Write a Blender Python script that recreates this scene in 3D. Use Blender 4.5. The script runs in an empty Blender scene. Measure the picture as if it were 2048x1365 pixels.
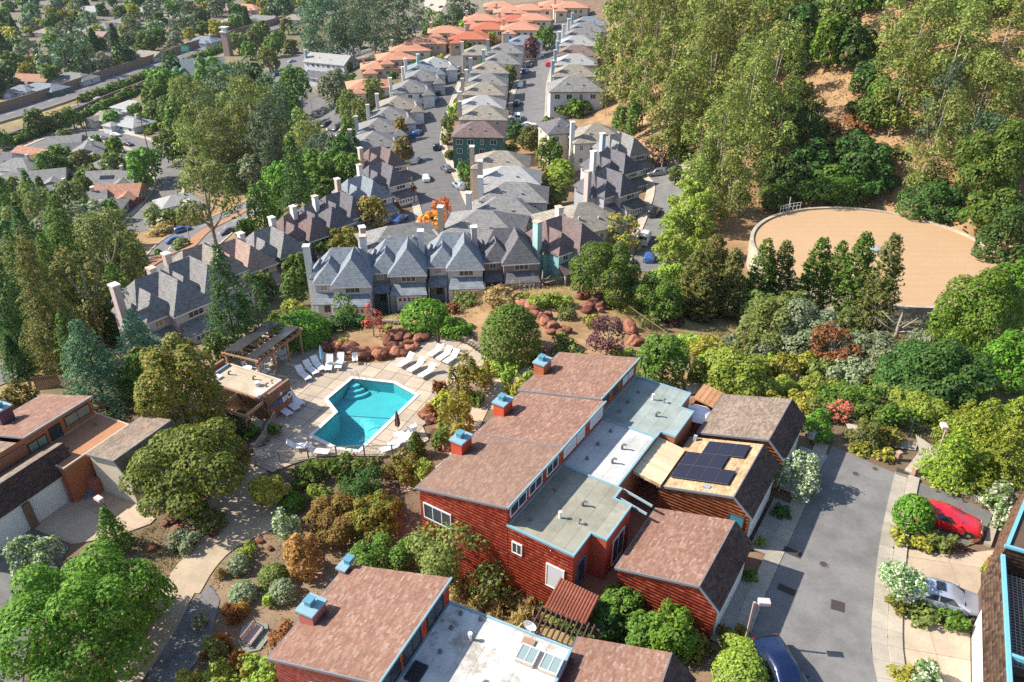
import bpy, math, random
import numpy as np
random.seed(7); RNG = np.random.default_rng(7)
S = bpy.context.scene; COL = S.collection
R = math.radians
# ------------------------------------------------------------------ camera, sky, sun, exposure
FPX, PITCH, CAMH = 1530.0, R(30.8), 40.0
cam = bpy.data.cameras.new('camera'); cam.sensor_width = 36; cam.lens = FPX / 2048 * 36
cam.clip_start = 0.5; cam.clip_end = 9000
co = bpy.data.objects.new('camera', cam); COL.objects.link(co)
co.location = (0, 0, CAMH); co.rotation_euler = (math.pi / 2 - PITCH, 0, 0); S.camera = co
SUN_AZ, SUN_EL = 278.0, 38.5
W = bpy.data.worlds.new('World'); S.world = W; W.use_nodes = True
wn = W.node_tree.nodes; sky = wn.new('ShaderNodeTexSky'); sky.sky_type = 'NISHITA'; sky.sun_disc = False
sky.sun_elevation = R(SUN_EL); sky.sun_rotation = R(SUN_AZ - 360); sky.altitude = 150; sky.air_density = 1.0; sky.dust_density = 1.0
W.node_tree.links.new(sky.outputs[0], wn['Background'].inputs[0]); wn['Background'].inputs[1].default_value = 0.12
sl = bpy.data.lights.new('sun', 'SUN'); sl.energy = 5.0; sl.angle = R(0.5); sl.color = (1.0, 0.93, 0.82)
so = bpy.data.objects.new('sun', sl); COL.objects.link(so); so.location = (-80, 20, 90)
so.rotation_euler = (R(90 - SUN_EL), 0, R(-SUN_AZ + 180)); 
S.view_settings.view_transform = 'Standard'; S.view_settings.look = 'None'; S.view_settings.exposure = 0.88
S.view_settings.gamma = 1; S.view_settings.use_curve_mapping = False
S.cycles.max_bounces = 6; S.cycles.diffuse_bounces = 3; S.cycles.transparent_max_bounces = 8; S.cycles.use_denoising = False

# ------------------------------------------------------------------ picture ray -> place on the ground
CP, SP = math.cos(PITCH), math.sin(PITCH)
def ray(px, py):
    u = (px - 1024) / FPX; v = (682.5 - py) / FPX
    return np.array([u, CP + v * SP, -SP + v * CP])
def P(px, py, z=0.0):
    d = ray(px, py); t = (z - CAMH) / d[2]; return np.array([d[0] * t, d[1] * t, z])
def proj(x, y, z):
    zz = z - CAMH; f = y * CP - zz * SP; up = y * SP + zz * CP
    return 1024 + FPX * x / f, 682.5 - FPX * up / f, f

# ------------------------------------------------------------------ terrain heights, from spot heights
SPOT = '''1600,1365,1.2,m 1480,1365,1.2,m 1750,1365,1.2,m 1950,1365,1.2,m 1620,1100,1.2,m 1700,950,1.2,m 1790,1000,1.2,m 1950,1050,1.2,m
1950,1200,1.2,m 2040,1300,1.2,m 1640,880,1.1,m 1850,900,1.1,m 2000,950,1.4,m 1300,1250,.2,m 1400,1300,.8,m 1120,1190,-1.6,s 960,1180,-3,s
900,1080,-3.6,m 820,1010,-3.9,m 780,960,-4,m 860,960,-3.7,m 960,850,-3.4,m 1000,780,-3.2,m 1060,730,-3,m 1150,700,-3,d 1270,730,-1.5,m
1380,760,-.5,d 1420,800,.4,m 560,1290,-3.7,t 640,1120,-3.9,t 500,1365,-3.7,t 1000,1365,0,s 480,1180,-4,t 420,1110,-4,t 480,1050,-4,m
560,960,-4,m 700,940,-4.1,m 340,1220,-4.1,m 250,1340,-4.2,m 400,1290,-4,m 200,1000,-4.05,m 100,1050,-4.05,m 40,1150,-4.2,m 60,1300,-4.3,m
0,1200,-4.2,m 300,1000,-4,m 100,780,-4.6,g 250,900,-4.4,m 330,850,-5,m 230,790,-5.5,m 30,790,-6,s 530,880,-4.3,m 430,820,-5,m 400,740,-6,m
440,700,-5.5,m 560,650,-5.2,g 650,668,-4.6,s 760,700,-4,d 850,650,-4,d 900,660,-3.7,d 985,720,-3.5,m 680,685,-3.6,d 800,690,-3.4,d
1000,600,-3.5,d 1080,640,-2.5,d 1150,630,-3,d 1200,600,-4.2,s 1230,680,-2.4,d 1300,660,-4,d 960,600,-5.5,d 1050,585,-5.5,s 1160,575,-6,s
700,640,-14,g 850,610,-14,g 950,585,-13.5,s 1050,550,-13.5,s 1140,540,-13,g 600,640,-14,g 540,600,-16,g 500,640,-13.5,g 400,680,-13,g
320,690,-14,g 250,690,-14,g 190,740,-9,s 130,700,-12,s 20,750,-9,s 0,720,-11,s 60,640,-16,g 20,560,-24,g 130,560,-24,g 240,520,-30,s
300,530,-39,d 350,490,-39.5,d 430,450,-40,d 500,410,-40,d 560,190,-40,a 600,200,-40,a 650,240,-40,a 570,370,-40,s 400,590,-20,g 480,560,-21,g
560,520,-21,g 640,470,-20,g 700,430,-19.5,g 780,440,-19,m 885,440,-19,m 900,380,-19,m 860,330,-19.5,m 840,290,-20,m 860,230,-20,m
875,180,-19,m 905,130,-18,m 930,100,-17,m 960,60,-15,m 1000,10,-13,m 1060,230,-17,m 1060,180,-16.5,m 1075,140,-15.5,m 1090,110,-15,m
1110,60,-13.5,m 1150,20,-11,m 1030,400,-18,m 1100,300,-17,d 1200,290,-15.5,m 1150,420,-17,m 1230,400,-15,m 1310,500,-14,m 1330,420,-14.5,m
1330,350,-14.5,d 700,230,-24,g 660,300,-30,g 600,360,-34,s 700,330,-26,g 640,200,-40,a 690,270,-36,g 740,170,-23,g 800,110,-20,m 680,190,-36,g
620,130,-41,a 700,100,-41,a 760,80,-41,g 850,60,-41,a 870,20,-41,a 640,60,-42,g 430,250,-43,g 350,330,-43,g 250,280,-46,a 120,300,-47,a
60,380,-47,a 30,450,-44,g 180,400,-46,a 320,390,-45,a 100,215,-47,s 300,130,-47,a 450,90,-46,s 0,120,-48,a 200,50,-46,a 500,30,-45,a
650,20,-44,g 0,10,-44,a 300,0,-42,a 1440,480,-12.5,d 1500,600,-9.5,g 1600,640,-8,g 1750,650,-7,g 1900,640,-6.5,g 1980,580,-7,g 1755,520,-12,d
1560,410,-12,d 1740,405,-10,d 1900,430,-8.5,d 1990,500,-8,d 1400,650,-6,s 1500,700,-4.5,g 1600,740,-3,g 1750,760,-2,g 1900,720,-3,g
2030,650,-4,g 2040,800,0,g 1700,830,.3,g 1850,860,.8,g 1550,770,-2,g 1450,410,-11,d 1400,330,-10,d 1330,300,-11.5,d 1290,240,-10.5,d
1250,190,-10,d 1220,130,-9.5,d 1200,70,-9,d 1500,300,-5,d 1500,200,-1,d 1500,100,5,d 1500,10,12,d 1650,300,-3,d 1650,200,2,d 1650,100,8,d
1650,10,16,d 1800,320,-3,d 1800,200,4,d 1800,100,10.5,d 1800,10,18,d 1950,400,-5,d 1950,300,-.5,d 1950,200,6,d 1950,100,12,d 1950,10,19,d
2040,420,-4,d 2040,250,4,d 2040,100,13,d 1350,200,-5,d 1350,100,-1,d 1350,20,5,d'''
KCOL = dict(m=(.20, .135, .09), d=(.36, .225, .115), g=(.15, .135, .06), s=(.31, .235, .10), a=(.20, .175, .135), t=(.27, .19, .12))
pts, cols = [], []
for tok in SPOT.split():
    a, b, c, k = tok.split(','); q = P(float(a), float(b), float(c)); pts.append(q); cols.append(KCOL[k])
for q in [(-900, 1200, -46), (0, 1200, -40), (500, 400, 70), (500, 800, 80), (0, -150, 3), (-400, -150, -20), (300, -100, 15), (-400, 100, -45),
          (200, 60, 5), (-150, 30, -20), (110, 30, 4), (-300, 400, -47), (-60, 20, -5), (0, 10, 1)]:
    pts.append(np.array(q, float)); cols.append(KCOL['a'])
PTS = np.array(pts); CLS = np.array(cols)
N = len(PTS); D = np.linalg.norm(PTS[:, None, :2] - PTS[None, :, :2], axis=2)
Am = np.zeros((N + 3, N + 3)); Am[:N, :N] = D - 0.35 * np.eye(N) * 2; Am[:N, N] = 1; Am[:N, N + 1:] = PTS[:, :2]; Am[N, :N] = 1; Am[N + 1:, :N] = PTS[:, :2].T
SOL = np.linalg.solve(Am, np.r_[PTS[:, 2], 0, 0, 0])
def rbf(x, y):
    o = SOL[N] + SOL[N + 1] * x + SOL[N + 2] * y
    for i in range(N): o = o + SOL[i] * np.hypot(x - PTS[i, 0], y - PTS[i, 1])
    return o
def inpoly(x, y, poly):
    r = np.zeros(np.shape(x), bool); n = len(poly)
    for i in range(n):
        x0, y0 = poly[i]; x1, y1 = poly[(i + 1) % n]
        c = ((y0 > y) != (y1 > y)) & (x < (x1 - x0) * (y - y0) / ((y1 - y0) + 1e-12) + x0); r ^= c
    return r
def polydist(x, y, poly):
    d = np.full(np.shape(x), 1e9); n = len(poly)
    for i in range(n):
        p0 = np.array(poly[i], float); p1 = np.array(poly[(i + 1) % n], float); e = p1 - p0
        t = np.clip(((x - p0[0]) * e[0] + (y - p0[1]) * e[1]) / (e @ e + 1e-12), 0, 1)
        d = np.minimum(d, np.hypot(x - p0[0] - t * e[0], y - p0[1] - t * e[1]))
    return np.where(inpoly(x, y, poly), -d, d)
gx = np.r_[np.geomspace(-3000, -430, 12), np.arange(-420, -70, 7), np.arange(-66, 66, 1.1), np.arange(68, 240, 5), np.geomspace(250, 3000, 12)]
gy = np.r_[np.linspace(-900, 0, 8), np.arange(6, 130, 1.1), np.arange(131, 230, 2.5), np.arange(232, 640, 6), np.geomspace(660, 4500, 14)]
GX, GY = np.meshgrid(gx, gy); xs, ys = np.clip(GX, -900, 500), np.clip(GY, -150, 1200)
GZ = rbf(xs, ys)
DECK_PX = [(507, 928), (538, 872), (492, 852), (440, 800), (418, 735), (520, 650), (600, 665), (640, 700), (700, 726), (765, 726), (822, 705), (858, 668), (885, 664), (940, 692), (985, 722),
           (938, 746), (890, 775), (868, 805), (872, 835), (845, 852), (858, 880), (800, 912), (640, 912), (585, 928), (545, 945)]
DZ = -4.0
DECK = [tuple(P(a, b, DZ)[:2]) for a, b in DECK_PX]
ROAD_PX = [(1440, 1480), (1538, 1190), (1632, 980), (1660, 900), (1672, 893), (1790, 950), (1900, 985), (2005, 1030), (2075, 1060), (2075, 1480)]
ROADP = [tuple(P(a, b, 1.2)[:2]) for a, b in ROAD_PX]
def pad(poly, z, blend, inner=None):
    global GZ
    d = polydist(GX, GY, poly); w = np.clip(1 - d / blend, 0, 1); w = w * w * (3 - 2 * w); GZ = GZ * (1 - w) + z * w
    if inner is not None: GZ = np.where(d < -1.7, inner, GZ)
pad(DECK, DZ - .12, 3.0, DZ - 4)
pad(ROADP, 1.2, 4.0)
for poly, z in [([(-120, 0), (330, 760), (300, 640), (-120, 990)], -4.2)]: pass
DRIVE_PX = [(-60, 1080), (150, 940), (250, 985), (345, 1040), (230, 1100), (100, 1180), (-60, 1330)]
pad([tuple(P(a, b, -4.1)[:2]) for a, b in DRIVE_PX], -4.12, 3.0)
TANKC = P(1755, 520, -8.5); TANKC[0] += .4
GZ = np.where(np.hypot(GX - TANKC[0], GY - TANKC[1]) < 21, np.minimum(GZ, -12.2), GZ)
def tz(x, y):
    x = np.asarray(x, float); y = np.asarray(y, float)
    i = np.clip(np.searchsorted(gx, x) - 1, 0, len(gx) - 2); j = np.clip(np.searchsorted(gy, y) - 1, 0, len(gy) - 2)
    u = (x - gx[i]) / (gx[i + 1] - gx[i]); v = (y - gy[j]) / (gy[j + 1] - gy[j])
    return (GZ[j, i] * (1 - u) + GZ[j, i + 1] * u) * (1 - v) + (GZ[j + 1, i] * (1 - u) + GZ[j + 1, i + 1] * u) * v
def G(px, py, h=0.0, far=False):
    """where the view ray meets the ground (or a level h above it); far: beyond any nearer ledge"""
    d = ray(px, py); t = np.linspace(20, 1400, 2500); X, Y, Z = d[0] * t, d[1] * t, CAMH + d[2] * t
    f = Z - tz(X, Y) - h; w_ = np.where((f[1:] < 0) & (f[:-1] >= 0))[0] + 1; k = len(t) - 1 if not len(w_) else int(w_[-1] if far else w_[0])
    a, b = t[k - 1], t[k]
    for _ in range(25):
        m = (a + b) / 2
        if CAMH + d[2] * m - float(tz(d[0] * m, d[1] * m)) - h < 0: b = m
        else: a = m
    return np.array([d[0] * b, d[1] * b, CAMH + d[2] * b])

# ------------------------------------------------------------------ scene bookkeeping
def unnum(s): return s
def thing(name, label, cat, loc=(0, 0, 0), rz=0.0, group=None, size=None):
    o = bpy.data.objects.new(name, None); COL.objects.link(o); o.location = tuple(map(float, loc)); o.rotation_euler = (0, 0, rz)
    o.empty_display_size = .3; o['label'] = label or name.replace('_', ' '); o['category'] = cat
    if group: o['group'] = group
    return o
def link(name, me, parent=None, kind=None, label=None):
    o = bpy.data.objects.new(name, me); COL.objects.link(o)
    if parent is not None: o.parent = parent
    if kind: o['kind'] = kind
    if label: o['label'] = label
    return o
def tag(o, label, cat, group=None):
    o['label'] = label; o['category'] = cat
    if group: o['group'] = group
    return o
def copy_tree(o, parent=None):
    c = o.copy(); COL.objects.link(c)
    if parent is not None: c.parent = parent
    for ch in o.children: copy_tree(ch, c)
    return c
ORD = ['zeroth', 'first', 'second', 'third', 'fourth', 'fifth', 'sixth', 'seventh', 'eighth', 'ninth', 'tenth', 'eleventh', 'twelfth', 'thirteenth', 'fourteenth', 'fifteenth', 'sixteenth', 'seventeenth', 'eighteenth', 'nineteenth', 'twentieth']
PEND = {}
def pend(o, base, where): PEND.setdefault((base, where), []).append(o)
def finish_labels():
    for (base, where), L in PEND.items():
        def sc(o):
            q = o.location; return proj(q.x, q.y, q.z)
        if len(L) == 1: L[0]['label'] = base + ' ' + where; continue
        per = 9
        if len(L) <= per + 2:
            L.sort(key=lambda o: sc(o)[0]); n = len(L)
            for i, o in enumerate(L):
                w = 'leftmost' if i == 0 else 'rightmost' if i == n - 1 else ORD[i + 1] + ' from left'
                o['label'] = f'{base} {where}, {w}'
        else:
            L.sort(key=lambda o: -sc(o)[1]); rows = math.ceil(len(L) / per)
            for r in range(rows):
                B = sorted(L[r * per:(r + 1) * per], key=lambda o: sc(o)[0])
                for i, o in enumerate(B): o['label'] = f'{base} {where}, row {ORD[r + 1]}, {ORD[i + 1]} from left'.replace('row ' + ORD[r + 1], ORD[r + 1] + ' row up')

class MB:
    def __init__(s): s.v = []; s.f = []
    def face(s, pts):
        n = len(s.v); s.v += [tuple(map(float, p)) for p in pts]; s.f.append(tuple(range(n, n + len(pts)))); return s
    def quad(s, a, b, c, d): return s.face([a, b, c, d])
    def box(s, x0, x1, y0, y1, z0, z1):
        n = len(s.v); s.v += [(x0, y0, z0), (x1, y0, z0), (x1, y1, z0), (x0, y1, z0), (x0, y0, z1), (x1, y0, z1), (x1, y1, z1), (x0, y1, z1)]
        s.f += [tuple(n + i for i in q) for q in ((3, 2, 1, 0), (4, 5, 6, 7), (0, 1, 5, 4), (1, 2, 6, 5), (2, 3, 7, 6), (3, 0, 4, 7))]; return s
    def bar(s, a, b, w, h=None, up=(0, 0, 1)):
        h = h or w; a = np.array(a, float); b = np.array(b, float); d = b - a; d /= np.linalg.norm(d) + 1e-9; u = np.array(up, float)
        if abs(d @ u) > .99: u = np.array([1., 0, 0])
        r = np.cross(d, u); r /= np.linalg.norm(r); u = np.cross(r, d); n = len(s.v)
        for q in (a, b):
            for i, j in ((-1, -1), (1, -1), (1, 1), (-1, 1)): s.v.append(tuple(q + r * i * w / 2 + u * j * h / 2))
        s.f += [tuple(n + i for i in q) for q in ((0, 1, 2, 3), (7, 6, 5, 4), (0, 4, 5, 1), (1, 5, 6, 2), (2, 6, 7, 3), (3, 7, 4, 0))]; return s
    def prism(s, poly, z0, z1, top=True, bot=False):
        n = len(poly); a = sum(poly[i][0] * poly[(i + 1) % n][1] - poly[(i + 1) % n][0] * poly[i][1] for i in range(n))
        if a < 0: poly = poly[::-1]
        b = len(s.v); s.v += [(p[0], p[1], z0) for p in poly] + [(p[0], p[1], z1) for p in poly]
        for i in range(n): j = (i + 1) % n; s.f.append((b + i, b + j, b + n + j, b + n + i))
        if top: s.f.append(tuple(range(b + n, b + 2 * n)))
        if bot: s.f.append(tuple(range(b + n - 1, b - 1, -1)))
        return s
    def hull_quad_prism(s, top4, dz):
        """a sloped slab: four top corners and the same four lowered by dz"""
        n = len(s.v); t = [tuple(map(float, p)) for p in top4]; s.v += t + [(p[0], p[1], p[2] - dz) for p in t]; m = len(t)
        s.f.append(tuple(range(n, n + m))); s.f.append(tuple(range(n + 2 * m - 1, n + m - 1, -1)))
        for i in range(m): j = (i + 1) % m; s.f.append((n + i, n + m + i, n + m + j, n + j))
        return s
    def tube(s, path, rad, k=6, cap=True):
        path = [np.array(p, float) for p in path]; n = len(s.v); m = len(path)
        for i, p in enumerate(path):
            d = path[min(i + 1, m - 1)] - path[max(i - 1, 0)]; d /= np.linalg.norm(d) + 1e-9
            u = np.array([0, 0, 1.]) if abs(d[2]) < .9 else np.array([1., 0, 0]); r = np.cross(d, u); r /= np.linalg.norm(r); u = np.cross(r, d)
            q = rad[i] if hasattr(rad, '__len__') else rad
            for j in range(k): t = 2 * math.pi * j / k; s.v.append(tuple(p + (r * math.cos(t) + u * math.sin(t)) * q))
        for i in range(m - 1):
            for j in range(k): a = n + i * k + j; b = n + i * k + (j + 1) % k; s.f.append((a, b, b + k, a + k))
        if cap: s.f.append(tuple(n + j for j in range(k))[::-1]); s.f.append(tuple(n + (m - 1) * k + j for j in range(k)))
        return s
    def lathe(s, prof, k=10, c=(0, 0), cap=True):
        n = len(s.v); m = len(prof)
        for r, z in prof:
            for j in range(k): t = 2 * math.pi * j / k; s.v.append((c[0] + r * math.cos(t), c[1] + r * math.sin(t), z))
        for i in range(m - 1):
            for j in range(k): a = n + i * k + j; b = n + i * k + (j + 1) % k; s.f.append((a, b, b + k, a + k))
        if cap: s.f.append(tuple(n + j for j in range(k))[::-1]); s.f.append(tuple(n + (m - 1) * k + j for j in range(k)))
        return s
    def mesh(s, name, mat, smooth=False):
        me = bpy.data.meshes.new(name); me.from_pydata(s.v, [], s.f)
        if mat: me.materials.append(mat)
        if smooth: me.polygons.foreach_set('use_smooth', [True] * len(me.polygons))
        me.update(); return me
    def build(s, name, mat, parent=None, smooth=False, kind=None, label=None):
        return link(name, s.mesh(name, mat, smooth), parent, kind, label)
def npmesh(name, verts, faces, mat, smooth=False, col=None):
    """verts (n,3), faces (m,k) arrays"""
    me = bpy.data.meshes.new(name); verts = np.asarray(verts, np.float32); faces = np.asarray(faces, np.int32); m, k = faces.shape
    me.vertices.add(len(verts)); me.vertices.foreach_set('co', verts.ravel()); me.loops.add(m * k); me.loops.foreach_set('vertex_index', faces.ravel())
    me.polygons.add(m); me.polygons.foreach_set('loop_start', np.arange(0, m * k, k, dtype=np.int32))
    if smooth: me.polygons.foreach_set('use_smooth', np.ones(m, bool))
    if col is not None:
        at = me.color_attributes.new('tint', 'FLOAT_COLOR', 'POINT'); c4 = np.ones((len(verts), 4), np.float32); c4[:, :3] = col; at.data.foreach_set('color', c4.ravel())
    if mat: me.materials.append(mat)
    me.update(calc_edges=True); me.validate(); return me
def clip(poly, a, b):
    """keep the part of poly left of the line a->b"""
    out = []; n = len(poly); f = lambda p: (b[0] - a[0]) * (p[1] - a[1]) - (b[1] - a[1]) * (p[0] - a[0])
    for i in range(n):
        p, q = poly[i], poly[(i + 1) % n]; fp, fq = f(p), f(q)
        if fp >= -1e-7: out.append(p)
        if (fp > 1e-7 and fq < -1e-7) or (fp < -1e-7 and fq > 1e-7): t = fp / (fp - fq); out.append((p[0] + (q[0] - p[0]) * t, p[1] + (q[1] - p[1]) * t))
    return out
def area(p): return .5 * sum(p[i][0] * p[(i + 1) % len(p)][1] - p[(i + 1) % len(p)][0] * p[i][1] for i in range(len(p))) if len(p) > 2 else 0
def cells(poly, step, ang=0.0, org=(0, 0)):
    """poly cut into square cells of a grid turned by ang; yields cell polygons in world coordinates"""
    c, s = math.cos(ang), math.sin(ang); loc = [((x - org[0]) * c + (y - org[1]) * s, -(x - org[0]) * s + (y - org[1]) * c) for x, y in poly]
    if area(loc) < 0: loc = loc[::-1]
    sx, sy = step if hasattr(step, '__len__') else (step, step)
    x0 = math.floor(min(p[0] for p in loc) / sx); x1 = math.ceil(max(p[0] for p in loc) / sx)
    y0 = math.floor(min(p[1] for p in loc) / sy); y1 = math.ceil(max(p[1] for p in loc) / sy)
    for i in range(x0, x1):
        colp = clip(clip(loc, (i * sx, 1), (i * sx, 0)), ((i + 1) * sx, 0), ((i + 1) * sx, 1))
        if len(colp) < 3: continue
        for j in range(y0, y1):
            q = clip(clip(colp, (0, j * sy), (1, j * sy)), (1, (j + 1) * sy), (0, (j + 1) * sy))
            if len(q) > 2 and abs(area(q)) > 1e-3: yield [(x * c - y * s + org[0], x * s + y * c + org[1]) for x, y in q]
# ------------------------------------------------------------------ materials
MC = {}
def nt(name):
    m = bpy.data.materials.new(name); m.use_nodes = True; t = m.node_tree; return m, t, t.nodes['Principled BSDF'], t.nodes, t.links
def setp(b, rough=.8, spec=.3, metal=0.0):
    b.inputs['Roughness'].default_value = rough; b.inputs['Specular IOR Level'].default_value = spec; b.inputs['Metallic'].default_value = metal
def mixc(n, l, a, b, fac, mode='MIX'):
    x = n.new('ShaderNodeMix'); x.data_type = 'RGBA'; x.blend_type = mode
    for sock, v in ((0, fac), (6, a), (7, b)):
        if hasattr(v, 'is_output'): l.new(v, x.inputs[sock])
        elif sock == 0: x.inputs[0].default_value = v
        else: x.inputs[sock].default_value = (*v, 1) if len(v) == 3 else v
    return x.outputs[2]
def noise(n, l, scale, detail=4, vec=None, rough=.6):
    x = n.new('ShaderNodeTexNoise'); x.inputs['Scale'].default_value = scale; x.inputs['Detail'].default_value = detail; x.inputs['Roughness'].default_value = rough
    if vec is not None: l.new(vec, x.inputs['Vector'])
    return x.outputs[0]
def ramp(n, l, src, stops):
    r = n.new('ShaderNodeValToRGB'); e = r.color_ramp.elements
    while len(e) < len(stops): e.new(.5)
    for i, (p, c) in enumerate(stops): e[i].position = p; e[i].color = (*c, 1) if hasattr(c, '__len__') else (c, c, c, 1)
    l.new(src, r.inputs[0]); return r.outputs[0]
def objc(n): return n.new('ShaderNodeTexCoord').outputs['Object']
def scl(c, k): return tuple(min(1, x * k) for x in c)
def bump(n, l, b, h, strength=.3, dist=.05):
    x = n.new('ShaderNodeBump'); x.inputs['Strength'].default_value = strength; x.inputs['Distance'].default_value = dist; l.new(h, x.inputs['Height']); l.new(x.outputs[0], b.inputs['Normal'])
def plain(name, col, rough=.75, var=.16, scale=2.5, spec=.3, metal=0, bmp=0, fine=30):
    if name in MC: return MC[name]
    m, t, b, n, l = nt(name); setp(b, rough, spec, metal); v = objc(n)
    a = noise(n, l, scale, 5, v); f = noise(n, l, fine, 3, v)
    c = mixc(n, l, scl(col, 1 - var), scl(col, 1 + var), a); c = mixc(n, l, c, scl(col, 1 - var * 1.4), ramp(n, l, f, [(.5, 0), (.8, .7)]))
    l.new(c, b.inputs['Base Color'])
    if bmp: bump(n, l, b, f, bmp)
    MC[name] = m; return m
def shingle(name, col, var=.25, sx=.45, sz=.22):
    """far composition roof: courses with tabs of uneven colour"""
    if name in MC: return MC[name]
    m, t, b, n, l = nt(name); setp(b, .9, .2); v = objc(n); s = n.new('ShaderNodeSeparateXYZ'); l.new(v, s.inputs[0])
    ad = n.new('ShaderNodeMath'); l.new(s.outputs[0], ad.inputs[0]); l.new(s.outputs[1], ad.inputs[1])
    cb = n.new('ShaderNodeCombineXYZ'); l.new(ad.outputs[0], cb.inputs[0]); l.new(s.outputs[2], cb.inputs[1])
    br = n.new('ShaderNodeTexBrick'); l.new(cb.outputs[0], br.inputs['Vector']); br.inputs['Scale'].default_value = 1; br.inputs['Brick Width'].default_value = sx; br.inputs['Row Height'].default_value = sz
    br.inputs['Mortar Size'].default_value = .018; br.inputs['Color1'].default_value = (*scl(col, 1 - var), 1); br.inputs['Color2'].default_value = (*scl(col, 1 + var), 1); br.inputs['Mortar'].default_value = (*scl(col, .55), 1)
    f = noise(n, l, 1.1, 4, v); oi = n.new('ShaderNodeObjectInfo'); c = mixc(n, l, br.outputs[0], scl(col, 1.25), ramp(n, l, f, [(.4, 0), (.75, .7)]))
    g = noise(n, l, 22, 3, v); c = mixc(n, l, c, scl(col, .6), ramp(n, l, g, [(.5, 0), (.75, .5)]))
    l.new(c, b.inputs['Base Color']); bump(n, l, b, br.outputs[1], -.3, .04); MC[name] = m; return m
def siding(name, col, pitch=.2, var=.08):
    if name in MC: return MC[name]
    m, t, b, n, l = nt(name); setp(b, .7, .3); v = objc(n); w = n.new('ShaderNodeTexWave'); w.bands_direction = 'Z'; w.wave_profile = 'SAW'; w.inputs['Scale'].default_value = .314 / pitch; w.inputs['Distortion'].default_value = 0
    l.new(v, w.inputs['Vector']); f = noise(n, l, 1.2, 4, v)
    c = mixc(n, l, scl(col, 1 - var), scl(col, 1 + var), f); c = mixc(n, l, c, scl(col, .7), ramp(n, l, w.outputs[1], [(.0, .8), (.14, 0)])); l.new(c, b.inputs['Base Color']); bump(n, l, b, w.outputs[1], .3, .03); MC[name] = m; return m
def tiles_orange(name, col):
    if name in MC: return MC[name]
    m, t, b, n, l = nt(name); setp(b, .8, .3); v = objc(n); f = noise(n, l, 1.2, 5, v); g = noise(n, l, 9, 3, v)
    c = mixc(n, l, scl(col, .75), scl(col, 1.2), f); c = mixc(n, l, c, scl(col, .5), ramp(n, l, g, [(.5, 0), (.7, .7)])); l.new(c, b.inputs['Base Color'])
    s = n.new('ShaderNodeSeparateXYZ'); l.new(v, s.inputs[0]); w = n.new('ShaderNodeTexWave'); w.bands_direction = 'DIAGONAL'; w.inputs['Scale'].default_value = .8; l.new(v, w.inputs[0]); bump(n, l, b, w.outputs[1], .4, .08); MC[name] = m; return m
def tinted(name, rough=.85, mul=1.0, fine=14, bmp=.3, amp=.35):
    """colour from the mesh's own albedo attribute, with grain"""
    if name in MC: return MC[name]
    m, t, b, n, l = nt(name); setp(b, rough, .2); at = n.new('ShaderNodeVertexColor'); at.layer_name = 'tint'; v = objc(n)
    a = noise(n, l, .35, 6, v); f = noise(n, l, fine, 4, v)
    k = ramp(n, l, a, [(.3, 1 - amp), (.7, 1 + amp * .6)]); k2 = ramp(n, l, f, [(.3, .72), (.7, 1.2)])
    c = mixc(n, l, at.outputs[0], k, 1.0, 'MULTIPLY'); c = mixc(n, l, c, k2, 1.0, 'MULTIPLY'); l.new(c, b.inputs['Base Color'])
    if bmp: bump(n, l, b, f, bmp, .12)
    MC[name] = m; return m
def foliage(name, dark, mid, light, hue=.25, trans=.36):
    if name in MC: return MC[name]
    m, t, b, n, l = nt(name); setp(b, .62, .25)
    g = n.new('ShaderNodeNewGeometry'); oi = n.new('ShaderNodeObjectInfo'); c = ramp(n, l, g.outputs['Random Per Island'], [(0, dark), (.5, mid), (1, light)])
    f = noise(n, l, .45, 3, objc(n)); c = mixc(n, l, c, light, ramp(n, l, f, [(.5, 0), (.75, .55)]))
    h = n.new('ShaderNodeHueSaturation'); mr = n.new('ShaderNodeMapRange'); l.new(oi.outputs['Random'], mr.inputs[0]); mr.inputs[3].default_value = .5 - .05 * hue * 2; mr.inputs[4].default_value = .5 + .03 * hue * 2
    l.new(mr.outputs[0], h.inputs['Hue']); mr2 = n.new('ShaderNodeMapRange'); l.new(oi.outputs['Random'], mr2.inputs[0]); mr2.inputs[3].default_value = 1 - hue; mr2.inputs[4].default_value = 1 + hue; l.new(mr2.outputs[0], h.inputs['Value']); l.new(c, h.inputs['Color'])
    l.new(h.outputs[0], b.inputs['Base Color']); tr = n.new('ShaderNodeBsdfTranslucent'); l.new(h.outputs[0], tr.inputs[0]); mx = n.new('ShaderNodeMixShader'); mx.inputs[0].default_value = trans
    l.new(b.outputs[0], mx.inputs[1]); l.new(tr.outputs[0], mx.inputs[2]); l.new(mx.outputs[0], n['Material Output'].inputs[0]); MC[name] = m; return m
def glossy(name, col, rough=.25, spec=.5, metal=0, coat=0):
    if name in MC: return MC[name]
    m, t, b, n, l = nt(name); setp(b, rough, spec, metal); v = objc(n); f = noise(n, l, 2, 3, v); c = mixc(n, l, scl(col, .9), scl(col, 1.08), f); l.new(c, b.inputs['Base Color']); b.inputs['Coat Weight'].default_value = coat; b.inputs['Coat Roughness'].default_value = .05; MC[name] = m; return m
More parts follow.
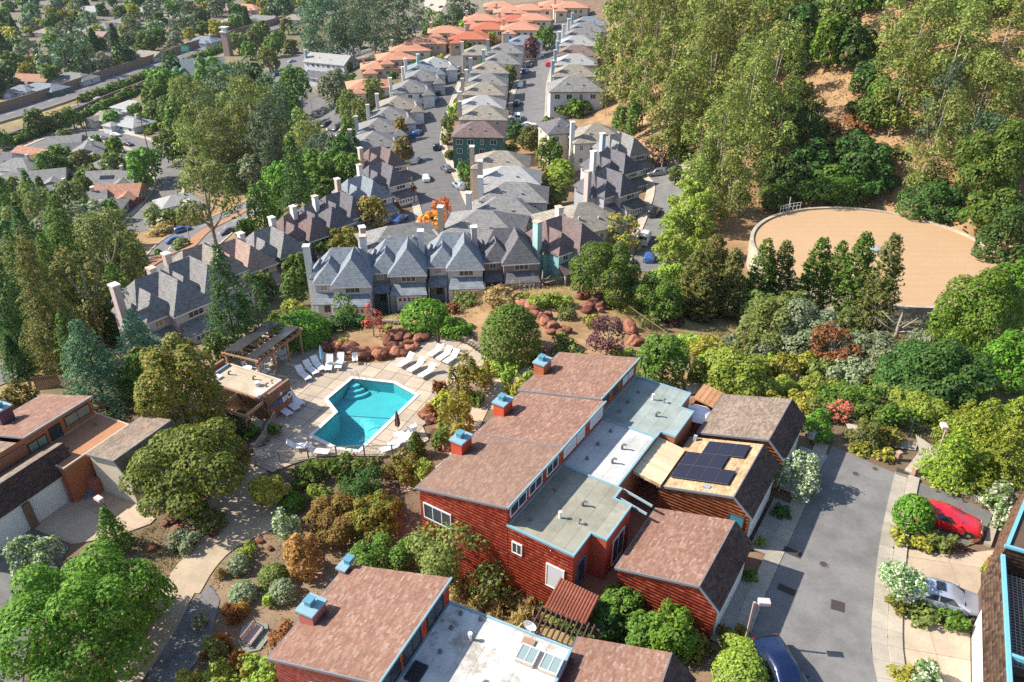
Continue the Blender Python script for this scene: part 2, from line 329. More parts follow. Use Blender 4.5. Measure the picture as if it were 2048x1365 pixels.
def concrete(name, col, stain=.35):
    if name in MC: return MC[name]
    m, t, b, n, l = nt(name); setp(b, .9, .2); v = objc(n); a = noise(n, l, .5, 6, v, .7); f = noise(n, l, 6, 5, v); g = noise(n, l, 60, 2, v); oi = n.new('ShaderNodeObjectInfo')
    c = mixc(n, l, scl(col, 1 - stain), scl(col, 1.12), ramp(n, l, a, [(.3, 0), (.6, 1)])); c = mixc(n, l, c, scl(col, .7), ramp(n, l, f, [(.52, 0), (.8, .7)])); c = mixc(n, l, c, scl(col, .6), ramp(n, l, g, [(.5, 0), (.8, .5)]))
    k = ramp(n, l, oi.outputs['Random'], [(0, .86), (1, 1.1)]); c = mixc(n, l, c, k, 1.0, 'MULTIPLY'); l.new(c, b.inputs['Base Color']); bump(n, l, b, g, .15, .02); MC[name] = m; return m
GLASS = glossy('window_glass', (.035, .045, .055), .08, .6)
WHITE = plain('white_paint', (.78, .76, .72), .6, .05)
TRIM = plain('white_trim', (.72, .72, .72), .6, .05)
TEAL = plain('blue_metal_flashing', (.22, .36, .41), .5, .15)
DARK = plain('dark_metal', (.03, .03, .032), .5, .1)
ASPH = concrete('asphalt', (.175, .17, .165), .28)
ASPH2 = concrete('far_asphalt', (.15, .145, .145), .2)
CONC = concrete('concrete', (.34, .30, .24), .25)
CONCL = concrete('pale_concrete', (.40, .35, .28), .2)
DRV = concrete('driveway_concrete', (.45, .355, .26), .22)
SLAB = concrete('deck_slab_concrete', (.43, .355, .27), .18)
REDWALL = plain('red_shingle_paint', (.46, .075, .04), .85, .2, 1.5)
GROUND = tinted('soil', bmp=.5)

# ------------------------------------------------------------------ ground
ny, nx = GX.shape
idx = np.arange(nx * ny).reshape(ny, nx); fq = np.stack([idx[:-1, :-1], idx[:-1, 1:], idx[1:, 1:], idx[1:, :-1]], -1).reshape(-1, 4)
gv = np.stack([GX, GY, GZ], -1).reshape(-1, 3)
gc = np.zeros((len(gv), 3)); ws = np.zeros(len(gv))
for i in range(N):
    w = 1 / (((gv[:, 0] - PTS[i, 0]) ** 2 + (gv[:, 1] - PTS[i, 1]) ** 2) + 4) ** 1.6; gc += w[:, None] * CLS[i]; ws += w
gc /= ws[:, None]
link('ground', npmesh('ground', gv, fq, GROUND, True, gc), kind='structure')
def drape(name, poly, mat, off=.05, step=1.6, kind='structure', skirt=True):
    V, F = [], []
    mb = MB()
    for q in cells(poly, step):
        z = tz([p[0] for p in q], [p[1] for p in q]); mb.face([(p[0], p[1], zz + off) for p, zz in zip(q, z)])
    return mb.build(name, mat, None, kind=kind)
def smooth_path(pts, n=8):
    pts = np.array(pts, float); P0 = np.vstack([2 * pts[0] - pts[1], pts, 2 * pts[-1] - pts[-2]]); out = []
    for i in range(1, len(P0) - 2):
        a, b, c, d = P0[i - 1:i + 3]
        for t in np.linspace(0, 1, n, endpoint=False): out.append(.5 * ((2 * b) + (c - a) * t + (2 * a - 5 * b + 4 * c - d) * t * t + (3 * b - a - 3 * c + d) * t ** 3))
    out.append(pts[-1]); return np.array(out)
def resample(p, step):
    p = np.array(p, float); d = np.r_[0, np.cumsum(np.hypot(*np.diff(p[:, :2], axis=0).T))]; n = max(2, int(d[-1] / step) + 1); t = np.linspace(0, d[-1], n); return np.stack([np.interp(t, d, p[:, 0]), np.interp(t, d, p[:, 1])], 1)
def gpath(px, step=2.0): return resample(smooth_path([G(a, b)[:2] for a, b in px]), step)
def offset(p, d):
    t = np.gradient(p, axis=0); t /= np.linalg.norm(t, axis=1)[:, None] + 1e-9; return p + np.stack([t[:, 1], -t[:, 0]], 1) * d
def strip(name, p, w0, w1, mat, off=.06, cross=5, kind='structure', dash=None, hgt=0):
    """a draped band between the offsets w0 and w1 of a path"""
    mb = MB(); rows = [offset(p, w) for w in np.linspace(w0, w1, cross)]
    Zs = [tz(r[:, 0], r[:, 1]) + off + hgt for r in rows]
    for i in range(len(p) - 1):
        if dash and (i % dash[1]) >= dash[0]: continue
        for j in range(cross - 1): mb.face([(*rows[j][i], Zs[j][i]), (*rows[j + 1][i], Zs[j + 1][i]), (*rows[j + 1][i + 1], Zs[j + 1][i + 1]), (*rows[j][i + 1], Zs[j][i + 1])][::-1])
    if hgt:
        for j, k in ((0, 1), (cross - 1, -1)):
            r = rows[j]
            for i in range(len(p) - 1): q = [(*r[i], Zs[j][i]), (*r[i + 1], Zs[j][i + 1]), (*r[i + 1], Zs[j][i + 1] - hgt - .3), (*r[i], Zs[j][i] - hgt - .3)]; mb.face(q)
    return mb.build(name, mat, None, kind=kind)
LINE = plain('road_paint', (.72, .7, .66), .7, .1)
YEL = plain('yellow_road_paint', (.7, .5, .1), .7, .1)
def road(px, w, mat=ASPH2, curb=True, lines=None, step=2.0, off=.08, name='road'):
    p = gpath(px, step); strip(name, p, -w / 2, w / 2, mat, off)
    if curb:
        for s in (-1, 1): strip('kerb', p, s * w / 2, s * (w / 2 + .45), CONCL, off + .02, 2, hgt=.13)
        for s in (-1, 1): strip('pavement', p, s * (w / 2 + .45), s * (w / 2 + 1.7), CONCL, off + .1, 3)
    if lines == 'c': strip('road_marking', p, -.12, .12, LINE, off + .03, 2, dash=(2, 5))
    return p
STREET = road([(905, 470), (890, 425), (872, 375), (852, 325), (845, 285), (860, 235), (880, 185), (908, 130), (932, 100), (960, 62), (990, 25)], 9.5)
COURT = road([(795, 432), (830, 440), (890, 440)], 9, curb=False)
STREET2 = road([(1052, 262), (1058, 215), (1064, 170), (1080, 130), (1098, 96), (1125, 50), (1150, 15)], 9.5)
ALLEY = road([(1296, 545), (1308, 490), (1330, 425), (1340, 365), (1318, 330)], 6, ASPH)
# road with the brown median on the slope below, and its far junction
MED = gpath([(200, 585), (275, 543), (330, 512), (400, 472), (470, 434), (530, 400), (600, 355)], 2.5)
strip('road', MED, -11, 11, ASPH2, .08, 9); strip('median_strip', MED, -2.1, 2.1, plain('red_brown_mulch', (.30, .15, .08), .9, .3), .14, 3, hgt=.12)
for s in (-6.3, 6.3): strip('road_marking', MED, s - .1, s + .1, LINE, .13, 2, dash=(1, 3))
for s in (-1, 1): strip('kerb', MED, s * 11, s * 11.5, CONCL, .1, 2, hgt=.13)
JUN = gpath([(545, 190), (590, 215), (640, 245), (690, 285), (720, 330)], 3); strip('road', JUN, -13, 12, ASPH2, .1, 9)
strip('road_marking', JUN, -.5, -.2, LINE, .15, 2, dash=(1, 3)); strip('road_marking', JUN, 5, 5.3, LINE, .15, 2, dash=(1, 3))
drape('parking_lot', [tuple(G(*q)[:2]) for q in [(545, 190), (600, 150), (640, 150), (700, 120), (760, 95), (700, 90), (600, 110), (540, 130)]], ASPH2, .12, 5)
drape('parking_lot', [tuple(G(*q)[:2]) for q in [(846, 0), (896, 0), (880, 24), (852, 24)]], CONCL, .12, 6)
# valley street and driveways
VAL = road([(0, 322), (60, 300), (120, 276), (165, 268), (225, 275), (280, 290), (325, 318), (340, 360), (322, 400), (285, 440), (262, 465)], 9, ASPH2)
road([(30, 345), (10, 385), (-10, 420)], 8, ASPH2)
road([(165, 262), (215, 240), (270, 222), (320, 205)], 7.5, ASPH2)
# freeway with walls
FW1 = gpath([(-30, 246), (60, 220), (150, 190), (250, 155), (330, 128), (420, 96), (520, 65), (610, 40), (680, 18)], 4)
strip('freeway', FW1, -9, 7, ASPH2, .12, 5); strip('road_marking', FW1, -3.2, -2.9, LINE, .2, 2, dash=(1, 3))
FW2 = gpath([(-30, 292), (40, 266), (110, 240), (190, 205), (260, 178), (330, 150), (395, 128)], 4)
strip('freeway', FW2, -5.5, 6, ASPH2, .12, 4); strip('road_marking', FW2, -.2, .1, LINE, .2, 2, dash=(1, 3))
# road and drive by the left houses
drape('road', [tuple(P(a, b, -4.1)[:2]) for a, b in [(-60, 1105), (42, 1052), (140, 1092), (110, 1150), (60, 1250), (40, 1400), (-60, 1400)]], ASPH, .05, 1.1)
drape('road', [tuple(G(a, b)[:2]) for a, b in [(-40, 735), (30, 722), (62, 742), (20, 765), (-40, 790)]], ASPH2, .1, 1.2)
DRV3 = [tuple(P(a, b, -4.1)[:2]) for a, b in [(42, 1048), (55, 1018), (152, 940), (252, 985), (312, 1038), (300, 1050), (228, 1075), (146, 1090)]]
GAP = plain('joint_dark', (.10, .08, .06), .9, .1)
def slabs(name, poly, step, ang, org, mat, zf, gap=.02, th=.12, parent=None, sub=None):
    base = None; i = 0
    for q in cells(poly, step, ang, org):
        if abs(area(q)) < .06: continue
        pieces = [q]
        if sub and float(polydist(np.array(np.mean([p[0] for p in q])), np.array(np.mean([p[1] for p in q])), COP)) < 1.3:
            for cv in sub:
                nxt = []
                for pc in pieces:
                    rest = pc
                    for e in range(len(cv)):
                        a, b = cv[e], cv[(e + 1) % len(cv)]; o = clip(rest, b, a)
                        if len(o) > 2 and abs(area(o)) > .01: nxt.append(o)
                        rest = clip(rest, a, b)
                        if len(rest) < 3: break
                pieces = nxt
        if not pieces: continue
        mb = MB(); cx = np.mean([p[0] for p in q]); cy = np.mean([p[1] for p in q]); dz = random.uniform(-.006, .006)
        for pc in pieces:
            k = 1 - gap / max(.3, math.sqrt(abs(area(q)))); r = [(cx + (x - cx) * k, cy + (y - cy) * k) for x, y in pc]
            z = zf if not callable(zf) else float(zf(cx, cy)); mb.prism(r, z - th, z + dz)
        mb.build(name, mat, parent)
drive3 = thing('driveway', 'broad sunlit concrete driveway before the white double garage door', 'driveway', (-38, 44, -4.1))
drive3['kind'] = 'structure'; del drive3['category']
drive3.location = (0, 0, 0)
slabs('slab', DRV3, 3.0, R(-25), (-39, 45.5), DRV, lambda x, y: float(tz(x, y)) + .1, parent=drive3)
# ------------------------------------------------------------------ near townhouses
def island(name, stops, rough=.9, fine=18, spec=.2, big=.25):
    if name in MC: return MC[name]
    m, t, b, n, l = nt(name); setp(b, rough, spec); g = n.new('ShaderNodeNewGeometry'); c = ramp(n, l, g.outputs['Random Per Island'], stops)
    v = objc(n); f = noise(n, l, fine, 3, v); a = noise(n, l, .45, 5, v)
    c = mixc(n, l, c, (.72, .72, .72), ramp(n, l, f, [(.45, 0), (.75, 1)]), 'MULTIPLY'); c = mixc(n, l, c, (1 - big, 1 - big, 1 - big), ramp(n, l, a, [(.4, 0), (.65, 1)]), 'MULTIPLY')
    l.new(c, b.inputs['Base Color']); bump(n, l, b, f, .25, .02); MC[name] = m; return m
ROOFB = island('brown_roof_tab', [(0, (.165, .10, .075)), (.5, (.20, .125, .095)), (.85, (.22, .14, .108)), (1, (.25, .17, .135))], big=.12)
ROOFR = island('red_brown_roof_tab', [(0, (.17, .092, .066)), (.5, (.215, .12, .09)), (.85, (.24, .145, .11)), (1, (.27, .195, .16))], big=.14)
ROOFT = island('tan_roof_tab', [(0, (.36, .24, .13)), (.5, (.46, .32, .18)), (1, (.52, .38, .24))])
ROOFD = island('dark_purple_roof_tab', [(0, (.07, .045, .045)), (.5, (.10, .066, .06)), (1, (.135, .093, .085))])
ROOFG = island('grey_brown_roof_tab', [(0, (.16, .12, .095)), (.5, (.22, .17, .13)), (1, (.28, .22, .18))])
REDSH = island('red_wall_shingle', [(0, (.40, .055, .03)), (.4, (.56, .08, .04)), (.8, (.64, .11, .055)), (1, (.68, .17, .10))])
ORSH = island('orange_wall_shingle', [(0, (.38, .11, .04)), (.5, (.50, .16, .062)), (1, (.58, .22, .095))])
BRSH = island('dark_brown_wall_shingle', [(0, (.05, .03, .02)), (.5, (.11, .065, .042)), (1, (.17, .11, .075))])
PINKSH = island('pink_red_wall_shingle', [(0, (.38, .11, .09)), (.5, (.46, .15, .12)), (1, (.52, .20, .165))])
ORWALL = plain('orange_wall', (.40, .14, .06), .85, .2)
def tabs(name, o, u, v, n, poly, su, sv, proud, mat, parent, wob=.25):
    """overlapping tabs over a flat polygon given in (u, v): each a thin wedge, lower edge proud"""
    o, u, v, n = (np.array(q, float) for q in (o, u, v, n)); us = [p[0] for p in poly]; vs = [p[1] for p in poly]; V = []; F = []
    r = 0; vv = min(vs)
    while vv < max(vs):
        x = min(us) - random.random() * su
        while x < max(us):
            w = su * random.uniform(1 - wob * 1.6, 1 + wob * 1.6); a, b = x, x + w - .008; c0 = vv; c1 = vv + sv * 1.06; x += w
            a = max(a, min(us)); b = min(b, max(us)); c1 = min(c1, max(vs)); m = ((a + b) / 2, (c0 + min(c1, c0 + sv)) / 2)
            if b - a < .03 or not (inpoly(np.array(m[0]), np.array(m[1]), poly)): continue
            if not (inpoly(np.array(a + .01), np.array(m[1]), poly) and inpoly(np.array(b - .01), np.array(m[1]), poly)): continue
            p = proud * random.uniform(.6, 1.5); d = random.uniform(-.02, .02) * sv; k = len(V)
            V += [o + u * a + v * (c0 + d) + n * p, o + u * b + v * (c0 + d) + n * p, o + u * b + v * c1 + n * .004, o + u * a + v * c1 + n * .004, o + u * a + v * (c0 + d) + n * .001, o + u * b + v * (c0 + d) + n * .001]
            F += [(k, k + 1, k + 2, k + 3), (k + 4, k + 5, k + 1, k)]
        vv += sv
    if not F: return None
    return link(name, npmesh(name, np.array(V), np.array(F), mat), parent, 'stuff')
def win(parent, c, u, n, w, h, fm=None, gm=None, mull=1, v=(0, 0, 1), bar=.07, name='window', rows=0):
    c, u, n, v = (np.array(q, float) for q in (c, u, n, v)); n = n / np.linalg.norm(n); mb = MB(); up = tuple(n)
    for s in (-1, 1):
        mb.bar(c + u * s * w / 2 - v * h / 2, c + u * s * w / 2 + v * h / 2, bar, .09, up); mb.bar(c - u * (w / 2 + bar / 2) + v * s * h / 2, c + u * (w / 2 + bar / 2) + v * s * h / 2, bar, .1, up)
    for i in range(mull): q = c + u * w * ((i + 1) / (mull + 1) - .5); mb.bar(q - v * h / 2, q + v * h / 2, bar * .8, .07, up)
    for i in range(rows): q = c + v * h * ((i + 1) / (rows + 1) - .5); mb.bar(q - u * w / 2, q + u * w / 2, bar * .6, .06, up)
    f = mb.build(name, fm or WHITE, parent); g = MB(); q = c + n * .015; g.quad(q - u * w / 2 - v * h / 2, q + u * w / 2 - v * h / 2, q + u * w / 2 + v * h / 2, q - u * w / 2 + v * h / 2); g.build('pane', gm or GLASS, f); return f
BLIND = plain('white_blind', (.55, .57, .6), .5, .06)
def sloped_roof(root, x0, x1, y0, y1, z0, z1, mat, name='roof', th=.16, tab=(.3, .14), edge=None, lab=None):
    mb = MB(); mb.hull_quad_prism([(x0, y0, z0), (x1, y0, z1), (x1, y1, z1), (x0, y1, z0)], th); r = mb.build(name, mat, root, label=lab)
    L = math.hypot(x1 - x0, z1 - z0); up = np.array([x1 - x0, 0, z1 - z0]) / L
    if z1 >= z0: u, v, o, w = (0, -1, 0), up, (x0, y1, z0 + .003), y1 - y0
    else: u, v, o, w = (0, 1, 0), -up, (x1, y0, z1 + .003), y1 - y0
    n = np.cross(u, v); n = n if n[2] > 0 else -n
    tabs('shingles', o, u, v, n, [(0, 0), (w, 0), (w, L), (0, L)], tab[0], tab[1], .016, mat, r)
    if edge: e = MB(); e.bar((x1 + .05, y0 - .05, z1 - .03), (x1 + .05, y1 + .05, z1 - .03), .1, .15); e.build('gutter', edge, r)
    e = MB(); e.bar((x0 - .03, y0 - .04, z0 - .05), (x1, y0 - .04, z1 - .05), .07, .16); e.bar((x0 - .05, y0, z0 - .06), (x0 - .05, y1, z0 - .06), .07, .14); e.build('fascia', plain('grey_fascia', (.16, .17, .19), .6), r); return r
def near_chimney(root, x, y, z0, z1, wall, sx=.95, sy=1.25):
    c = MB().box(x, x + sx, y, y + sy, z0, z1).build('chimney', wall, root)
    MB().box(x - .1, x + sx + .1, y - .1, y + sy + .1, z1, z1 + .14).build('cap', TEAL, c); MB().box(x + .2, x + .62, y + .4, y + .85, z1 + .14, z1 + .5).box(x + .14, x + .68, y + .34, y + .91, z1 + .5, z1 + .55).build('flue', plain('blue_flue', (.10, .26, .35), .5), c); return c
def flat_wing(root, poly, zb, zr, wallm, roofm, strips=(1.0, 9), ang=0, trim=TEAL, cut=None):
    p = poly if area(poly) > 0 else poly[::-1]
    w = MB().prism(p, zb, zr).build('wall', wallm, root); fr = MB().prism(p, zr + .002, zr + .03).build('flat_roof', roofm, root)
    for q in cells(p, strips, ang, p[0]):
        if abs(area(q)) > .05:
            cx = np.mean([a[0] for a in q]); cy = np.mean([a[1] for a in q]); MB().prism([(cx + (a - cx) * .985, cy + (b - cy) * .995) for a, b in q], zr + .02, zr + .045 + random.random() * .006).build('membrane_sheet', roofm, fr)
    e = MB(); n = len(p)
    for i in range(n):
        a, b = p[i], p[(i + 1) % n]
        if cut and i in cut: continue
        d = np.array([b[0] - a[0], b[1] - a[1]]); d = d / (np.linalg.norm(d) + 1e-9) * .09; e.bar((a[0] - d[0] * .7, a[1] - d[1] * .7, zr + .04), (b[0] + d[0] * .7, b[1] + d[1] * .7, zr + .04 + .002 * i), .14, .16)
    e.build('parapet_trim', trim, root); return w
def pipes(root, L, zr):
    for (x, y, k) in L:
        mb = MB()
        if k == 0: mb.lathe([(.09, zr), (.09, zr + .45), (.13, zr + .45), (.13, zr + .55)], 8, (x, y))
        elif k == 1: mb.lathe([(.1, zr), (.09, zr + .28)], 8, (x, y)).tube([(x, y, zr + .28), (x + .1, y + .05, zr + .42), (x + .3, y + .07, zr + .4)], .08, 6)
        elif k == 2: mb.lathe([(.13, zr), (.13, zr + .1), (.1, zr + .2), (.03, zr + .23)], 8, (x, y))
        elif k == 3: mb.lathe([(.05, zr), (.05, zr + .35)], 6, (x, y)).lathe([(.16, zr + .35), (.02, zr + .45)], 6, (x, y))
        mb.build('vent_pipe', WHITE if k == 0 else plain('vent_metal', (.14, .14, .15), .5), root)
def stained(name, col, k=1.0):
    m = concrete(name, col, .3); t = m.node_tree; n, l = t.nodes, t.links; b = n['Principled BSDF']; src = b.inputs['Base Color'].links[0].from_socket; v = objc(n)
    a = noise(n, l, .55, 6, v, .75); f = noise(n, l, 2.2, 5, v, .7); r = ramp(n, l, a, [(.50, 0), (.62, .75 * k)]); c = mixc(n, l, src, (.27, .23, .17), r); c = mixc(n, l, c, (.10, .085, .07), ramp(n, l, f, [(.62, 0), (.72, .55 * k)])); l.new(c, b.inputs['Base Color']); return m
OA = (-.2949, 35.9939, 0); RZA = -R(32.6)
TH = thing('townhouse', 'long red shingled townhouse row with brown roofs and grey flat roof wings', 'townhouse', OA, RZA, 'red townhouses of the complex')
w = MB()
for (x0, x1, y0, y1) in ((-7.2, 0, 0, 13.5), (-7.55, -.4, 13.5, 20.3)):
    n = len(w.v); w.v += [(x0, y0, -5), (x1, y0, -5), (x1, y0, 6.35), (x0, y0, 4.45), (x0, y1, -5), (x1, y1, -5), (x1, y1, 6.35), (x0, y1, 4.45)]
    w.f += [tuple(n + i for i in q) for q in ((0, 1, 2, 3), (1, 5, 6, 2), (5, 4, 7, 6), (4, 0, 3, 7), (3, 2, 6, 7))]
WA = w.build('wall', REDWALL, TH)
tabs('shingles', (-7.2, -.002, -4.6), (1, 0, 0), (0, 0, 1), (0, -1, 0), [(0, 0), (7.2, 0), (7.2, 10.9), (0, 9.0)], .24, .26, .009, REDSH, WA)
tabs('shingles', (.002, .02, 4.95), (0, 1, 0), (0, 0, 1), (1, 0, 0), [(0, 0), (13.4, 0), (13.4, 1.36), (0, 1.36)], .24, .26, .009, REDSH, WA)
tabs('shingles', (-.398, 13.52, 4.95), (0, 1, 0), (0, 0, 1), (1, 0, 0), [(0, 0), (6.7, 0), (6.7, 1.36), (0, 1.36)], .24, .26, .009, ORSH, WA)
sloped_roof(TH, -7.35, .1, -.15, 6.95, 4.6, 6.5, ROOFB, edge=TEAL, lab='brown shingled roof nearest the camera')
sloped_roof(TH, -7.35, .1, 6.98, 13.45, 4.62, 6.52, ROOFR, edge=TEAL, lab='redder shingled roof in the middle')
sloped_roof(TH, -7.7, -.3, 13.48, 20.45, 4.66, 6.56, ROOFR, edge=TEAL, lab='far reddish shingled roof')
for y in (4.1, 9.6, 16.2): near_chimney(TH, -7.5 - (.35 if y > 13 else 0), y, 3.2, 5.75, ORSH if y > 13 else REDSH)
XU = (0, 1, 0); XN = (1, 0, 0)
for (yc, wd, g) in ((1.25, 1.9, 0), (3.4, 1.6, 0), (5.65, 1.5, 0), (8.1, 1.7, 1), (9.75, 1.1, 1), (12.2, 1.9, 1)): win(TH, (.03, yc, 5.72), XU, XN, wd, .85, None, BLIND if g else GLASS, 1)
for (yc, wd, g) in ((14.5, 1.2, 0), (16.3, .9, 0), (18.6, 2.2, 1)): win(TH, (-.37, yc, 5.74), XU, XN, wd, .85, plain('brown_frame', (.2, .1, .06)), BLIND if g else GLASS, 1)
YN = (0, -1, 0); YU = (1, 0, 0)
win(TH, (-5.7, -.05, 2.75), YU, YN, 2.3, 1.3, plain('blue_white_frame', (.55, .62, .68)), None, 2); win(TH, (-5.4, -.05, -.4), YU, YN, 1.6, 1.3, DARK, None, 1)
win(TH, (-5.6, -.05, -2.8), YU, YN, 2.0, 1.8, DARK, None, 1)
f1 = [(0.02, .02), (4.8, .02), (4.8, 2.3), (5.9, 2.3), (5.9, 5.9), (4.65, 5.9), (4.65, 7.05), (.02, 7.05)]
f2 = [(.02, 7.07), (4.3, 7.07), (4.3, 13.55), (.02, 13.55)]
f3 = [(-.38, 13.57), (4.35, 13.57), (4.35, 14.4), (5.5, 14.4), (5.5, 18.1), (4.4, 18.1), (4.4, 20.3), (-.38, 20.3)]
FR1 = stained('flat_roof_tan_grey', (.31, .30, .24), .8); FR2 = concrete('flat_roof_pale', (.46, .46, .44), .22); FR3 = concrete('flat_roof_green_grey', (.28, .32, .295), .28)
wa1 = flat_wing(TH, f1, -4.5, 4.76, REDWALL, FR1); flat_wing(TH, f2, -4.5, 4.72, ORWALL, FR2); flat_wing(TH, f3, -4.5, 4.76, ORWALL, FR3)
tabs('shingles', (.0, .018, -4), (1, 0, 0), (0, 0, 1), (0, -1, 0), [(0, 0), (4.8, 0), (4.8, 8.65), (0, 8.65)], .24, .26, .009, REDSH, wa1)
win(TH, (.75, -.03, 3.2), YU, YN, .7, .9, WHITE, None, 1); win(TH, (3.6, -.03, 2.2), YU, YN, 1.25, 1.9, WHITE, BLIND, 0)
win(TH, (5.92, 4.2, 2.6), XU, XN, 1.6, 2.2, WHITE, None, 1); win(TH, (4.83, 1.1, 2.5), XU, XN, 1.0, 2.1, plain('blue_door', (.1, .2, .3)), None, 0)
pipes(TH, [(1.0, 1.2, 2), (.9, 4.5, 2), (2.5, 2.4, 0), (3.2, 4.2, 1), (3.8, 2.6, 3), (1.2, 8.6, 2), (1.1, 10.5, 2), (1.2, 12.4, 2), (2.9, 9.2, 1), (2.8, 11.0, 1), (.7, 15, 2), (.7, 16.5, 2), (.8, 18.2, 2), (2.2, 17.9, 0), (3.3, 16.0, 1), (3.1, 18.0, 3)], 4.8)
MB().box(4.2, 7.0, -.5, 23, -2, 1.12).build('patio', plain('terracotta_paving', (.36, .16, .09), .85, .25), TH)
aw = MB(); st = 14
for i in range(st):
    y0 = 9.6 + i * 4.6 / st; aw.hull_quad_prism([(4.35, y0, 4.45), (6.5, y0, 4.15), (6.5, y0 + 4.6 / st - .02, 4.15 + (.02 if i % 2 else 0)), (4.35, y0 + 4.6 / st - .02, 4.45 + (.02 if i % 2 else 0))], .04)
A1 = aw.build('awning', island('cream_awning', [(0, (.62, .48, .30)), (1, (.74, .60, .40))], .8, 10, .2, .1), TH); vl = MB()
for i in range(12): x = 4.4 + i * .176; vl.box(x, x + .16, 9.56, 9.59, 3.95 - .03 * (i % 2) + (12 - i) * .023, 4.2 + (12 - i) * .023)
vl.build('valance', island('valance_stripe', [(0, (.5, .3, .15)), (1, (.75, .62, .42))]), A1)
def barrel_roof(root, o, ex, ey, nx, ny, mat, name='tile_roof'):
    """rows of rounded clay tiles; ex along the courses, ey down the slope"""
    o, ex, ey = (np.array(q, float) for q in (o, ex, ey)); dx = ex / nx; n = np.cross(ex, ey); n /= np.linalg.norm(n); n = n if n[2] > 0 else -n
    base = MB().hull_quad_prism([o, o + ex, o + ex + ey, o + ey], .1).build(name, mat, root); r = np.linalg.norm(dx) / 2
    for i in range(nx):
        m = MB(); c = o + dx * (i + .5)
        for j in range(ny):
            a = c + ey * (j / ny) - n * .01; b = c + ey * ((j + 1.05) / ny) - n * .01; P0 = [a + dx * .5 * .92 * math.cos(t) + n * r * .8 * math.sin(t) for t in np.linspace(0, math.pi, 5)]; P1 = [b + dx * .5 * math.cos(t) + n * (r * .8 * math.sin(t) + .025) for t in np.linspace(0, math.pi, 5)]
            for k in range(4): m.quad(P0[k], P0[k + 1], P1[k + 1], P1[k])
        m.build('tile_row', mat, base)
TERRA = island('clay_tile', [(0, (.40, .19, .09)), (.5, (.50, .26, .13)), (1, (.58, .34, .19))]); TERRAR = island('dark_red_clay_tile', [(0, (.22, .07, .045)), (1, (.30, .105, .07))])
barrel_roof(TH, (4.45, 21.2, 3.9), (0, 2.4, 0), (2.1, 0, -.35), 9, 5, TERRA); barrel_roof(TH, (4.2, -.45, 3.0), (2.75, 0, 0), (0, -1.9, -.8), 14, 6, TERRAR)
MB().box(4.4, 4.5, 20.4, 23.5, -1, 3.4).box(4.4, 6.6, 23.4, 23.5, -1, 3.3).build('garden_wall', ORWALL, TH)
mb = MB()
for k in range(2): mb.bar((4.7, 7.3 - k * .9, 4.6), (7.0, 6.9 - k * .9, 4.55), .1, .16)
mb.build('trellis_beam', plain('pale_blue_beam', (.28, .34, .38), .6), TH)
def garage(loc, rz, y0, y1, xl, xr, xe, zl, zr, ze, zb, rm, rl, wm, wallm, label, name='garage', door=WHITE, end_tab=True, lowmat=None):
    g = thing(name, label, 'garage', loc, rz, 'garages of the townhouses'); w = MB(); n = 0
    pr = [(xl, zb - 2.5), (xl, zl - .12), (xr, zr - .12), (xe - .25, ze - .02), (xe - .25, zb - 2.5)]
    w.v += [(x, y0, z) for x, z in pr] + [(x, y1, z) for x, z in pr]; w.f += [(0, 4, 3, 2, 1), (5, 6, 7, 8, 9)] + [(i, (i + 1) % 5, 5 + (i + 1) % 5, 5 + i) for i in range(5)]
    wl = w.build('wall', wallm, g)
    if end_tab: tabs('shingles', (0, y0 - .003, 0), (1, 0, 0), (0, 0, 1), (0, -1, 0), [(xl, zb - 1.5), (xe - .25, zb - 1.5), (xe - .25, ze), (xr, zr - .15), (xl, zl - .15)], .24, .26, .009, wm, wl)
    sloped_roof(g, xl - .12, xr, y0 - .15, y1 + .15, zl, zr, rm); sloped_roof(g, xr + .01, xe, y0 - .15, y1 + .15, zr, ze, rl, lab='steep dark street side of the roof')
    d = MB().box(xe - .24, xe - .19, y0 + .4, y1 - .4, zb, ze - .35).build('garage_door', door, g)
    for i in range(4):
        for j in range(4): a = y0 + .45 + j * (y1 - y0 - .9) / 4; h = (ze - .4 - zb) / 4; MB().box(xe - .19, xe - .165, a + .03, a + (y1 - y0 - .9) / 4 - .03, zb + i * h + .03, zb + i * h + h - .03).build('panel', door, d)
    return g
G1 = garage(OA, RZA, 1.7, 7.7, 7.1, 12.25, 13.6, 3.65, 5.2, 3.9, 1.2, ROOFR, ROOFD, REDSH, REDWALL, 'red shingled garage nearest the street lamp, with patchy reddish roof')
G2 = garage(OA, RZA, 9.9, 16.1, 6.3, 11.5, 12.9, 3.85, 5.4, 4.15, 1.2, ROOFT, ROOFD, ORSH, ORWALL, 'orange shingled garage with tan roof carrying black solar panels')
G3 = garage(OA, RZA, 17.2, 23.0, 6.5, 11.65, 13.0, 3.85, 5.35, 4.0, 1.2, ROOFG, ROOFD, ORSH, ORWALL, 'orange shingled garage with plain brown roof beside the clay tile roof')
win(G2, (11.85, 9.86, 3.0), YU, YN, 1.0, 1.7, plain('brown_door_frame', (.12, .06, .04)), glossy('teal_door', (.04, .22, .30), .4), 0, name='side_door')
PV = glossy('solar_cell', (.018, .016, .028), .16, .5); sl_ = (5.4 - 3.85) / (11.5 - 6.3)
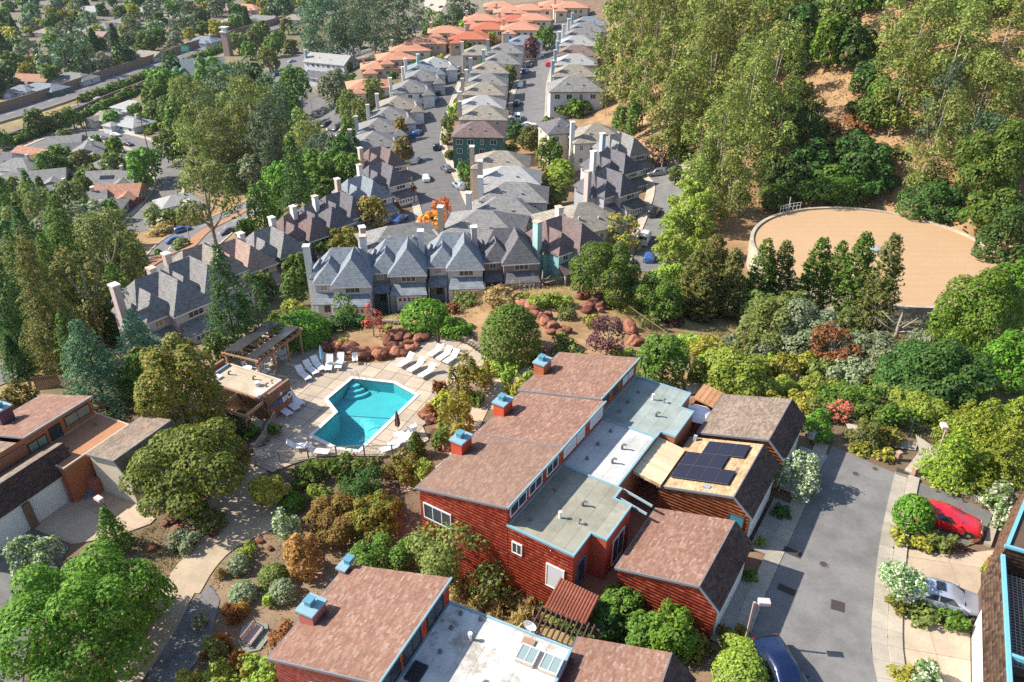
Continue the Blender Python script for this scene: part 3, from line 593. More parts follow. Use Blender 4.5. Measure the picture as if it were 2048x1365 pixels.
for (c, r) in [(0, 0), (1, 0), (2, 0), (3, 0), (0, 1), (1, 1), (2, 1), (1, 2), (2, 2), (3, 2)]:
    x0, y0 = 6.75 + c * 1.0, 10.75 + r * 1.66; z = lambda x: 3.85 + (x - 6.3) * sl_ + .2
    p = MB().hull_quad_prism([(x0, y0, z(x0)), (x0 + .97, y0, z(x0 + .97)), (x0 + .97, y0 + 1.63, z(x0 + .97)), (x0, y0 + 1.63, z(x0))], .05).build('solar_panel', PV, G2)
    MB().bar((x0, y0, z(x0) + .005), (x0 + .97, y0, z(x0 + .97) + .005), .025, .02).bar((x0, y0, z(x0) + .005), (x0, y0 + 1.63, z(x0) + .005), .025, .02).build('rim', plain('panel_rim', (.10, .10, .11), .4), p)
MB().box(9.2, 9.7, 10.15, 10.5, 4.7, 4.95).box(6.5, 6.75, 15.7, 15.95, 3.9, 4.45).build('roof_vent', plain('grey_vent', (.3, .33, .36)), G2)
MB().box(10.6, 11.1, 12.5, 13.0, 5.1, 5.22).build('hatch', plain('hatch_grey', (.25, .18, .14)), G2)
# ---- second townhouse, at the bottom of the picture
OB = (-12.896, 26.727, 0); RZB = -R(25)
TB = thing('townhouse', 'pinkish red townhouse at the bottom edge with stained white flat roof', 'townhouse', OB, RZB, 'red townhouses of the complex')
w = MB(); w.v += [(0, 0, -5), (7, 0, -5), (7, 0, 6.35), (0, 0, 4.15), (0, 7.0, -5), (7, 7, -5), (7, 7, 6.35), (0, 7, 4.15)]
w.f += [(0, 1, 2, 3), (1, 5, 6, 2), (5, 4, 7, 6), (4, 0, 3, 7)]; PKW = plain('pink_red_wall', (.40, .12, .095), .85, .15); wb = w.build('wall', PKW, TB)
tabs('shingles', (0, -.003, -4), (1, 0, 0), (0, 0, 1), (0, -1, 0), [(0, 0), (7, 0), (7, 10.2), (0, 8.1)], .25, .27, .009, PINKSH, wb)
tabs('shingles', (7.003, 0, 4.7), (0, 1, 0), (0, 0, 1), (1, 0, 0), [(0, 0), (7, 0), (7, 1.6), (0, 1.6)], .25, .27, .009, REDSH, wb)
sloped_roof(TB, -.15, 7.1, -.2, 7.1, 4.3, 6.5, ROOFR, edge=TEAL); near_chimney(TB, .0, 2.3, 3.6, 5.35, PINKSH, 1.0, 1.2); near_chimney(TB, -.3, 6.3, 3.6, 4.6, PINKSH, .5, .5)
for yc in (.9, 3.0, 5.4): win(TB, (7.03, yc, 5.5), XU, XN, 1.7, 1.2, DARK, None, 1)
fb = [(7.05, -7), (14.5, -7), (14.5, 6.95), (7.05, 6.95)]; WHR = stained('stained_white_roof', (.66, .65, .62))
flat_wing(TB, fb, -4, 4.58, PKW, WHR, (1.05, 16)); pipes(TB, [(8.0, 5.4, 2), (8.2, 3.8, 2), (9.3, 5.2, 0), (8.0, 6.5, 2), (9.2, 6.6, 2), (11.2, 3.0, 1), (10.6, 1.8, 3)], 4.62)
for (x, y) in ((12.1, 5.02), (13.45, 5.02)):
    s = MB().box(x - .05, x + 1.0, y - .05, y + 1.05, 4.6, 4.82).build('skylight', plain('pale_brown_curb', (.5, .42, .33)), TB); win(TB, (x + .47, y + .5, 4.86), (1, 0, 0), (0, 0, 1), 1.0, 1.0, plain('alu', (.55, .55, .55), .4), glossy('skylight_glass', (.25, .33, .33), .1), 1, v=(0, 1, 0), name='skylight_light')
MB().box(7.3, 8.1, 1.6, 2.75, 4.6, 4.78).build('roof_hatch', DARK, TB); MB().box(11.9, 12.6, 6.15, 6.6, 4.6, 4.72).build('roof_patch', plain('brown_patch', (.33, .2, .13)), TB)
w = MB(); w.v += [(2.6, -6, -5), (7, -6, -5), (7, -6, 5.2), (2.6, -6, 3.6), (2.6, -.02, -5), (7, -.02, -5), (7, -.02, 5.2), (2.6, -.02, 3.6)]; w.f += [(0, 1, 2, 3), (1, 5, 6, 2), (4, 0, 3, 7), (3, 2, 6, 7)]
w.build('lower_wall', PKW, TB); sloped_roof(TB, 2.5, 7.05, -6, -.05, 3.7, 5.2, ROOFR, name='lower_roof')
garage(OB, RZB, -1, 8.25, 14.55, 19.6, 21.0, 3.95, 5.45, 4.1, 1.2, ROOFR, ROOFD, PINKSH, PKW, 'brown roofed garage at the bottom edge beside the white flat roof', end_tab=False)
pg = thing('pergola', 'dark slatted wooden pergola behind the white flat roof', 'pergola', OB, RZB)
PW = plain('weathered_dark_wood', (.10, .06, .045), .85, .3)
for i in range(11): x = 11.75 + i * .32; MB().bar((x, 7.55, 3.85), (x, 9.55, 3.85), .07, .18).build('slat', PW, pg)
for y in (7.7, 8.6, 9.4): MB().bar((11.5, y, 3.7), (15.3, y, 3.7), .09, .2).build('beam', PW, pg)
for x, y in ((11.6, 9.4), (15.2, 9.4), (15.2, 7.7)): MB().box(x - .07, x + .07, y - .07, y + .07, -.5, 3.6).build('post', PW, pg)
dsh = thing('satellite_dish', 'small pale satellite dish on the edge of the white flat roof', 'satellite dish', tuple(np.array(OB) + np.array([math.cos(RZB) * 12.1 - math.sin(RZB) * 7.0, math.sin(RZB) * 12.1 + math.cos(RZB) * 7.0, 4.65])), RZB)
MB().bar((0, 0, 0), (0, 0, .6), .05).build('mast', WHITE, dsh); dm = MB(); rr = [(.0, 0), (.15, .015), (.3, .06), (.4, .12)]
for i in range(3):
    for j in range(12):
        t0, t1 = 2 * math.pi * j / 12, 2 * math.pi * (j + 1) / 12; pp = lambda r, h, t: (r * math.cos(t) - .0, -.05 - h * .9, .75 + r * math.sin(t)); dm.quad(pp(*rr[i], t0), pp(*rr[i], t1), pp(*rr[i + 1], t1), pp(*rr[i + 1], t0))
dm.build('reflector', WHITE, dsh)
# ---- third townhouse, at the left edge
OC = (-39.03, 45.506, 0); RZC = -R(25)
TC = thing('townhouse', 'orange walled townhouse at the left edge with timber roof deck', 'townhouse', OC, RZC, 'red townhouses of the complex')
w = MB(); X0, X1, Y0, Y1 = -8.8, -2.1, -6, 9.4
w.v += [(X0, Y0, -5), (X1, Y0, -5), (X1, Y0, 1.45), (X0, Y0, -.3), (X0, Y1, -5), (X1, Y1, -5), (X1, Y1, 1.45), (X0, Y1, -.3)]; w.f += [(0, 1, 2, 3), (1, 5, 6, 2), (5, 4, 7, 6), (4, 0, 3, 7)]
w.build('wall', ORWALL, TC); sloped_roof(TC, X0 - .15, X1 + .1, 3.1, Y1 + .15, -.2, 1.6, ROOFR, edge=plain('grey_gutter', (.3, .33, .36))); sloped_roof(TC, X0 - .15, X1 + .1, Y0, 3.05, -.8, 1.0, ROOFG)
near_chimney(TC, -8.0, 4.4, -.8, 1.6, plain('purple_wall', (.13, .06, .08)), 1.0, 1.2)
win(TC, (X1 + .04, 7.9, .65), XU, XN, 2.4, .9, plain('dark_brown_frame', (.1, .06, .05)), plain('green_grey_glass', (.25, .27, .20), .3), 1)
win(TC, (X1 + .04, 4.0, .3), XU, XN, 1.6, .9, DARK, plain('green_grey_glass', (.25, .27, .20), .3), 1); win(TC, (X1 + .04, 5.7, .3), XU, XN, 1.0, 1.3, DARK, None, 1)
fc = [(X1 + .02, 3.2), (1.75, 3.2), (1.75, 9.6), (X1 + .02, 9.6)]; DECKW = plain('red_brown_deck', (.40, .19, .10), .85, .25)
flat_wing(TC, fc, -5, -.42, ORWALL, DECKW, (.3, 12), 0, plain('tan_trim', (.5, .4, .28))); flat_wing(TC, [(X1 + .02, -5), (-.6, -5), (-.6, 3.1), (X1 + .02, 3.1)], -5, -.5, ORWALL, FR2)
pipes(TC, [(-.2, 5.1, 2), (-.9, 8.4, 2)], -.38)
MB().box(1.2, 2.6, 4.5, 5.2, -4.5, -2.6).box(1.2, 1.4, 3.0, 5.2, -4.5, -1.6).build('entry_wall', PKW, TC)
for k in range(5): MB().box(.9, 2.2, 4.62 + k * .3 - .9, 4.9 + k * .3 - .9, -4.3, -4.0 + k * .22).build('step', plain('blue_grey_step', (.2, .24, .3)), TC)
garage(OC, RZC, -3.8 + .3, 4.45, -4.3, .35, 1.15, -.9, .75, -1.2, -4.1, ROOFG, ROOFD, ORSH, PKW, 'purple roofed garage with white door and brick pier, left edge', end_tab=False)
garage(OC, RZC, 5.2, 10.9, 2.3, 5.5, 6.7, -.1, .35, -1.3, -4.1, ROOFG, ROOFG, ORSH, plain('cream_wall', (.6, .52, .4)), 'garage with grey brown shingled roof behind the leaning tree', end_tab=False)
pr = MB().box(.6, 1.25, -.45, .15, -4.2, -1.6); pr.build('brick_pier', plain('brick_pier', (.22, .14, .10), .9, .4, 6, bmp=.5), TC)
# ---- brown shingled building at the right edge
q = P(1985, 1230, 4.0); TD = thing('townhouse', 'dark brown shingled building with blue trim at the right edge', 'townhouse', (0, 0, 0), 0, 'red townhouses of the complex')
def q3(px, py, z): return P(px, py, z)
EA = np.array([math.sin(R(27)), math.cos(R(27)), 0]); EB = np.array([math.cos(R(27)), -math.sin(R(27)), 0]); OD = P(1944, 1255, 1.2)
TD.location = tuple(OD); TD.rotation_euler = (0, 0, -R(27))
# local: x away from the street, y along it
BRW = plain('brown_wall', (.11, .065, .045), .85, .25)
MB().box(.1, .6, -9, 2.2, -.3, 2.6).box(.6, 12, -9, 2.28, -.3, 2.6).build('wall', BRW, TD)
dr = MB().box(0, .1, -6.2, -.3, 0, 2.35).build('garage_door', WHITE, TD)
for i in range(4):
    for j in range(5): MB().box(-.03, 0, -6.15 + j * 1.18 + .03, -6.15 + j * 1.18 + 1.13, i * .585 + .03, i * .585 + .56).build('panel', WHITE, dr)
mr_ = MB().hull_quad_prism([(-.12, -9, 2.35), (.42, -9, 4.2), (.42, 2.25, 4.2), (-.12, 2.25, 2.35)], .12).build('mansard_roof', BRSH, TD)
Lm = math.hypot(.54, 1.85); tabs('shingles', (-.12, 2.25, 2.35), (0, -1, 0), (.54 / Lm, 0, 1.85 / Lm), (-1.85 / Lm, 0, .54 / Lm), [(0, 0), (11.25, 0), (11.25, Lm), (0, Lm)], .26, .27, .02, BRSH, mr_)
def prism8(lo, hi): m_ = MB(); m_.v = [tuple(q) for q in lo + hi]; m_.f = [(3, 2, 1, 0), (4, 5, 6, 7), (0, 1, 5, 4), (1, 2, 6, 5), (2, 3, 7, 6), (3, 0, 4, 7)]; return m_
up = prism8([(.3, 2.3, -.3), (12, 2.3, -.3), (12, 10.4, -.3), (2.1, 10.4, -.3)], [(.5, 2.3, 4.95), (12, 2.3, 4.95), (12, 10.4, 4.95), (2.4, 10.4, 4.95)]).build('upper_wall', BRW, TD); tabs('shingles', (.5, 2.297, 2.7), (1, 0, 0), (0, 0, 1), (0, -1, 0), [(0, 0), (6, 0), (6, 2.3), (0, 2.3)], .26, .27, .025, BRSH, up)
uo = np.array([2.0, 10.4, 2.0]); ud = np.array([.05, 2.3, 2.0]) - uo; ul = np.linalg.norm(ud); vv_ = np.array([.42, -.1, 2.95]); vl_ = np.linalg.norm(vv_); nn3 = np.cross(ud, vv_); nn3 /= np.linalg.norm(nn3); nn3 = nn3 if nn3[0] < 0 else -nn3
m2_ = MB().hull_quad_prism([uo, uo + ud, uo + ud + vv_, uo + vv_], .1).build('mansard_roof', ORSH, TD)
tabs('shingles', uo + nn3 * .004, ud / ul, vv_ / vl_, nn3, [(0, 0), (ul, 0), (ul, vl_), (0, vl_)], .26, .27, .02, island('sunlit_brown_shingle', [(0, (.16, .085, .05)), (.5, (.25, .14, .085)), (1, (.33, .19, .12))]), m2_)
BT = plain('bright_blue_trim', (.16, .42, .56), .5, .12)
MB().box(.38, .58, -9, 2.2, 4.2, 4.4).build('parapet_trim', BT, TD); MB().box(.35, 12, 2.12, 2.29, 4.95, 5.13).bar((.52, 2.35, 5.04), (2.45, 10.4, 5.04), .2, .18).build('roof_trim', BT, TD); MB().box(.6, 12, -5.6, -5.4, 4.1, 4.36).build('deck_trim', BT, TD)
MB().box(.6, .7, -9, 2.2, 2.6, 4.2).build('parapet_inner', plain('dark_blue_inner', (.05, .10, .13), .7), TD)
dk = MB().box(.72, 12, -5.38, 2.2, 2.9, 3.0).build('roof_deck', BRW, TD)
for i in range(28): y = -5.36 + i * .265; MB().box(2.1, 9, y, y + .25, 3.0, 3.035).build('plank', plain('grey_plank', (.33, .29, .25), .85, .25), dk)
lat = MB()
for i in range(31): y = -5.2 + i * .23; lat.bar((.95, y, 3.35), (1.95, y, 3.35), .035, .03)
for i in range(5): x = .97 + i * .23; lat.bar((x, -5.25, 3.38), (x, 1.8, 3.38), .035, .03)
lat.build('lattice', plain('grey_lattice', (.36, .34, .30)), TD, kind='stuff')
for (x, y) in ((2.9, -1.2), (2.7, -3.0)):
    c = thing('deck_chair', 'weathered wooden chair on the roof deck ' + ('near the shingled wall' if y > -2 else 'further from the shingled wall'), 'chair', tuple(OD + EB * x + EA * y + np.array([0, 0, 3.04])), R(60 if y > -2 else 20), 'wooden chairs on the roof deck')
    pw = plain('pale_weathered_wood', (.46, .38, .31), .8, .2)
    for k in range(5): MB().box(-.35, .35, -.4 + k * .16, -.27 + k * .16, .36, .39).build('seat_slat', pw, c)
    for k in range(5): MB().bar((-.3 + k * .15, .35, .36), (-.32 + k * .16, .75, 1.05), .12, .03).build('back_slat', pw, c)
    for sx in (-.38, .38): MB().box(sx - .05, sx + .05, -.45, .4, .55, .58).build('armrest', pw, c); MB().box(sx - .04, sx + .04, -.42, -.34, 0, .55).build('leg', pw, c); MB().box(sx - .04, sx + .04, .3, .38, 0, .55).build('leg', pw, c)
# ------------------------------------------------------------------ street of the near townhouses
fa = lambda a, b: (OA[0] + math.sin(R(32.6)) * a + math.cos(R(32.6)) * b, OA[1] + math.cos(R(32.6)) * a - math.sin(R(32.6)) * b)
def flat(name, poly, z, mat, kind='structure', step=1.5):
    mb = MB()
    for q in cells(poly, step): mb.face([(x, y, z) for x, y in q])
    return mb.build(name, mat, None, kind=kind)
RP = lambda L: [tuple(P(a, b, 1.2)[:2]) for a, b in L]
flat('road', RP([(1425, 1480), (1532, 1190), (1624, 985), (1663, 893), (1790, 948), (1757, 1100), (1745, 1200), (1742, 1300), (1760, 1400), (1775, 1480)]), 1.26, ASPH)
GUT = concrete('gutter_concrete', (.37, .33, .27), .25)
gl = [P(a, b, 1.2)[:2] for a, b in [(1425, 1480), (1532, 1190), (1624, 985), (1658, 893)]]; gl = resample(np.array(gl), 1.2)
strip('gutter', gl, -1.0, 0, GUT, .0, 2); 
gr_ = resample(smooth_path([P(a, b, 1.2)[:2] for a, b in [(1790, 945), (1772, 1020), (1757, 1100), (1746, 1200), (1743, 1300), (1762, 1400), (1780, 1480)]]), 1.2)
def slabstrip(name, p, w0, w1, z, th, mat, lab, n=1):
    r = thing(name, lab, name, (0, 0, 0)); del r['category']; r['kind'] = 'structure'; a = offset(p, w0); b = offset(p, w1)
    for i in range(0, len(p) - 1):
        q = [a[i], b[i], b[i + 1], a[i + 1]]; c = sum(q) / 4; MB().prism([tuple(c + (x - c) * .988) for x in q], z - th, z + random.uniform(-.004, .004)).build('slab', mat, r)
    return r
slabstrip('gutter', gr_, -.9, .0, 1.29, .2, GUT, 'pale concrete gutter along the right side of the street')
slabstrip('pavement', gr_, -1.7, -.92, 1.38, .3, CONCL, 'pale concrete pavement edge along the right side of the street')
slabstrip('gutter', gl, -1.05, -.02, 1.29, .2, GUT, 'shaded concrete gutter before the garages')
# drives before the garages
dv = thing('driveway', 'shaded concrete drives before the garages', 'driveway'); del dv['category']; dv['kind'] = 'structure'
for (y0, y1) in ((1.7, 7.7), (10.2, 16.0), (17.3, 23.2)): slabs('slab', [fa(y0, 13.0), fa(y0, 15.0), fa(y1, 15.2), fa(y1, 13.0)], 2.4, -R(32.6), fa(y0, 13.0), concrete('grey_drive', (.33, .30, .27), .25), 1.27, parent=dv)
# parking bay and drives on the right
flat('parking_bay', RP([(1800, 955), (1890, 985), (1985, 1030), (1960, 1085), (1930, 1095), (1790, 1050)]), 1.28, ASPH)
kb = resample(np.array(RP([(1808, 945), (1900, 978), (1990, 1022), (1966, 1090)])), 1.1); slabstrip('kerb', kb, -.45, 0, 1.42, .3, CONCL, 'concrete kerb around the parking bay')
db = thing('driveway', 'tan concrete drives and parking slabs on the right of the street', 'driveway'); del db['category']; db['kind'] = 'structure'
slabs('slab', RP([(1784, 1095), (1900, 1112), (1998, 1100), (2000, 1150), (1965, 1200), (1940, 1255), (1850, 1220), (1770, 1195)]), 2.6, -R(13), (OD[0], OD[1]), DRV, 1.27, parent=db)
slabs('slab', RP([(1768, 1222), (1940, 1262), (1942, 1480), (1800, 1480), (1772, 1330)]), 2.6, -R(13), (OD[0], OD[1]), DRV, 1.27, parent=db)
flat('path', RP([(1830, 870), (1880, 905), (1862, 948), (1812, 938), (1838, 905)]), 1.3, CONCL)
flat('path', [tuple(P(a, b, 1.0)[:2]) for a, b in [(1690, 850), (1700, 875), (1760, 895), (1830, 905), (1835, 890), (1770, 878), (1715, 855)]], 1.2, CONCL)
for (px, py, sx, sy, rz, nm, lab) in [(1804, 946, .9, .9, -33, 'drain_grate', 'square drain grate beside the far kerb'), (1675, 1212, .8, .8, -22, 'drain_grate', 'square dark drain grate in the sunlit road'), (1573, 1180, 1.1, .55, -35, 'drain_grate', 'long drain grate in the garage shadow'), (1585, 1105, 1.2, .6, -35, 'drain_grate', 'grey drain grate by the left gutter'), (1793, 1098, .5, .22, -20, 'drain_grate', 'small slot drain at the head of the upper drive')]:
    o = thing(nm, lab, 'drain grate', P(px, py, 1.27), R(rz), 'drain grates'); MB().box(-sx / 2, sx / 2, -sy / 2, sy / 2, 0, .02).build('frame', plain('rusty_iron', (.10, .075, .06), .7, .3), o)
    for k in range(6): y = -sy / 2 + (k + .5) * sy / 6; MB().box(-sx / 2 + .04, sx / 2 - .04, y - sy / 30, y + sy / 30, .02, .035).build('bar', DARK, o)
for i, (px, py, r) in enumerate([(1711, 948, .3), (1750, 938, .25), (1647, 1129, .33), (1781, 1276, .25)]):
    o = thing('manhole_cover', ['round manhole cover, left of the pair at the far end', 'round manhole cover, right of the pair at the far end', 'round manhole cover in the middle of the road', 'small round cover in the lower drive'][i], 'manhole cover', P(px, py, 1.27), 0, 'manhole covers')
    MB().lathe([(r, 0), (r, .015)], 16).build('ring', plain('pale_ring', (.2, .18, .16)), o); MB().lathe([(r * .78, .015), (r * .75, .025)], 16).build('lid', plain('dark_lid', (.07, .06, .055), .6), o)
def lamp(px, py, z, rz, lab, h=3.4, mat=None):
    o = thing('street_lamp', lab, 'street lamp', (*P(px, py, z)[:2], z), rz, 'box headed street lamps'); m = mat or plain('pinkish_lamp_post', (.42, .30, .27), .6)
    MB().box(-.06, .06, -.06, .06, -.1, h).build('post', m, o); MB().bar((0, 0, h - .1), (.45, 0, h - .05), .06).build('arm', m, o); MB().box(.2, .85, -.2, .2, h - .05, h + .18).build('lamp_head', plain('pink_lamp_head', (.62, .45, .44), .5), o); MB().box(.28, .78, -.14, .14, h - .075, h - .05).build('lens', glossy('lamp_lens', (.6, .58, .5), .2), o)
lamp(1489, 1290, 1.2, R(-5), 'pinkish box headed lamp beside the navy car', 3.7); lamp(1860, 950, 1.2, R(80), 'box headed lamp at the head of the street by yellow green shrubs', 4.2)
q = (230, 1052); lamp(236, 1085, -4, R(150), 'dark box headed lamp beside the small pine on the left', 4.2, plain('brown_lamp', (.16, .12, .1)))
for i, (px, py) in enumerate([(1795, 918), (1828, 950), (1904, 968), (1945, 983)]):
    z = float(tz(*P(px, py, 1.3)[:2])); o = thing('bollard', ['squat timber bollard at the head of the road', 'timber bollard at the path gate', 'brown timber bollard left of pair beneath yellow green shrubs', 'brown timber bollard right of pair beneath yellow green shrubs'][i], 'bollard', (*P(px, py, 1.3)[:2], z), .4, 'timber bollards')
    MB().box(-.16, .16, -.16, .16, -.2, .75).build('post', plain('bollard_wood', (.32, .2, .14), .85, .3), o); MB().box(-.18, .18, -.18, .18, .75, .82).build('cap', plain('bollard_cap', (.42, .3, .22)), o)
o = thing('wheel_stop', 'white painted wheel stop before the red car', 'wheel stop', P(1967, 1008, 1.29), R(-75)); MB().box(-.7, .7, -.1, .1, 0, .14).build('block', WHITE, o)
o = thing('mailbox', 'grey metal box on a post at the corner of the far garage', 'mailbox', P(1623, 885, 1.25), -RZA); MB().box(-.35, .35, -.25, .25, .5, 1.1).build('box', plain('galvanised', (.5, .5, .52), .4), o); MB().box(-.08, .08, -.08, .08, -.2, .5).build('post', DARK, o)

# ------------------------------------------------------------------ pool court
OP = np.array([-18.49, 56.68]); AP = R(23); pa, pb = np.array([math.sin(AP), math.cos(AP)]), np.array([math.cos(AP), -math.sin(AP)])
def pw(a, b): q = OP + pa * a + pb * b; return (float(q[0]), float(q[1]))
POOL = [(0, 0), (-.6, 3.0), (-.2, 5.04), (9.4, 5.54), (10.4, 2.44), (9.5, -1.9), (5.4, -2.1), (3.98, .04)]
PW_ = [pw(*q) for q in POOL]
if area(PW_) < 0: PW_ = PW_[::-1]
ccw = lambda p: p if area(p) > 0 else p[::-1]
ring = lambda p, d: (lambda L: L)([tuple(q) for q in offset_poly(p, d)])
def offset_poly(p, d):
    p = [np.array(q) for q in p]; n = len(p); out = []
    for i in range(n):
        a, b, c = p[i - 1], p[i], p[(i + 1) % n]; e1 = (b - a) / np.linalg.norm(b - a); e2 = (c - b) / np.linalg.norm(c - b); n1 = np.array([e1[1], -e1[0]]); n2 = np.array([e2[1], -e2[0]]); m = n1 + n2; m = m / (1 + n1 @ n2); out.append(b + m * d)
    return out
COP = ring(PW_, .38)
# two convex halves of the coping outline for cutting the deck
def idx_of(i): return COP[i]
oi_ = {tuple(np.round(PW_[k], 4)): k for k in range(8)}; ix = [oi_[tuple(np.round(pw(*q), 4))] for q in POOL]
half1 = ccw([COP[ix[7]], COP[ix[3]], COP[ix[4]], COP[ix[5]], COP[ix[6]]]); half2 = ccw([COP[ix[0]], COP[ix[1]], COP[ix[2]], COP[ix[3]], COP[ix[7]]])
deck = thing('pool_deck', 'pool court of square concrete slabs', 'deck', (0, 0, 0)); del deck['category']; deck['kind'] = 'structure'
slabs('slab', DECK, (1.75, 1.75), -AP, pw(0, 0), SLAB, DZ, .055, .2, deck, [half1, half2])
skp = ccw(list(DECK)); mb = MB()
for i in range(len(skp)): a, b = skp[i], skp[(i + 1) % len(skp)]; mb.quad((*a, DZ - 2.5), (*b, DZ - 2.5), (*b, DZ - .05), (*a, DZ - .05))
for q in cells(skp, 1.75, -AP, pw(0, 0)):
    pcs = [q]
    for cv in (half1, half2):
        nx_ = []
        for rest in pcs:
            for e in range(len(cv)):
                o_ = clip(rest, cv[(e + 1) % len(cv)], cv[e])
                if len(o_) > 2 and abs(area(o_)) > .01: nx_.append(o_)
                rest = clip(rest, cv[e], cv[(e + 1) % len(cv)])
                if len(rest) < 3: break
        pcs = nx_
    for r_ in pcs: mb.face([(x, y, DZ - .06) for x, y in r_])
mb.build('joint_bed', GAP, deck)
pool = thing('swimming_pool', 'angular turquoise swimming pool with white coping', 'swimming pool', (0, 0, 0)); pool.location = (0, 0, 0)
PLA = plain('aqua_plaster', (.085, .40, .43), .6, .16, 1.2); COPM = plain('white_coping', (.62, .61, .58), .6, .08)
n = 8; mb = MB()
for i in range(n):
    j = (i + 1) % n; mb.prism([PW_[i], COP[i], COP[j], PW_[j]], DZ - .15, DZ + .05)
mb.build('coping', COPM, pool)
ZB1, ZB2 = DZ - 1.25, DZ - 2.5; sh = MB(); inner = PW_
for i in range(n): j = (i + 1) % n; a, b = PW_[i], PW_[j]; sh.quad((*b, DZ - 3), (*a, DZ - 3), (*a, DZ + .02), (*b, DZ + .02))
sh.build('pool_wall', PLA, pool); fl = MB()
for q in cells(PW_, .5):
    def zz(x, y):
        v = np.array([x, y]) - OP; a, b = v @ pa, v @ pb; d = math.hypot(a - 1.2, (b - 1.2)); t = np.clip((4.4 - d) / 1.6, 0, 1); return ZB1 - (ZB1 - ZB2) * t * t * (3 - 2 * t)
    fl.face([(x, y, zz(x, y)) for x, y in q])
fl.build('pool_floor', PLA, pool, True)
for k in range(3):
    r = 2.0 - k * .55; c0 = np.array(pw(9.45, -1.85)); arc = [tuple(c0 + (-pa * math.sin(t) + pb * math.cos(t)) * r) for t in np.linspace(.12, 1.48, 9)]; MB().prism([tuple(c0)] + arc, DZ - 1.3, DZ - .95 + k * .3).build('step', plain('pale_aqua_step', (.12, .46, .49), .6), pool)
m, t, b, nn, ll = nt('pool_water'); tr = nn.new('ShaderNodeBsdfTransparent'); tr.inputs[0].default_value = (.72, .97, .975, 1); gl2 = nn.new('ShaderNodeBsdfGlossy'); gl2.inputs['Roughness'].default_value = .03; fr = nn.new('ShaderNodeLayerWeight'); fr.inputs[0].default_value = .5; pwn = nn.new('ShaderNodeMath'); pwn.operation = 'POWER'; pwn.inputs[1].default_value = 5; ll.new(fr.outputs['Facing'], pwn.inputs[0]); sa = nn.new('ShaderNodeMath'); sa.operation = 'MULTIPLY_ADD'; sa.inputs[1].default_value = .96; sa.inputs[2].default_value = .02; ll.new(pwn.outputs[0], sa.inputs[0]); mx = nn.new('ShaderNodeMixShader')
nz = noise(nn, ll, 1.6, 3, objc(nn)); bp = nn.new('ShaderNodeBump'); bp.inputs['Strength'].default_value = .25; bp.inputs['Distance'].default_value = .08; ll.new(nz, bp.inputs['Height']); ll.new(bp.outputs[0], gl2.inputs['Normal'])
ll.new(sa.outputs[0], mx.inputs[0]); ll.new(tr.outputs[0], mx.inputs[1]); ll.new(gl2.outputs[0], mx.inputs[2]); ll.new(mx.outputs[0], nn['Material Output'].inputs[0])
wt = MB().face([(*q, DZ - .13) for q in PW_]).build('water', m, pool)
MB().tube([(*pw(3.9, 1.0), DZ - .1), (*pw(4.6, 3.4), DZ - .1), (*pw(5.2, 5.3), DZ - .1)], .035, 6).build('lane_rope', plain('dark_blue_rope', (.03, .1, .14)), pool)
STL = glossy('stainless_steel', (.55, .55, .55), .25, .5, .9)
def rail(a, b, d):
    q = np.array(pw(a, b)); r = np.array(d); h = thing('pool_rail', 'bent steel handrail at the ' + ('steps, far corner of the pool' if a > 5 else 'near right corner of the pool'), 'handrail', (*q, DZ), 0, 'pool handrails')
    for s in (-.25, .25):
        o = np.array([-r[1], r[0]]) * s; MB().tube([(o[0] - r[0] * .5, o[1] - r[1] * .5, 0), (o[0] - r[0] * .45, o[1] - r[1] * .45, .75), (o[0], o[1], .85), (o[0] + r[0] * .4, o[1] + r[1] * .4, .6), (o[0] + r[0] * .55, o[1] + r[1] * .55, -.05)], .03, 6).build('tube', STL, h)
rail(9.6, -1.6, -pa * .6 + pb * .8); rail(.6, 5.3, -pb)
# pool house
PH = thing('pool_house', 'brick pool house with gravel flat roof beside the turquoise pool', 'pool house', (*pw(.55, -13.5), DZ), -R(26.5)); PH_R = -R(26.5)
BRK = island('tan_brick', [(0, (.20, .10, .06)), (.5, (.30, .17, .10)), (1, (.36, .22, .14))], .9, 25, .2, .15); BRW2 = plain('brick_wall', (.27, .15, .09), .9, .3, 5, bmp=.4); RDP = plain('red_parapet', (.42, .10, .05), .8, .15)
wl = MB().box(0, 8.6, 0, 3.3, -1.5, 2.4).build('wall', BRW2, PH)
tabs('brick_face', (8.602, 0, -.9), (0, 1, 0), (0, 0, 1), (1, 0, 0), [(0, 0), (3.3, 0), (3.3, 3.75), (0, 3.75)], .24, .09, .008, BRK, wl, .1); tabs('brick_face', (0, -.002, -1.4), (1, 0, 0), (0, 0, 1), (0, -1, 0), [(0, 0), (8.6, 0), (8.6, 3.7), (0, 3.7)], .24, .09, .008, BRK, wl, .1)
MB().box(.2, 8.3, .15, 3.2, 2.402, 2.46).build('flat_roof', concrete('gravel_roof', (.48, .40, .29), .25), PH)
MB().box(8.35, 8.6, -.05, 3.35, 2.4, 3.0).build('parapet', BRW2, PH); MB().box(7.55, 7.7, 0, 3.2, 2.4, 2.75).build('inner_parapet', WHITE, PH); MB().box(7.7, 8.35, .2, 3.1, 2.403, 2.5).build('red_gutter', RDP, PH)
MB().box(-.05, .2, -.05, 3.35, 2.4, 2.9).build('parapet', BRW2, PH); MB().box(.2, .85, .2, 3.1, 2.4, 2.52).build('red_gutter', RDP, PH); MB().box(.85, 1.0, 0, 3.2, 2.4, 2.7).build('inner_parapet', TEAL, PH)
MB().box(1.0, 7.55, 3.2, 3.36, 2.4, 2.62).build('roof_edge', plain('tan_edge', (.55, .45, .34)), PH)
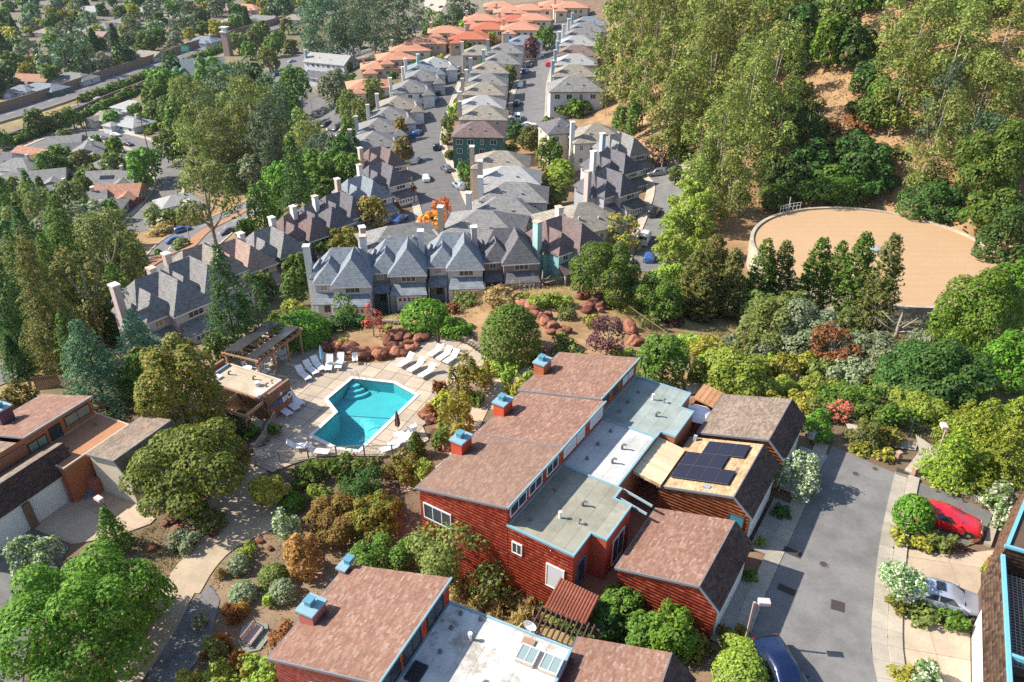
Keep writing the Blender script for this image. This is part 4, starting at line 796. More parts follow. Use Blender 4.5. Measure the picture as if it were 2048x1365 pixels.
for (x, y, k) in ((1.6, 1.0, 4), (2.1, 1.9, 1), (4.9, 2.3, 1), (6.0, 1.7, 5), (6.9, 1.9, 1), (7.0, 2.6, 3), (6.9, .8, 4)):
    if k == 4: MB().box(x - .35, x + .35, y - .3, y + .3, 2.46, 2.66).build('skylight', plain('white_skylight', (.75, .75, .73), .4), PH)
    elif k == 5: MB().lathe([(.25, 2.46), (.25, 2.75), (.3, 2.78), (.28, 2.85)], 10, (x, y)).build('roof_vent', plain('blue_white_vent', (.5, .55, .6)), PH)
    else: pipes(PH, [(x, y, k)], 2.46)
TIM = plain('tan_timber', (.42, .26, .15), .8, .25); DTM = plain('brown_timber', (.22, .12, .075), .8, .25)
for x in (5.0, 8.2): MB().bar((x, -2.4, 2.2), (x, .1, 2.25), .14, .3).build('beam', TIM, PH)
MB().bar((2.8, -2.4, 2.05), (8.6, -2.3, 2.05), .16, .32).build('beam', TIM, PH)
for x in (3.2, 8.1): MB().box(x - .1, x + .1, -2.5, -2.3, -2.2, 2.0).build('post', DTM, PH)
win(PH, (2.2, -.04, 1.2), YU, YN, .7, 1.9, DTM, glossy('blue_door', (.08, .25, .35), .4), 0, name='side_door')
MB().bar((8.66, .2, 1.55), (8.66, 3.2, 1.75), .05, .3).build('notice_board', plain('blue_board', (.07, .1, .2)), PH)
for i, (y, c) in enumerate(((1.5, (.10, .14, .5)), (2.0, (.75, .75, .78)), (2.3, (.6, .64, .7)))): MB().bar((8.72, y, 1.2), (8.72, y + .04, 1.75), .22, .07).build('towel', plain('towel_%d' % i, c), PH)
lb = MB()
for j in range(16):
    t0, t1 = 2 * math.pi * j / 16, 2 * math.pi * (j + 1) / 16
    for (r0, x0, r1, x1) in ((.18, .04, .27, .1), (.27, .1, .36, .04)): lb.quad((8.68 + x0, 2.85 + r0 * math.cos(t0), 1.5 + r0 * math.sin(t0)), (8.68 + x0, 2.85 + r0 * math.cos(t1), 1.5 + r0 * math.sin(t1)), (8.68 + x1, 2.85 + r1 * math.cos(t1), 1.5 + r1 * math.sin(t1)), (8.68 + x1, 2.85 + r1 * math.cos(t0), 1.5 + r1 * math.sin(t0)))
rootw = lambda x, y, z: tuple(np.array(PH.location) + np.array([math.cos(PH_R) * x - math.sin(PH_R) * y, math.sin(PH_R) * x + math.cos(PH_R) * y, z]))
lbo = lb.build('lifebuoy', WHITE); lbo.location = tuple(PH.location); lbo.rotation_euler = (0, 0, PH_R); tag(lbo, 'white lifebuoy hung on the brick wall of the pool house', 'lifebuoy')
MB().lathe([(.16, 0), (.16, .05)], 12).build('wall_light', WHITE, PH).matrix_local = __import__('mathutils').Matrix.Translation((8.62, 1.9, 2.2)) @ __import__('mathutils').Matrix.Rotation(R(90), 4, 'Y')
# solar pergola
PG = thing('pergola', 'timber pergola carrying two rows of black solar panels by the pool', 'pergola', (*pw(4.8, -14.1), DZ), -R(24))
for r in range(2):
    for c in range(6):
        y0 = .1 + c * 1.12; x0 = .1 + r * 2.35; z0 = 3.3 - r * .12; x0 -= .12 
        MB().hull_quad_prism([(x0, y0, z0 - .25), (x0 + 2.1, y0, z0 + .2), (x0 + 2.1, y0 + 1.09, z0 + .2), (x0, y0 + 1.09, z0 - .25)], .05).build('solar_panel', glossy('pool_heater_panel', (.03, .028, .03), .35, .4), PG)
for y in np.arange(0, 7.3, .8): MB().bar((-.2, y, 2.85), (4.6, y, 3.0), .08, .2).build('rafter', TIM, PG)
for x in (.1, 4.4): MB().bar((x, -.2, 2.75), (x, 7.1, 2.75), .16, .3).build('beam', plain('red_brown_beam', (.36, .15, .08), .8), PG)
for x in (.15, 4.35):
    for y in (.2, 2.4, 4.6, 6.8): MB().box(x - .1, x + .1, y - .1, y + .1, -1 if x < 1 else 0, 2.62).build('post', TIM, PG)
# ---- loungers, chairs, tables, umbrellas
SLG = plain('white_sling', (.76, .76, .76), .7, .05); FRM = plain('white_frame', (.78, .78, .76), .4, .04)
def lounger():
    r = thing('sun_lounger', '', 'sun lounger', (0, 0, 0), 0, 'white sun loungers around the pool')
    f = MB()
    for s in (-.31, .31): f.bar((s, -.95, .32), (s, .4, .32), .05)
    f.bar((-.31, -.95, .32), (.31, -.95, .32), .05).bar((-.31, .4, .32), (.31, .4, .32), .05); f.build('frame', FRM, r)
    for k in range(6): y = -.92 + k * .21; MB().box(-.3, .3, y, y + .195, .335, .355).build('seat_strap', SLG, r)
    bk = MB(); 
    for s in (-.31, .31): bk.bar((s, .35, .33), (s, .92, .88), .05)
    bk.bar((-.31, .92, .88), (.31, .92, .88), .05); b = bk.build('backrest', FRM, r)
    for k in range(4): y0 = .37 + k * .14; MB().hull_quad_prism([(-.3, y0, .35 + (y0 - .35) * .965), (.3, y0, .35 + (y0 - .35) * .965), (.3, y0 + .13, .35 + (y0 - .22) * .965), (-.3, y0 + .13, .35 + (y0 - .22) * .965)], .02).build('back_strap', SLG, b)
    for sx in (-.29, .29):
        for y in (-.85, .33): MB().box(sx - .025, sx + .025, y - .025, y + .025, 0, .3).build('leg', FRM, r)
    return r
LG0 = lounger(); first = [True]
def put(proto, flag, loc, rz, sc=1.0):
    if flag[0]: o = proto; flag[0] = False
    else: o = copy_tree(proto)
    o.location = tuple(map(float, loc)); o.rotation_euler = (0, 0, rz); o.scale = (sc, sc, sc); return o
for (px, py, rz, base) in [(568, 826, 48, 'white lounger by the brick wall'), (583, 815, 48, 'white lounger by the brick wall'), (592, 806, 48, 'white lounger by the brick wall'),
    (608, 755, 42, 'white lounger with raised back by the pool house'), (623, 744, 42, 'white lounger with raised back by the pool house'), (637, 736, 38, 'white lounger with raised back by the pool house'), 
    (659, 735, 5, 'white lounger before the blue umbrella'), (680, 731, 0, 'white lounger before the blue umbrella'),
    (812, 729, -38, 'white lounger between rocks and pool'), (833, 739, -40, 'white lounger between rocks and pool'), (855, 750, -40, 'white lounger between rocks and pool'),
    (872, 708, -35, 'white lounger near the far brown umbrella'), (889, 716, -35, 'white lounger near the far brown umbrella'), (903, 722, -35, 'white lounger near the far brown umbrella'), 
    (600, 898, 100, 'white lounger against the near fence'), (636, 908, 80, 'white lounger against the near fence'),
    (800, 890, -60, 'white lounger near the near brown umbrella'), (812, 872, -70, 'white lounger near the near brown umbrella'), (785, 900, -60, 'white lounger near the near brown umbrella')]:
    o = put(LG0, first, P(px, py, DZ + .01), R(rz), 1.12); pend(o, base, 'on the pool court')
def chair():
    r = thing('patio_chair', '', 'chair', (0, 0, 0), 0, 'white patio chairs'); MB().box(-.25, .25, -.25, .25, .42, .46).build('seat', SLG, r); MB().hull_quad_prism([(-.25, .25, .46), (.25, .25, .46), (.25, .38, .95), (-.25, .38, .95)], .03).build('backrest', SLG, r)
    for sx in (-.22, .22):
        for y in (-.22, .24): MB().box(sx - .02, sx + .02, y - .02, y + .02, 0, .42).build('leg', FRM, r)
        MB().box(sx - .03, sx + .03, -.25, .27, .64, .67).build('armrest', FRM, r)
    return r
def table():
    r = thing('patio_table', '', 'table', (0, 0, 0), 0, 'white patio tables'); MB().lathe([(.55, .7), (.55, .74)], 14).build('tabletop', SLG, r); MB().lathe([(.3, 0), (.05, .06), (.04, .7)], 8).build('pedestal', FRM, r); return r
CH0, TB0 = chair(), table(); fc_, ft_ = [True], [True]
for x, y in ((1.6, 1.2), (2.4, 3.2), (2.9, 5.2), (3.6, 1.4)):
    c = np.array(PG.location) + np.array([math.cos(-R(24)) * x - math.sin(-R(24)) * y, math.sin(-R(24)) * x + math.cos(-R(24)) * y, .01])
    o = put(TB0, ft_, c, 0); pend(o, 'round white table in the shade', 'beneath the solar pergola')
    for k in range(3): t = k * 2.1 + x; o = put(CH0, fc_, c + np.array([math.sin(t) * .85, -math.cos(t) * .85, 0]), t + math.pi); pend(o, 'white patio chair in the shade', 'beneath the solar pergola')
for (px, py, rz, lb_) in [(711, 727, 10, 'single white patio chair before the rock pile'), (825, 868, 150, 'white patio chair behind the near brown umbrella')]: o = put(CH0, fc_, P(px, py, DZ), R(rz), 1.15); o['label'] = lb_
def umbrella(loc, col, lab, h=2.6, cat='umbrella'):
    u = thing('closed_umbrella', lab, cat, loc, 0, 'closed umbrellas by the pool'); MB().lathe([(.3, 0), (.3, .08), (.03, .1), (.03, h)], 10).build('pole', plain('umbrella_pole', (.4, .38, .35)), u)
    m_ = MB(); k = 12; pr_ = [(.10, h - 1.75), (.24, h - 1.55), (.20, h - .9), (.10, h - .2), (.02, h + .05)]; n = 0
    for r, z in pr_:
        for j in range(k): t = 2 * math.pi * j / k; q = r * (1.15 if j % 2 else .75); m_.v.append((q * math.cos(t), q * math.sin(t), z))
    for i in range(4):
        for j in range(k): a, b = i * k + j, i * k + (j + 1) % k; m_.f.append((a, b, b + k, a + k))
    m_.build('canopy', plain('canopy_%.2f' % col[0], col, .85), u)
umbrella(P(646, 733, DZ), (.20, .42, .55), 'closed light blue umbrella near the rocks'); umbrella(P(877, 699, DZ), (.10, .055, .045), 'closed dark brown umbrella at the far end of the court'); umbrella(P(797, 868, DZ), (.11, .06, .05), 'closed dark brown umbrella near the near end of the pool')
ou = thing('open_umbrella', 'open white umbrella in the courtyard beside the clay tile roof', 'umbrella', (*fa(20.1, 5.3), 1.12)); MB().lathe([(.03, 0), (.03, 2.5)], 8).build('pole', FRM, ou)
for j in range(8):
    t0, t1 = 2 * math.pi * j / 8, 2 * math.pi * (j + 1) / 8; MB().face([(0, 0, 2.75), (1.35 * math.cos(t0), 1.35 * math.sin(t0), 2.2), (1.35 * math.cos(t1), 1.35 * math.sin(t1), 2.2)]).build('canopy_panel', plain('white_canvas', (.74, .76, .78), .7), ou)
# ---- rocks
def rockmesh(seed):
    rg = np.random.default_rng(seed); V = []; k = 14; rows = 9
    for i in range(rows + 1):
        ph = math.pi * i / rows
        for j in range(k): t = 2 * math.pi * j / k; V.append([math.sin(ph) * math.cos(t), math.sin(ph) * math.sin(t), math.cos(ph)])
    V = np.array(V); 
    for _ in range(15):
        d = rg.normal(size=3); d /= np.linalg.norm(d); o = rg.uniform(.5, .82); s = V @ d; V = np.where((s > o)[:, None], V - d * (s - o)[:, None], V)
    V *= 1 + rg.normal(0, .025, (len(V), 1)); V[:k] = V[:k].mean(0); V[-k:] = V[-k:].mean(0)
    F = [(i * k + j, i * k + (j + 1) % k, (i + 1) * k + (j + 1) % k, (i + 1) * k + j)[::-1] for i in range(rows) for j in range(k)]; return npmesh('boulder', V, np.array(F), ROCK)
m, t, b, nn, ll = nt('red_lava_rock'); setp(b, .95, .15); v = objc(nn); oi = nn.new('ShaderNodeObjectInfo'); a = noise(nn, ll, 2.2, 6, v, .7); f = noise(nn, ll, 9, 5, v)
c = mixc(nn, ll, (.15, .06, .04), (.33, .15, .10), ramp(nn, ll, a, [(.35, 0), (.65, 1)])); c = mixc(nn, ll, c, (.40, .28, .21), ramp(nn, ll, f, [(.55, 0), (.7, .7)])); k_ = ramp(nn, ll, oi.outputs['Random'], [(0, (.6, .5, .5)), (.5, (1, .95, .9)), (1, (1.75, 1.7, 1.55))]); c = mixc(nn, ll, c, k_, 1.0, 'MULTIPLY'); ll.new(c, b.inputs['Base Color']); bump(nn, ll, b, f, .7, .15); ROCK = m
RM = [rockmesh(i) for i in range(12)]
def rocks(pts_, where, rmin, rmax):
    for (px, py) in pts_:
        q = G(px, py); o = link('boulder', random.choice(RM)); r = random.uniform(rmin, rmax); o.location = (q[0], q[1], q[2] + r * .3); o.scale = (r * random.uniform(.9, 1.4), r * random.uniform(.85, 1.1), r * random.uniform(.7, .95)); o.rotation_euler = (random.uniform(-.3, .3), random.uniform(-.3, .3), random.uniform(0, 6)); tag(o, '', 'boulder', 'red brown boulders'); pend(o, 'red brown boulder', where)
rl = []
for (px, py, s, n_) in [(655, 688, 10, 4), (672, 700, 12, 6), (700, 706, 12, 6), (726, 712, 12, 6), (750, 712, 12, 6), (775, 712, 12, 6), (795, 705, 14, 7), (815, 695, 12, 6), (832, 685, 10, 5), (785, 682, 10, 4), (815, 670, 9, 4), (845, 672, 6, 2), (700, 692, 10, 4)]:
    for _ in range(n_): rl.append((px + random.gauss(0, s * .7), py + random.gauss(0, s * .45)))
rocks(rl, 'in the pile behind the pool', .45, .95)
rl2 = []
for (px, py, s, n_) in [(1012, 612, 8, 4), (1040, 606, 10, 5), (1055, 622, 10, 5), (1075, 630, 10, 5), (1088, 645, 8, 5), (1098, 660, 7, 4), (1120, 660, 8, 3), (1170, 595, 9, 5), (1190, 605, 10, 5), (1175, 618, 9, 4), (1200, 620, 8, 3), (1262, 665, 8, 4), (1270, 685, 6, 3)]:
    for _ in range(n_): rl2.append((px + random.gauss(0, s * .6), py + random.gauss(0, s * .5)))
rocks(rl2, 'on the bare slope', .5, 1.0)
rl3 = []
for (px, py, s, n_) in [(1060, 720, 14, 7), (1095, 712, 12, 5), (1075, 735, 10, 3), (860, 840, 10, 6), (850, 820, 8, 4), (880, 800, 8, 3), (905, 880, 10, 6), (890, 895, 8, 4), (870, 865, 8, 3), (925, 870, 6, 2)]:
    for _ in range(n_): rl3.append((px + random.gauss(0, s * .7), py + random.gauss(0, s * .5)))
rocks(rl3, 'beside the long red townhouse', .35, .7)
rl4 = [(345, 1030), (350, 1042), (310, 1095), (300, 1100), (360, 1060), (430, 1070), (330, 1050), (1900, 1092), (1945, 1082), (1925, 1098), (520, 1085), (540, 1100), (350, 1100)]
rocks(rl4, 'in the planted beds', .25, .5)
# stone walls
STN = island('grey_brown_stone', [(0, (.18, .14, .10)), (.5, (.30, .24, .18)), (1, (.40, .34, .27))])
def stonewall(px, h, th, lab, zoff=0, step=.5):
    p = gpath(px, step); w_ = thing('stone_wall', lab, 'wall', (*p[0], float(tz(*p[0]))), 0, 'low stone walls'); L0 = np.array(w_.location)
    base = MB(); lo = offset(p, -th / 2 + .04) ; hi = offset(p, th / 2 - .04); st = MB()
    for i in range(len(p) - 1):
        z0 = float(tz(*p[i])); a, b, c, d = lo[i], hi[i], hi[i + 1], lo[i + 1]; base.prism([tuple(x - L0[:2]) for x in (a, b, c, d)], z0 - 1 - L0[2], z0 + h - .05 - L0[2])
        for r in range(max(1, int(h / .22))):
            for s in (-1, 1):
                q = offset(p, s * th / 2)[i] - L0[:2] + RNG.normal(0, .02, 2); w2 = step * RNG.uniform(.35, .55); st.box(q[0] - w2, q[0] + w2, q[1] - .12, q[1] + .12, z0 + r * .22 - L0[2], z0 + r * .22 + RNG.uniform(.17, .22) - L0[2])
        q = p[i] - L0[:2]; st.box(q[0] - step * .45, q[0] + step * .45, q[1] - th * .5, q[1] + th * .5, z0 + h - .06 - L0[2], z0 + h + .02 - L0[2])
    base.build('core', plain('wall_core', (.2, .16, .12)), w_); st.build('stones', STN, w_, kind='stuff')
stonewall([(828, 662), (860, 662), (900, 672), (940, 688), (975, 712)], .55, .5, 'low curved stone wall at the back of the pool court')
stonewall([(510, 905), (535, 870), (552, 842)], .6, .5, 'low stone planter wall by the pool gate'); stonewall([(620, 662), (690, 655), (770, 648), (800, 650)], .5, .4, 'pale low wall below the grey houses')
stonewall([(404, 950), (440, 960), (500, 915)], .5, .4, 'low stone wall along the path to the pool gate')
pt_ = thing('planter_pot', 'round pot with yellow green plant at the pool court corner', 'planter', P(553, 866, DZ)); MB().lathe([(.25, 0), (.4, .35), (.42, .5), (.36, .5)], 10).build('pot', plain('clay_pot', (.3, .2, .13)), pt_)
# ---- fences
def fence(px, h, mat, lab, name='metal_fence', gap=.13, post=2.4, pick=.025, rails=(.15, .92), zf=None, slat=None, group='fences'):
    pts_ = [np.array([*G(a, b)[:2]]) if zf is None else P(a, b, zf)[:2] for a, b in px]; p = resample(np.array(pts_), post); zs = tz(p[:, 0], p[:, 1]) if zf is None else np.full(len(p), zf)
    r = thing(name, lab, 'fence', (*p[0], float(zs[0])), 0, group); L0 = np.array(r.location); R_ = MB(); K = MB()
    for i in range(len(p)):
        a = np.array([*p[i], zs[i]]) - L0; MB().box(a[0] - .04, a[0] + .04, a[1] - .04, a[1] + .04, a[2] - .3, a[2] + h + .05).build('post', mat, r)
        if i < len(p) - 1:
            b = np.array([*p[i + 1], zs[i + 1]]) - L0
            for k in rails: R_.bar(a + np.array([0, 0, h * k]), b + np.array([0, 0, h * k]), .04, .05)
            L_ = np.linalg.norm(b - a); n_ = max(1, int(L_ / gap))
            for j in range(n_):
                c = a + (b - a) * (j + .5) / n_
                if slat: d = (b - a) / L_ * slat / 2; MB().bar(c - d + np.array([0, 0, .05]) + np.array([0, 0, h * .47]), c + d + np.array([0, 0, .05]) + np.array([0, 0, h * .47 + .002]), .03, h * random.uniform(.93, .98)).build('board', mat, r)
                else: K.bar(c, c + np.array([0, 0, h]), pick, pick)
    R_.build('rails', mat, r)
    if K.f: K.build('pickets', mat, r, kind='stuff')
    return r
PALEF = plain('pale_metal_fence', (.42, .38, .33), .5)
fence([(512, 912), (542, 868), (552, 845)], 1.3, PALEF, 'pale metal fence beside the stone planter', zf=DZ); fence([(560, 925), (600, 918), (700, 913), (800, 912), (838, 900)], 1.25, PALEF, 'pale metal picket fence along the near edge of the pool court', zf=DZ)
fence([(940, 612), (985, 592), (1060, 580), (1165, 572)], 1.5, plain('tan_metal_fence', (.38, .27, .12), .6), 'tan picket fence on the ridge before the grey houses', gap=.2, pick=.035)
fence([(1180, 582), (1240, 620), (1300, 665), (1350, 700)], 1.5, plain('olive_metal_fence', (.22, .2, .1), .6), 'picket fence running down the slope right of the plum tree', gap=.2)
fence([(1560, 758), (1640, 800), (1720, 835), (1780, 862), (1840, 882), (1880, 900)], 1.6, DARK, 'black picket fence below the wooded bank', gap=.16)
WDF = island('brown_fence_board', [(0, (.14, .08, .05)), (1, (.26, .16, .11))])
fence([(75, 782), (110, 775), (160, 790)], 1.7, WDF, 'brown board fence behind the left townhouse', 'board_fence', .2, 2.2, slat=.17); fence([(40, 755), (55, 738), (70, 735)], 1.5, WDF, 'short brown board fence beside the left road', 'board_fence', .2, 2.0, slat=.17)
fence([(262, 418), (290, 402)], 1.4, plain('red_fence', (.25, .06, .05)), 'dark red fence below the red roofed valley house', 'board_fence', .3, 3, slat=.25)
gt = thing('gate', 'metal gate with white notice at the pool entrance', 'gate', P(512, 922, DZ), R(20)); MB().bar((0, 0, .1), (1.6, 0, .1), .05).bar((0, 0, 1.3), (1.6, 0, 1.3), .05).bar((0, 0, 0), (0, 0, 1.4), .07).bar((1.6, 0, 0), (1.6, 0, 1.4), .07).build('gate_frame', PALEF, gt); gp = MB()
for k in range(12): gp.bar((.1 + k * .125, 0, .1), (.1 + k * .125, 0, 1.3), .02)
gp.build('pickets', PALEF, gt, kind='stuff'); MB().box(.05, .75, -.05, -.03, .5, 1.2).build('notice', WHITE, gt); MB().box(.9, 1.3, -.05, -.03, .8, 1.15).build('notice', WHITE, gt)
# ---- paths and garden beds
PATHM = concrete('tan_path', (.42, .335, .235), .22)
PATHS = []
def path(px, w0, w1, nm='path'):
    p = gpath(px, .8); PATHS.append((p, max(abs(w0), w1))); strip(nm, p, w0, w1, PATHM, .06, 5)
path([(200, 1420), (262, 1340), (318, 1255), (352, 1190), (372, 1160)], -1.3, 1.3); path([(360, 1185), (395, 1130), (440, 1085), (490, 1058), (540, 1035), (575, 1022)], -1.5, 1.5); path([(505, 1055), (478, 1020), (452, 985), (480, 955), (525, 925)], -1.35, 1.35)
path([(505, 1052), (470, 1018), (455, 985)], -1.7, 1.7)
path([(800, 975), (850, 960), (905, 925), (930, 880), (955, 830), (985, 775), (1030, 757), (1060, 740)], -.8, .8); path([(985, 775), (1000, 790), (980, 820)], -.7, .7)
path([(1395, 760), (1390, 790)], -.9, .9)
drape('gravel_bed', [tuple(G(a, b)[:2]) for a, b in [(300, 1340), (350, 1240), (420, 1170), (440, 1200), (420, 1290), (360, 1365), (290, 1380)]], concrete('blue_grey_gravel', (.17, .16, .16), .4), .05, 1.2)
drape('seating_pad', [tuple(G(a, b)[:2]) for a, b in [(475, 1285), (485, 1255), (510, 1242), (535, 1250), (540, 1275), (520, 1302), (490, 1308)]], concrete('green_grey_paving', (.25, .26, .22), .3), .08, .8)
bn = thing('garden_bench', 'pale slatted bench with curved iron ends on the round paving', 'bench', G(508, 1278), R(70))
for k in range(4): MB().box(-.75, .75, -.25 + k * .13, -.14 + k * .13, .42, .45).build('seat_slat', plain('pinkish_slat', (.55, .42, .38)), bn)
for k in range(3): MB().box(-.75, .75, .3 + k * .03, .33 + k * .03, .5 + k * .14, .61 + k * .14).build('back_slat', plain('pinkish_slat', (.55, .42, .38)), bn)
for s in (-.78, .78): MB().tube([(s, -.3, 0), (s, -.28, .45), (s, .25, .62), (s, .32, .62), (s, .4, .95)], .03, 6).tube([(s, .35, 0), (s, .28, .45)], .03, 6).build('bench_end', DARK, bn)
# ------------------------------------------------------------------ round water tank
TC_, TR, TZ = np.array([55.8, 108.0]), 18.6, -8.5
tk = thing('water_tank', 'large round concrete reservoir with flat tan roof below the wooded hillside', 'water tank', (*TC_, TZ))
TKM = concrete('tank_concrete', (.44, .38, .29), .3); m = MB(); m.lathe([(TR - .02, -5), (TR - .02, .0), (TR, .02), (TR, .32), (TR - .55, .32), (TR - .55, -.03)], 96, cap=False); m.build('tank_wall', TKM, tk)
mt, t, b, nn, ll = nt('tank_roof'); setp(b, .9, .2); v = objc(nn); a = noise(nn, ll, .12, 5, v); f = noise(nn, ll, 2.2, 6, v, .7); wv = nn.new('ShaderNodeTexWave'); wv.bands_direction = 'Y'; wv.inputs['Scale'].default_value = .16; wv.inputs['Distortion'].default_value = 1.2; ll.new(v, wv.inputs[0])
c = mixc(nn, ll, (.40, .255, .14), (.46, .31, .18), a); c = mixc(nn, ll, c, (.33, .20, .115), ramp(nn, ll, f, [(.5, 0), (.75, .6)])); c = mixc(nn, ll, c, (.48, .34, .21), ramp(nn, ll, wv.outputs[1], [(.8, 0), (1, .25)])); ll.new(c, b.inputs['Base Color']); bump(nn, ll, b, f, .2, .03)
m = MB(); m.lathe([(TR - .5, .06), (12, .12), (6, .2), (.3, .24)], 72, cap=False); m.build('tank_roof', mt, tk)
MB().lathe([(.7, .2), (.7, .55), (1.0, .6), (.9, .8), (.3, .9)], 14).build('roof_vent', plain('grey_vent_metal', (.30, .33, .33), .5), tk)
q = P(1578, 424, TZ)[:2] - TC_; q = q / np.linalg.norm(q) * TR; hr = MB(); ang = math.atan2(q[1], q[0])
for k in range(7): t = ang - .12 + k * .04; hr.bar((math.cos(t) * (TR + .1), math.sin(t) * (TR + .1), .3), (math.cos(t) * (TR + .1), math.sin(t) * (TR + .1), 1.5), .06)
for h in (.9, 1.45):
    for k in range(6): t = ang - .12 + k * .04; hr.bar((math.cos(t) * (TR + .1), math.sin(t) * (TR + .1), h), (math.cos(t + .04) * (TR + .1), math.sin(t + .04) * (TR + .1), h), .06)
for s in (-1, 1): hr.bar((q[0] * 1.0, q[1] * 1.0, .3), (q[0] * 1.07, q[1] * 1.07, .3), .1)
hr.bar((q[0] * 1.02, q[1] * 1.02, -4), (q[0] * 1.02, q[1] * 1.02, 2.6), .1); hr.build('handrail', plain('pale_rail', (.6, .6, .58), .5), tk)
fence([(1400, 440), (1430, 430), (1490, 428), (1540, 420)], 2.0, plain('grey_mesh_fence', (.12, .11, .09), .6), 'grey mesh fence left of the round tank', gap=.35)

# ------------------------------------------------------------------ houses
SH = {'grey': shingle('roof_grey', (.21, .205, .20)), 'blue': shingle('roof_blue_grey', (.20, .225, .255)), 'dark': shingle('roof_dark', (.13, .125, .135)), 'brown': shingle('roof_brown', (.20, .15, .125)), 'white': shingle('roof_pale', (.34, .34, .335), .1), 'tan': shingle('roof_tan_grey', (.27, .24, .20)),
      'orange': tiles_orange('roof_orange_tile', (.50, .245, .155)), 'red': tiles_orange('roof_red_tile', (.45, .14, .08)), 'rbrown': shingle('roof_red_brown', (.36, .19, .13)), 'pink': shingle('roof_pink_brown', (.33, .235, .20)), 'plum': shingle('roof_plum_brown', (.165, .12, .115))}
WL = {'white': siding('wall_white', (.66, .66, .67)), 'grey': siding('wall_grey', (.36, .37, .40)), 'beige': siding('wall_beige', (.50, .44, .36)), 'green': siding('wall_green', (.06, .15, .125)), 'teal': siding('wall_teal', (.22, .42, .42)), 'lavender': siding('wall_lavender', (.52, .46, .50)), 'taupe': siding('wall_taupe', (.27, .22, .21)),
      'sage': siding('wall_sage', (.27, .29, .26)), 'cream': plain('wall_cream', (.62, .54, .43), .8), 'pink': plain('wall_pink', (.62, .47, .40), .8), 'blue': siding('wall_blue_grey', (.33, .40, .47)), 'tan': siding('wall_tan', (.46, .34, .24)), 'pale': siding('wall_pale_grey', (.52, .53, .56)), 'brown': siding('wall_brown', (.26, .17, .11))}
CHM = {'white': plain('chimney_white', (.64, .62, .60), .85), 'tan': plain('chimney_tan', (.50, .40, .32), .85), 'pink': plain('chimney_pink', (.52, .42, .40), .85), 'blue': plain('chimney_blue', (.36, .46, .54), .85), 'teal': plain('chimney_teal', (.36, .55, .52), .85)}
def hip(W_, Rf, x0, x1, y0, y1, he, hr, ov=.4, axis=None, gable=False, zb=-6, half=None):
    W_.prism([(x0, y0), (x1, y0), (x1, y1), (x0, y1)], zb, he - .02, top=True); X0, X1, Y0, Y1 = x0 - ov, x1 + ov, y0 - ov, y1 + ov; w, d = X1 - X0, Y1 - Y0; axis = axis or ('x' if w >= d else 'y'); n = len(Rf.v); e = he - .22
    if axis == 'x': r = 0 if gable else min(d / 2, w / 2 - .4) * (half or 1); R0, R1 = (X0 + r, (Y0 + Y1) / 2, hr), (X1 - r, (Y0 + Y1) / 2, hr)
    else: r = 0 if gable else min(w / 2, d / 2 - .4) * (half or 1); R0, R1 = ((X0 + X1) / 2, Y0 + r, hr), ((X0 + X1) / 2, Y1 - r, hr)
    Rf.v += [(X0, Y0, he), (X1, Y0, he), (X1, Y1, he), (X0, Y1, he), R0, R1, (X0, Y0, e), (X1, Y0, e), (X1, Y1, e), (X0, Y1, e)]
    F = [(0, 1, 5, 4), (1, 2, 5), (2, 3, 4, 5), (3, 0, 4)] if axis == 'x' else [(0, 1, 4), (1, 2, 5, 4), (2, 3, 5), (3, 0, 4, 5)]
    Rf.f += [tuple(n + i for i in q) for q in F + [(6, 7, 1, 0), (7, 8, 2, 1), (8, 9, 3, 2), (9, 6, 0, 3), (9, 8, 7, 6)]]
    if gable:
        k = len(W_.v)
        if axis == 'x':
            for x in (x0, x1): W_.face([(x, y0, he - .03), (x, y1, he - .03), (x, (y0 + y1) / 2, hr - .15)] if x == x0 else [(x, y1, he - .03), (x, y0, he - .03), (x, (y0 + y1) / 2, hr - .15)])
        else:
            for y in (y0, y1): W_.face([(x1, y, he - .03), (x0, y, he - .03), ((x0 + x1) / 2, y, hr - .15)] if y == y1 else [(x0, y, he - .03), (x1, y, he - .03), ((x0 + x1) / 2, y, hr - .15)])
def chim(root, x, y, z0, z1, m, w=.9):
    c = MB().box(x - w / 2, x + w / 2, y - .6, y + .6, z0, z1).build('chimney', m, root); MB().box(x - w / 2 - .1, x + w / 2 + .1, y - .7, y + .7, z1, z1 + .22).build('cap', CHM['white'] if random.random() < .6 else CHM['tan'], c); return c
SU, SN = (1, 0, 0), (0, -1, 0); EU, EN = (0, 1, 0), (1, 0, 0); WU, WN = (0, -1, 0), (-1, 0, 0)
def rvents(root, spots):
    for x, y, z in spots: MB().box(x - .16, x + .16, y - .16, y + .16, z - .3, z + .3).build('roof_vent', plain('roof_vent_grey', (.35, .36, .38)), root)
HS = []
